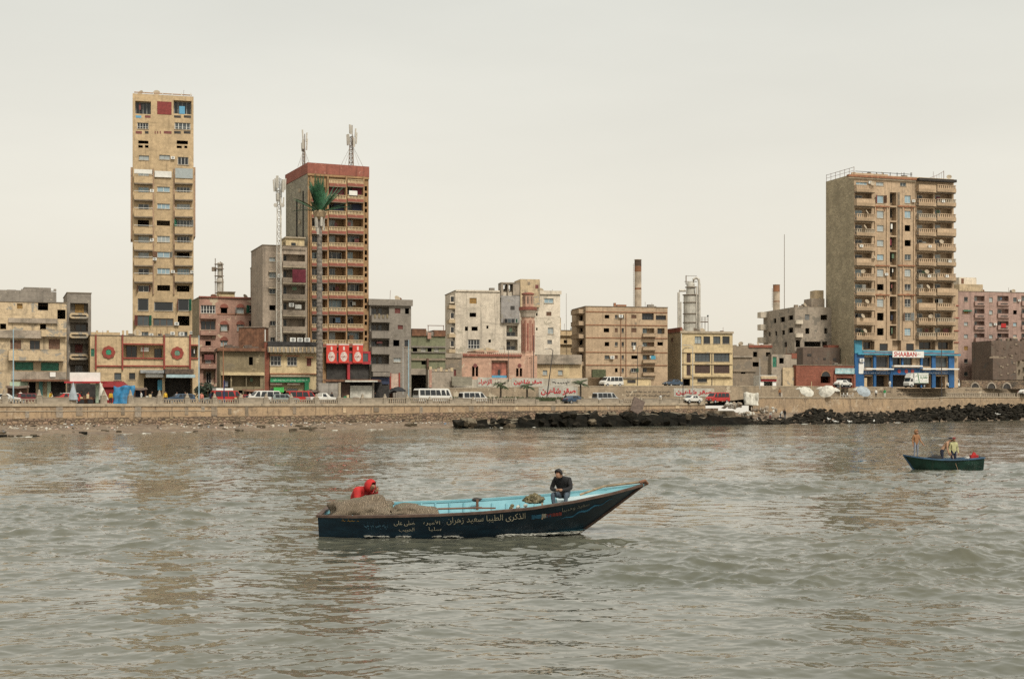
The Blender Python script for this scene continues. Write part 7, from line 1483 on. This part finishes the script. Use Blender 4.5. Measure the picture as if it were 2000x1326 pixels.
heap('net_heap', 'large mound of beige fishing net at the stern', 'net', (BX + 1.2, BY - .35, .58), (1.02, .98, .50), 3, NETM, .34); heap('net_heap', 'lower flat pile of fishing net beside the big stern mound', 'net', (BX + 2.55, BY - .6, .62), (.75, .65, .26), 9, NETM)
heap('net_bundle', 'tangled yellowish net bundle with floats near the seated man', 'net', (BX + 6.0, BY - .35, .92), (.27, .25, .22), 14, NETM2, .5)
o = tag(empty('float_bundle', (BX + 5.55, BY + .1, .58)), 'small pale net floats piled behind the near gunwale', 'floats'); 
for i in range(9): MB().blob((random.uniform(-.28, .28), random.uniform(-.2, .2), random.uniform(0, .22)), (.07, .07, .06), i, .1, 1).build('float', random.choice([UW, TANC, YELC, NETM2]), o, True)
o = tag(empty('oar', (BX + 2.2, BY + .6, .62)), 'dark oar lying along the far side of the navy boat', 'oar'); MB().tube([(0, 0, 0), (2.3, .1, .05)], .03, 6).build('shaft', RUST, o); MB().box(2.2, 2.7, .05, .15, .02, .06).build('blade', RUST, o)
# small green boat
GRN_H = M('dark green hull paint', (.008, .035, .024), .45, .45, 1.6, dirt=.25); BLU_R = M('blue gunwale paint', (.04, .09, .15), .6, .25, 2)
SX, SY = 26.15, 79.4
sb = tag(empty('rowing_boat', (SX, SY, 0)), 'small dark green rowing boat carrying three people', 'boat')
sheer2 = lambda t: float(np.interp(t, [0, .15, .4, .6, .8, 1], [.68, .62, .57, .58, .66, .80]))
hull(sb, 4.28, 1.6, sheer2, 3.72, 1.0, .3, .86, -1, GRN_H, M('faded blue boat paint', (.15, .25, .30), .7, .25, 2), BLU_R, .12, 30, 8, .05, .08)
for xx in (1.0, 2.2): MB().box(-xx - .12, -xx + .12, -.68, .68, .38, .42).build('thwart', BLU_R, sb)
mb = MB(); mb.add([(-3.3, -.5, .61), (-4.1, -.06, .72), (-4.1, .06, .72), (-3.3, .5, .61)], [(0, 1, 2, 3)]); mb.build('foredeck', BLU_R, sb)
o = tag(empty('fuel_can', (SX - .35, SY, .45)), 'bright red plastic can at the stern of the green boat', 'can'); mb = MB(); mb.box(-.22, .2, -.14, .14, 0, .36); mb.taper(-.02, 0, .36, .48, .2, .12, .12, .08); mb.build('can_body', REDC, o); MB().tube([(-.12, 0, .4), (-.02, 0, .52), (.1, 0, .4)], .025, 5).build('handle', REDC, o)
o = tag(empty('white_bucket', (SX - .78, SY - .1, .42)), 'white bucket left of the red can in the green boat', 'bucket'); MB().lathe([(.10, 0), (.14, .3), (.12, .3), (.09, .04)], 12).build('bucket_body', WHITEP, o); MB().tube([(-.13, 0, .29), (0, 0, .38), (.13, 0, .29)], .01, 4).build('handle', GALV, o)
heap('net_bundle', 'dark bundle of net amidships in the green boat', 'net', (SX - 2.55, SY, .55), (.36, .35, .26), 31, BLACKC, .4, 3)

# ------------------------------------------------------------------ people
def person(name, label, loc, rz, J, mats, hair=None, hood=None, cap=None, s=1.0, sub=2, fingers=True, beard=False, facing=0):
    """J: joints of the posed skeleton; one skinned surface, cloth assigned by the nearest bone"""
    V = []; E = []; Rd = []; idx = {}
    def add(k, p, r): idx[k] = len(V); V.append(Vector(p)); Rd.append(r)
    bk = mats.get('bulk', 1.0); RAD = dict(pel=.155 * bk, spi=.155 * bk, che=.172 * bk, nk=.065, hd=.095, ht=.108, hu=.085)
    for k in ('pel', 'spi', 'che', 'nk', 'hd', 'ht', 'hu'): add(k, J[k], RAD[k])
    E += [(idx[a], idx[b_]) for a, b_ in (('pel', 'spi'), ('spi', 'che'), ('che', 'nk'), ('nk', 'hd'), ('hd', 'ht'), ('ht', 'hu'))]
    bones = [('pel', 'spi', 'leg' if False else 'top'), ('spi', 'che', 'top'), ('che', 'nk', 'top'), ('nk', 'hd', 'skin'), ('hd', 'ht', 'skin'), ('ht', 'hu', 'skin')]
    fd = Vector(J.get('face', (0, -1, 0))).normalized(); add('no', Vector(J['ht']) + fd * .115 - Vector((0, 0, .015)), .018); E.append((idx['ht'], idx['no'])); bones.append(('ht', 'no', 'skin'))
    for sd in ('L', 'R'):
        for k, r in (('sh', .078 * bk), ('el', .056 * bk), ('wr', .040 * bk), ('pa', .042)): add(k + sd, J[k + sd], r)
        E.append((idx['che'], idx['sh' + sd])); bones.append(('che', 'sh' + sd, 'top'))
        for a, b_, m_ in (('sh', 'el', 'top'), ('el', 'wr', 'top'), ('wr', 'pa', 'skin')): E.append((idx[a + sd], idx[b_ + sd])); bones.append((a + sd, b_ + sd, m_))
        if fingers:
            w_, p_ = Vector(J['wr' + sd]), Vector(J['pa' + sd]); d = (p_ - w_).normalized(); n_ = d.cross(fd).normalized() if d.cross(fd).length > .1 else d.orthogonal().normalized(); cu = d.cross(n_)
            for q, (o, L) in enumerate(((-.03, .068), (-.01, .08), (.011, .076), (.03, .058))):
                a = p_ + n_ * o + d * .03; add('f%d%s' % (q, sd), a + d * L * .55, .009); add('g%d%s' % (q, sd), a + d * L * .8 - cu * L * .35, .008)
                E += [(idx['pa' + sd], idx['f%d%s' % (q, sd)]), (idx['f%d%s' % (q, sd)], idx['g%d%s' % (q, sd)])]; bones += [('pa' + sd, 'f%d%s' % (q, sd), 'skin'), ('f%d%s' % (q, sd), 'g%d%s' % (q, sd), 'skin')]
            add('th' + sd, p_ * .6 + w_ * .4 + n_ * (-.055 if sd == 'R' else .055) + d * .02, .011); add('tt' + sd, p_ + n_ * (-.06 if sd == 'R' else .06) + d * .035, .009); E += [(idx['wr' + sd], idx['th' + sd]), (idx['th' + sd], idx['tt' + sd])]; bones += [('wr' + sd, 'th' + sd, 'skin'), ('th' + sd, 'tt' + sd, 'skin')]
        for k, r in (('hp', .11), ('kn', .068), ('an', .048), ('to', .04)): add(k + sd, J[k + sd], r)
        E.append((idx['pel'], idx['hp' + sd])); bones.append(('pel', 'hp' + sd, 'leg'))
        for a, b_, m_ in (('hp', 'kn', 'leg'), ('kn', 'an', 'leg'), ('an', 'to', 'shoe')): E.append((idx[a + sd], idx[b_ + sd])); bones.append((a + sd, b_ + sd, m_))
    bm = bmesh.new(); lay = bm.verts.layers.skin.verify(); bv = [bm.verts.new(v) for v in V]
    for i, v in enumerate(bv): v[lay].radius = (Rd[i], Rd[i] * (.78 if i in (idx['pel'], idx['spi'], idx['che']) else 1)); v[lay].use_root = i == idx['pel']
    for a, b_ in E: bm.edges.new((bv[a], bv[b_]))
    me = bpy.data.meshes.new('skeleton'); bm.to_mesh(me); bm.free(); o = bpy.data.objects.new('skeleton', me); COL.objects.link(o)
    o.modifiers.new('s', 'SKIN').use_smooth_shade = True; md = o.modifiers.new('u', 'SUBSURF'); md.levels = md.render_levels = sub
    dg = bpy.context.evaluated_depsgraph_get(); dg.update(); m2 = bpy.data.meshes.new_from_object(o.evaluated_get(dg)); bpy.data.objects.remove(o)
    for v in m2.vertices:      # folds in the cloth
        q = Vector(v.co); v.co = q + (q - Vector(J['che'])).normalized() * (.012 * noise.noise(q * 14) + .010 * noise.noise(Vector((q.x * 9, q.y * 9, q.z * 28)))) * (.3 if q.z > Vector(J['nk']).z else 1)
    order = ['top', 'leg', 'skin', 'shoe']; m2.materials.clear()
    for k in order: m2.materials.append(mats[k])
    seg = [(V[idx[a]], V[idx[b_]], order.index(k), (Rd[idx[a]] + Rd[idx[b_]]) / 2) for a, b_, k in bones]
    for f in m2.polygons:
        c = f.center; best = (9, 0)
        for a, b_, k, r in seg:
            d = b_ - a; t_ = max(0, min(1, (c - a).dot(d) / max(1e-9, d.length_squared))); q = (c - a - d * t_).length - r
            if q < best[0]: best = (q, k)
        f.material_index = best[1]; f.use_smooth = True
    t = tag(empty(name, loc, rz), label, 'person'); t.scale = (s, s, s); m2.name = 'body'; link('body', m2, t)
    ht = Vector(J['ht']); hd = Vector(J['hd'])
    def shell(nm, mat, r, cut, seed=1, cz=.02):
        bm = bmesh.new(); bmesh.ops.create_icosphere(bm, subdivisions=3, radius=1); rem = []
        for v in bm.verts:
            if v.co.dot(fd) > cut[0] and v.co.z < cut[1]: rem.append(v)
            elif v.co.z < cut[2]: rem.append(v)
            else: k = 1 + .06 * noise.noise(v.co * 2 + Vector((seed, 0, 0))); v.co = ht + Vector((v.co.x * r[0] * k, v.co.y * r[1] * k, v.co.z * r[2] * k + cz))
        bmesh.ops.delete(bm, geom=rem, context='VERTS'); me = bpy.data.meshes.new(nm); bm.to_mesh(me); bm.free(); me.materials.append(mat); me.polygons.foreach_set('use_smooth', [True] * len(me.polygons)); ob = link(nm, me, t); md = ob.modifiers.new('thickness', 'SOLIDIFY'); md.thickness = .012
        return ob
    if hair: shell('hair', hair, (.122, .126, .128), (.25, .42, -.45))
    if hood: shell('hood', hood, (.15, .155, .168), (.62, .5, -.95), 3, 0)
    if cap:
        ob = shell('cap', cap, (.126, .13, .122), (-.2, .25, .1)); mb = MB(); a = ht + fd * .17 + Vector((0, 0, .045)); sdv = fd.cross(Vector((0, 0, 1))).normalized() * .08; b0 = ht + fd * .09 + Vector((0, 0, .06)); mb.add([b0 - sdv, b0 + sdv, a + sdv * .8, a - sdv * .8], [(0, 1, 2, 3)]); ob2 = mb.build('peak', cap, ob); ob2.modifiers.new('t', 'SOLIDIFY').thickness = .01
    return t
def stand(lean=0, armL=None, armR=None, head=(0, -1, 0)):
    J = dict(pel=(0, 0, .93), spi=(0, -.02 - lean * .12, 1.10), che=(0, -.02 - lean * .33, 1.31 - lean * .03), nk=(0, -.02 - lean * .46, 1.47 - lean * .09), hd=(0, -.04 - lean * .52, 1.55 - lean * .12), ht=(0, -.05 - lean * .57, 1.63 - lean * .15), hu=(0, -.04 - lean * .60, 1.70 - lean * .17), face=head)
    for sd, sg in (('L', -1), ('R', 1)):
        y = -.02 - lean * .38; z = 1.39 - lean * .06
        J['sh' + sd] = (sg * .18, y, z); a = armL if sd == 'L' else armR
        J['el' + sd], J['wr' + sd], J['pa' + sd] = a or ((sg * .24, y + .03, z - .29), (sg * .25, y - .05, z - .54), (sg * .25, y - .07, z - .63))
        J['hp' + sd] = (sg * .09, 0, .88); J['kn' + sd] = (sg * .10, -.03, .48); J['an' + sd] = (sg * .11, .02, .08); J['to' + sd] = (sg * .12, -.14, .04)
    return J
# man in black on the bow, sitting, looking down at his hands
J = dict(pel=(0, .05, .12), spi=(0, .03, .28), che=(.01, -.12, .49), nk=(0, -.23, .63), hd=(-.02, -.31, .675), ht=(-.04, -.375, .725), hu=(-.05, -.385, .79), face=(-.3, -.7, -.75))
for sd, sg in (('L', -1), ('R', 1)):
    J['sh' + sd] = (sg * .205, -.13, .55); J['el' + sd] = (sg * .29, -.22, .30 + .02 * sg); J['wr' + sd] = (sg * .10, -.40, .26); J['pa' + sd] = (sg * .035, -.45, .275)
    J['hp' + sd] = (sg * .10, .0, .10); J['kn' + sd] = (sg * .21, -.40, .15); J['an' + sd] = (sg * .15, -.42, -.26); J['to' + sd] = (sg * .17, -.56, -.31)
person('person', 'person in black jacket and jeans sitting hunched on the bow', (1.47, 40.65, .97), R(-18), J, dict(top=BLACKC, leg=JEANS, skin=SKIN, shoe=SHOE, bulk=1.2), hair=HAIR, s=1.0)
# person in red hood behind the net
J2 = dict(J); J2['face'] = (.1, -.95, -.25); J2['che'] = (0, -.14, .47); J2['nk'] = (0, -.25, .585); J2['ht'] = (.0, -.38, .665); J2['hd'] = (.0, -.33, .62); J2['hu'] = (.0, -.39, .735); J2['elR'] = (.26, -.26, .36); J2['wrR'] = (.2, -.42, .5); J2['paR'] = (.17, -.44, .57)
person('person', 'person in a red hooded jacket behind the stern net mound', (-4.45, 41.0, .53), R(60), J2, dict(top=REDC, leg=NAVYC, skin=SKIN, shoe=SHOE, bulk=1.5), hood=REDC, s=1.2)
# three in the green boat
person('person', 'person in orange hooded top standing on the green boat bow', ((1789 - 1000) / FPX * SY, SY, .66), R(15), stand(0, None, ((.23, -.12, 1.08), (.34, -.25, .86), (.38, -.28, .80)), (.5, -.85, -.1)), dict(top=ORANC, leg=GREYT, skin=SKIN, shoe=SHOE), hood=ORANC, s=.88)
person('person', 'person in tan cardigan and dark cap leaning in the green boat', ((1840 - 1000) / FPX * SY, SY + .05, .14), R(75), stand(.75, None, ((.2, -.45, 1.05), (.12, -.62, .9), (.1, -.68, .86)), (0, -.9, -.45)), dict(top=TANC, leg=NAVYC, skin=SKIN, shoe=SHOE), cap=BLACKC, s=1.0)
person('person', 'person in pale yellow shirt and red cap in the green boat', ((1861 - 1000) / FPX * SY, SY - .1, .14), R(5), stand(.1, None, None, (-.6, -.8, 0)), dict(top=YELC, leg=NAVYC, skin=SKIN, shoe=SHOE), cap=CAPR, s=.95)
o = tag(empty('fishing_line', ((1853 - 1000) / FPX * SY, SY - .3, .98)), 'pale line running from the leaning person down into the water', 'line'); MB().tube([(0, 0, 0), (.12, -.35, -.45), (.25, -.65, -1.05)], .010, 5).build('cord', TANC, o)
# people along the waterfront
def small(label, px, py, Y, rz, top, leg, s=1.0, lean=0, hair=HAIR): p = P(px, py, Y); return person('person', label, (p.x, Y, p.z), R(rz), stand(lean), dict(top=top, leg=leg, skin=SKIN, shoe=SHOE), hair=hair, s=s, sub=1, fingers=False)
small('person in yellow shirt by the second shop awning', 323, 788, 203, 40, M('bright yellow cloth', (.60, .36, .03), .85), NAVYC); small('person in yellow bending beside the white-shirted one', 97, 789, 192, 60, M('bright yellow cloth'), NAVYC, 1, .5); small('person in white shirt bending by the red jeep', 103, 789, 193, -60, CLOTHW, NAVYC, 1, .5); small('person in orange yellow by the folded off-white parasol', 216, 789, 195, 30, M('bright yellow cloth'), BLACKC, 1, .3)
small('person in pinkish shirt by the blue and white pole', 394, 790, 204, 0, M('salmon cloth', (.55, .2, .14), .85), NAVYC); small('person in white shirt and black trousers on the right promenade', 1711, 776, 292, 10, CLOTHW, BLACKC); small('person in green shirt on the right promenade', 1728, 776, 293, -20, GREENC, CLOTHW); small('person in orange vest by the short white post', 1523, 776, 271, 0, ORANC, NAVYC)
small('person in white crouching on the rocks below the promenade', 1524, 818, 252, 60, CLOTHW, NAVYC, .95, .9); small('person in dark top standing on the rocks below the promenade', 1533, 818, 252.5, -30, BLACKC, JEANS, 1.0, .3); small('person in white sitting figure at the left of the rocks group', 1504, 818, 251, 20, CLOTHW, CAPR, .8, .8)
small('person in white outside the blue restaurant', 1738, 757, 304, 0, CLOTHW, CLOTHW, .9)

for px, lb, tp, lg in ((40, 'person in white shirt left of the dark red car', CLOTHW, BLACKC), (160, 'person in dark clothes at the signboard stall counter', BLACKC, NAVYC), (172, 'person in red shirt under the signboard stall awning', REDC, BLACKC), (243, 'person in black just right of the red tent', BLACKC, BLACKC), (276, 'person in white robe right of the blue tarpaulin', CLOTHW, CLOTHW), (296, 'person in dark clothes under the grey awning', BLACKC, JEANS), (345, 'person in grey under the thatch awning', GREYT, NAVYC), (362, 'person in tan top under the right end of the thatch awning', TANC, BLACKC), (412, 'person in dark clothes beside the street tree', NAVYC, BLACKC), (488, 'person in white between red pickup and white minibus', CLOTHW, JEANS), (540, 'person in blue in front of the white minibus nose', JEANS, NAVYC), (648, 'person in dark clothes before the corrugated gate', BLACKC, GREYT), (704, 'person in brown before the white shack panel', TANC, NAVYC), (733, 'person in black at the right end of the shack', BLACKC, BLACKC), (757, 'person in red by the grey concrete building shop', CAPR, JEANS), (1105, 'person in dark clothes under the large red writing', BLACKC, NAVYC), (1290, 'person in white below the black writing', CLOTHW, JEANS)):
    small(lb, px, 788, tbl(WL, px) + random.uniform(5, 9), random.uniform(-90, 90), tp, lg, random.uniform(.92, 1.02))
def chair(label, px, py, Y):
    p = P(px, py, Y); t = tag(empty('plastic_chair', (p.x, Y, p.z), random.uniform(0, 6)), label, 'chair', 'white plastic chairs on the promenade'); MB().box(-.24, .24, -.24, .24, .40, .45).build('seat', WHITEP, t); MB().box(-.24, .24, .2, .25, .451, .9).build('backrest', WHITEP, t)
    for a in (-.2, .2):
        for c in (-.2, .2): MB().tube([(a, c, 0), (a, c, .4)], .03, 4).build('leg', WHITEP, t)
for i, (px, lb) in enumerate(((1644, 'leftmost white plastic chair between the parasols'), (1650, 'second white plastic chair from the left between the parasols'), (1657, 'third white plastic chair from the left between the parasols'), (1664, 'rightmost white plastic chair between the parasols'), (1700, 'white plastic chair right of the grey blue parasol'))): chair(lb, px, 775.5, 287 + i * .6)
# gulls
def gull():
    mb = MB(); mb.blob((0, 0, .16), (.26, .11, .11), 1, .1, 1); mb.blob((.25, 0, .27), (.08, .07, .07), 2, .05, 1); mb.taper(-.3, 0, .13, .19, .25, .1, .18, .05)
    for s in (-1, 1): mb.add([(.1, s * .08, .22), (-.2, s * .08, .2), (-.38, s * .12, .24), (-.1, s * .16, .17)], [(0, 1, 2, 3)]); mb.tube([(0, s * .04, .08), (0, s * .04, -.04)], .012, 4)
    return mb.mesh('gull', WHITEP, True)
gm = gull()
for i, (px, py, lb) in enumerate(((1618, 821, 'leftmost white gull on the dark rocks'), (1631, 826, 'white gull second from left on the rocks'), (1659, 826, 'white gull third from left at the water edge'), (1707, 825, 'white gull fourth from left at the rock foot'), (1948, 811, 'white gull alone on the rocks at the far right'))):
    Y = tbl(SH, px) + 1.0; p = P(px, py, Y); o = link('gull', gm, None, loc=(p.x, Y, p.z), rot=(0, 0, random.uniform(0, 6)), scale=(1.6, 1.6, 1.6)); tag(o, lb, 'gull', 'gulls on the rocks')
# wash along the hulls
mb = MB()
for i in range(1500):
    x = random.uniform(.3, 7.35); d = abs(random.gauss(0, .05 + .05 * (x > 5)))
    if noise.noise(Vector((x * 2.3, d * 5, 1))) < (.10 if x < 5 else -.15): continue
    k = 1.3 if x > 5.0 else .8
    mb.blob((BX + x, BY - side(min(x, 7.0), .02) - d - .01, .02 + random.uniform(0, .05) * k), (random.uniform(.02, .10) * k, random.uniform(.008, .025), random.uniform(.003, .010) * k), i, .8, 1)
tag(mb.build('foam', M('hull wash foam', (.50, .49, .42), .7, .2), smooth=True), 'white wash along the waterline of the navy boat', 'foam', kind='stuff')
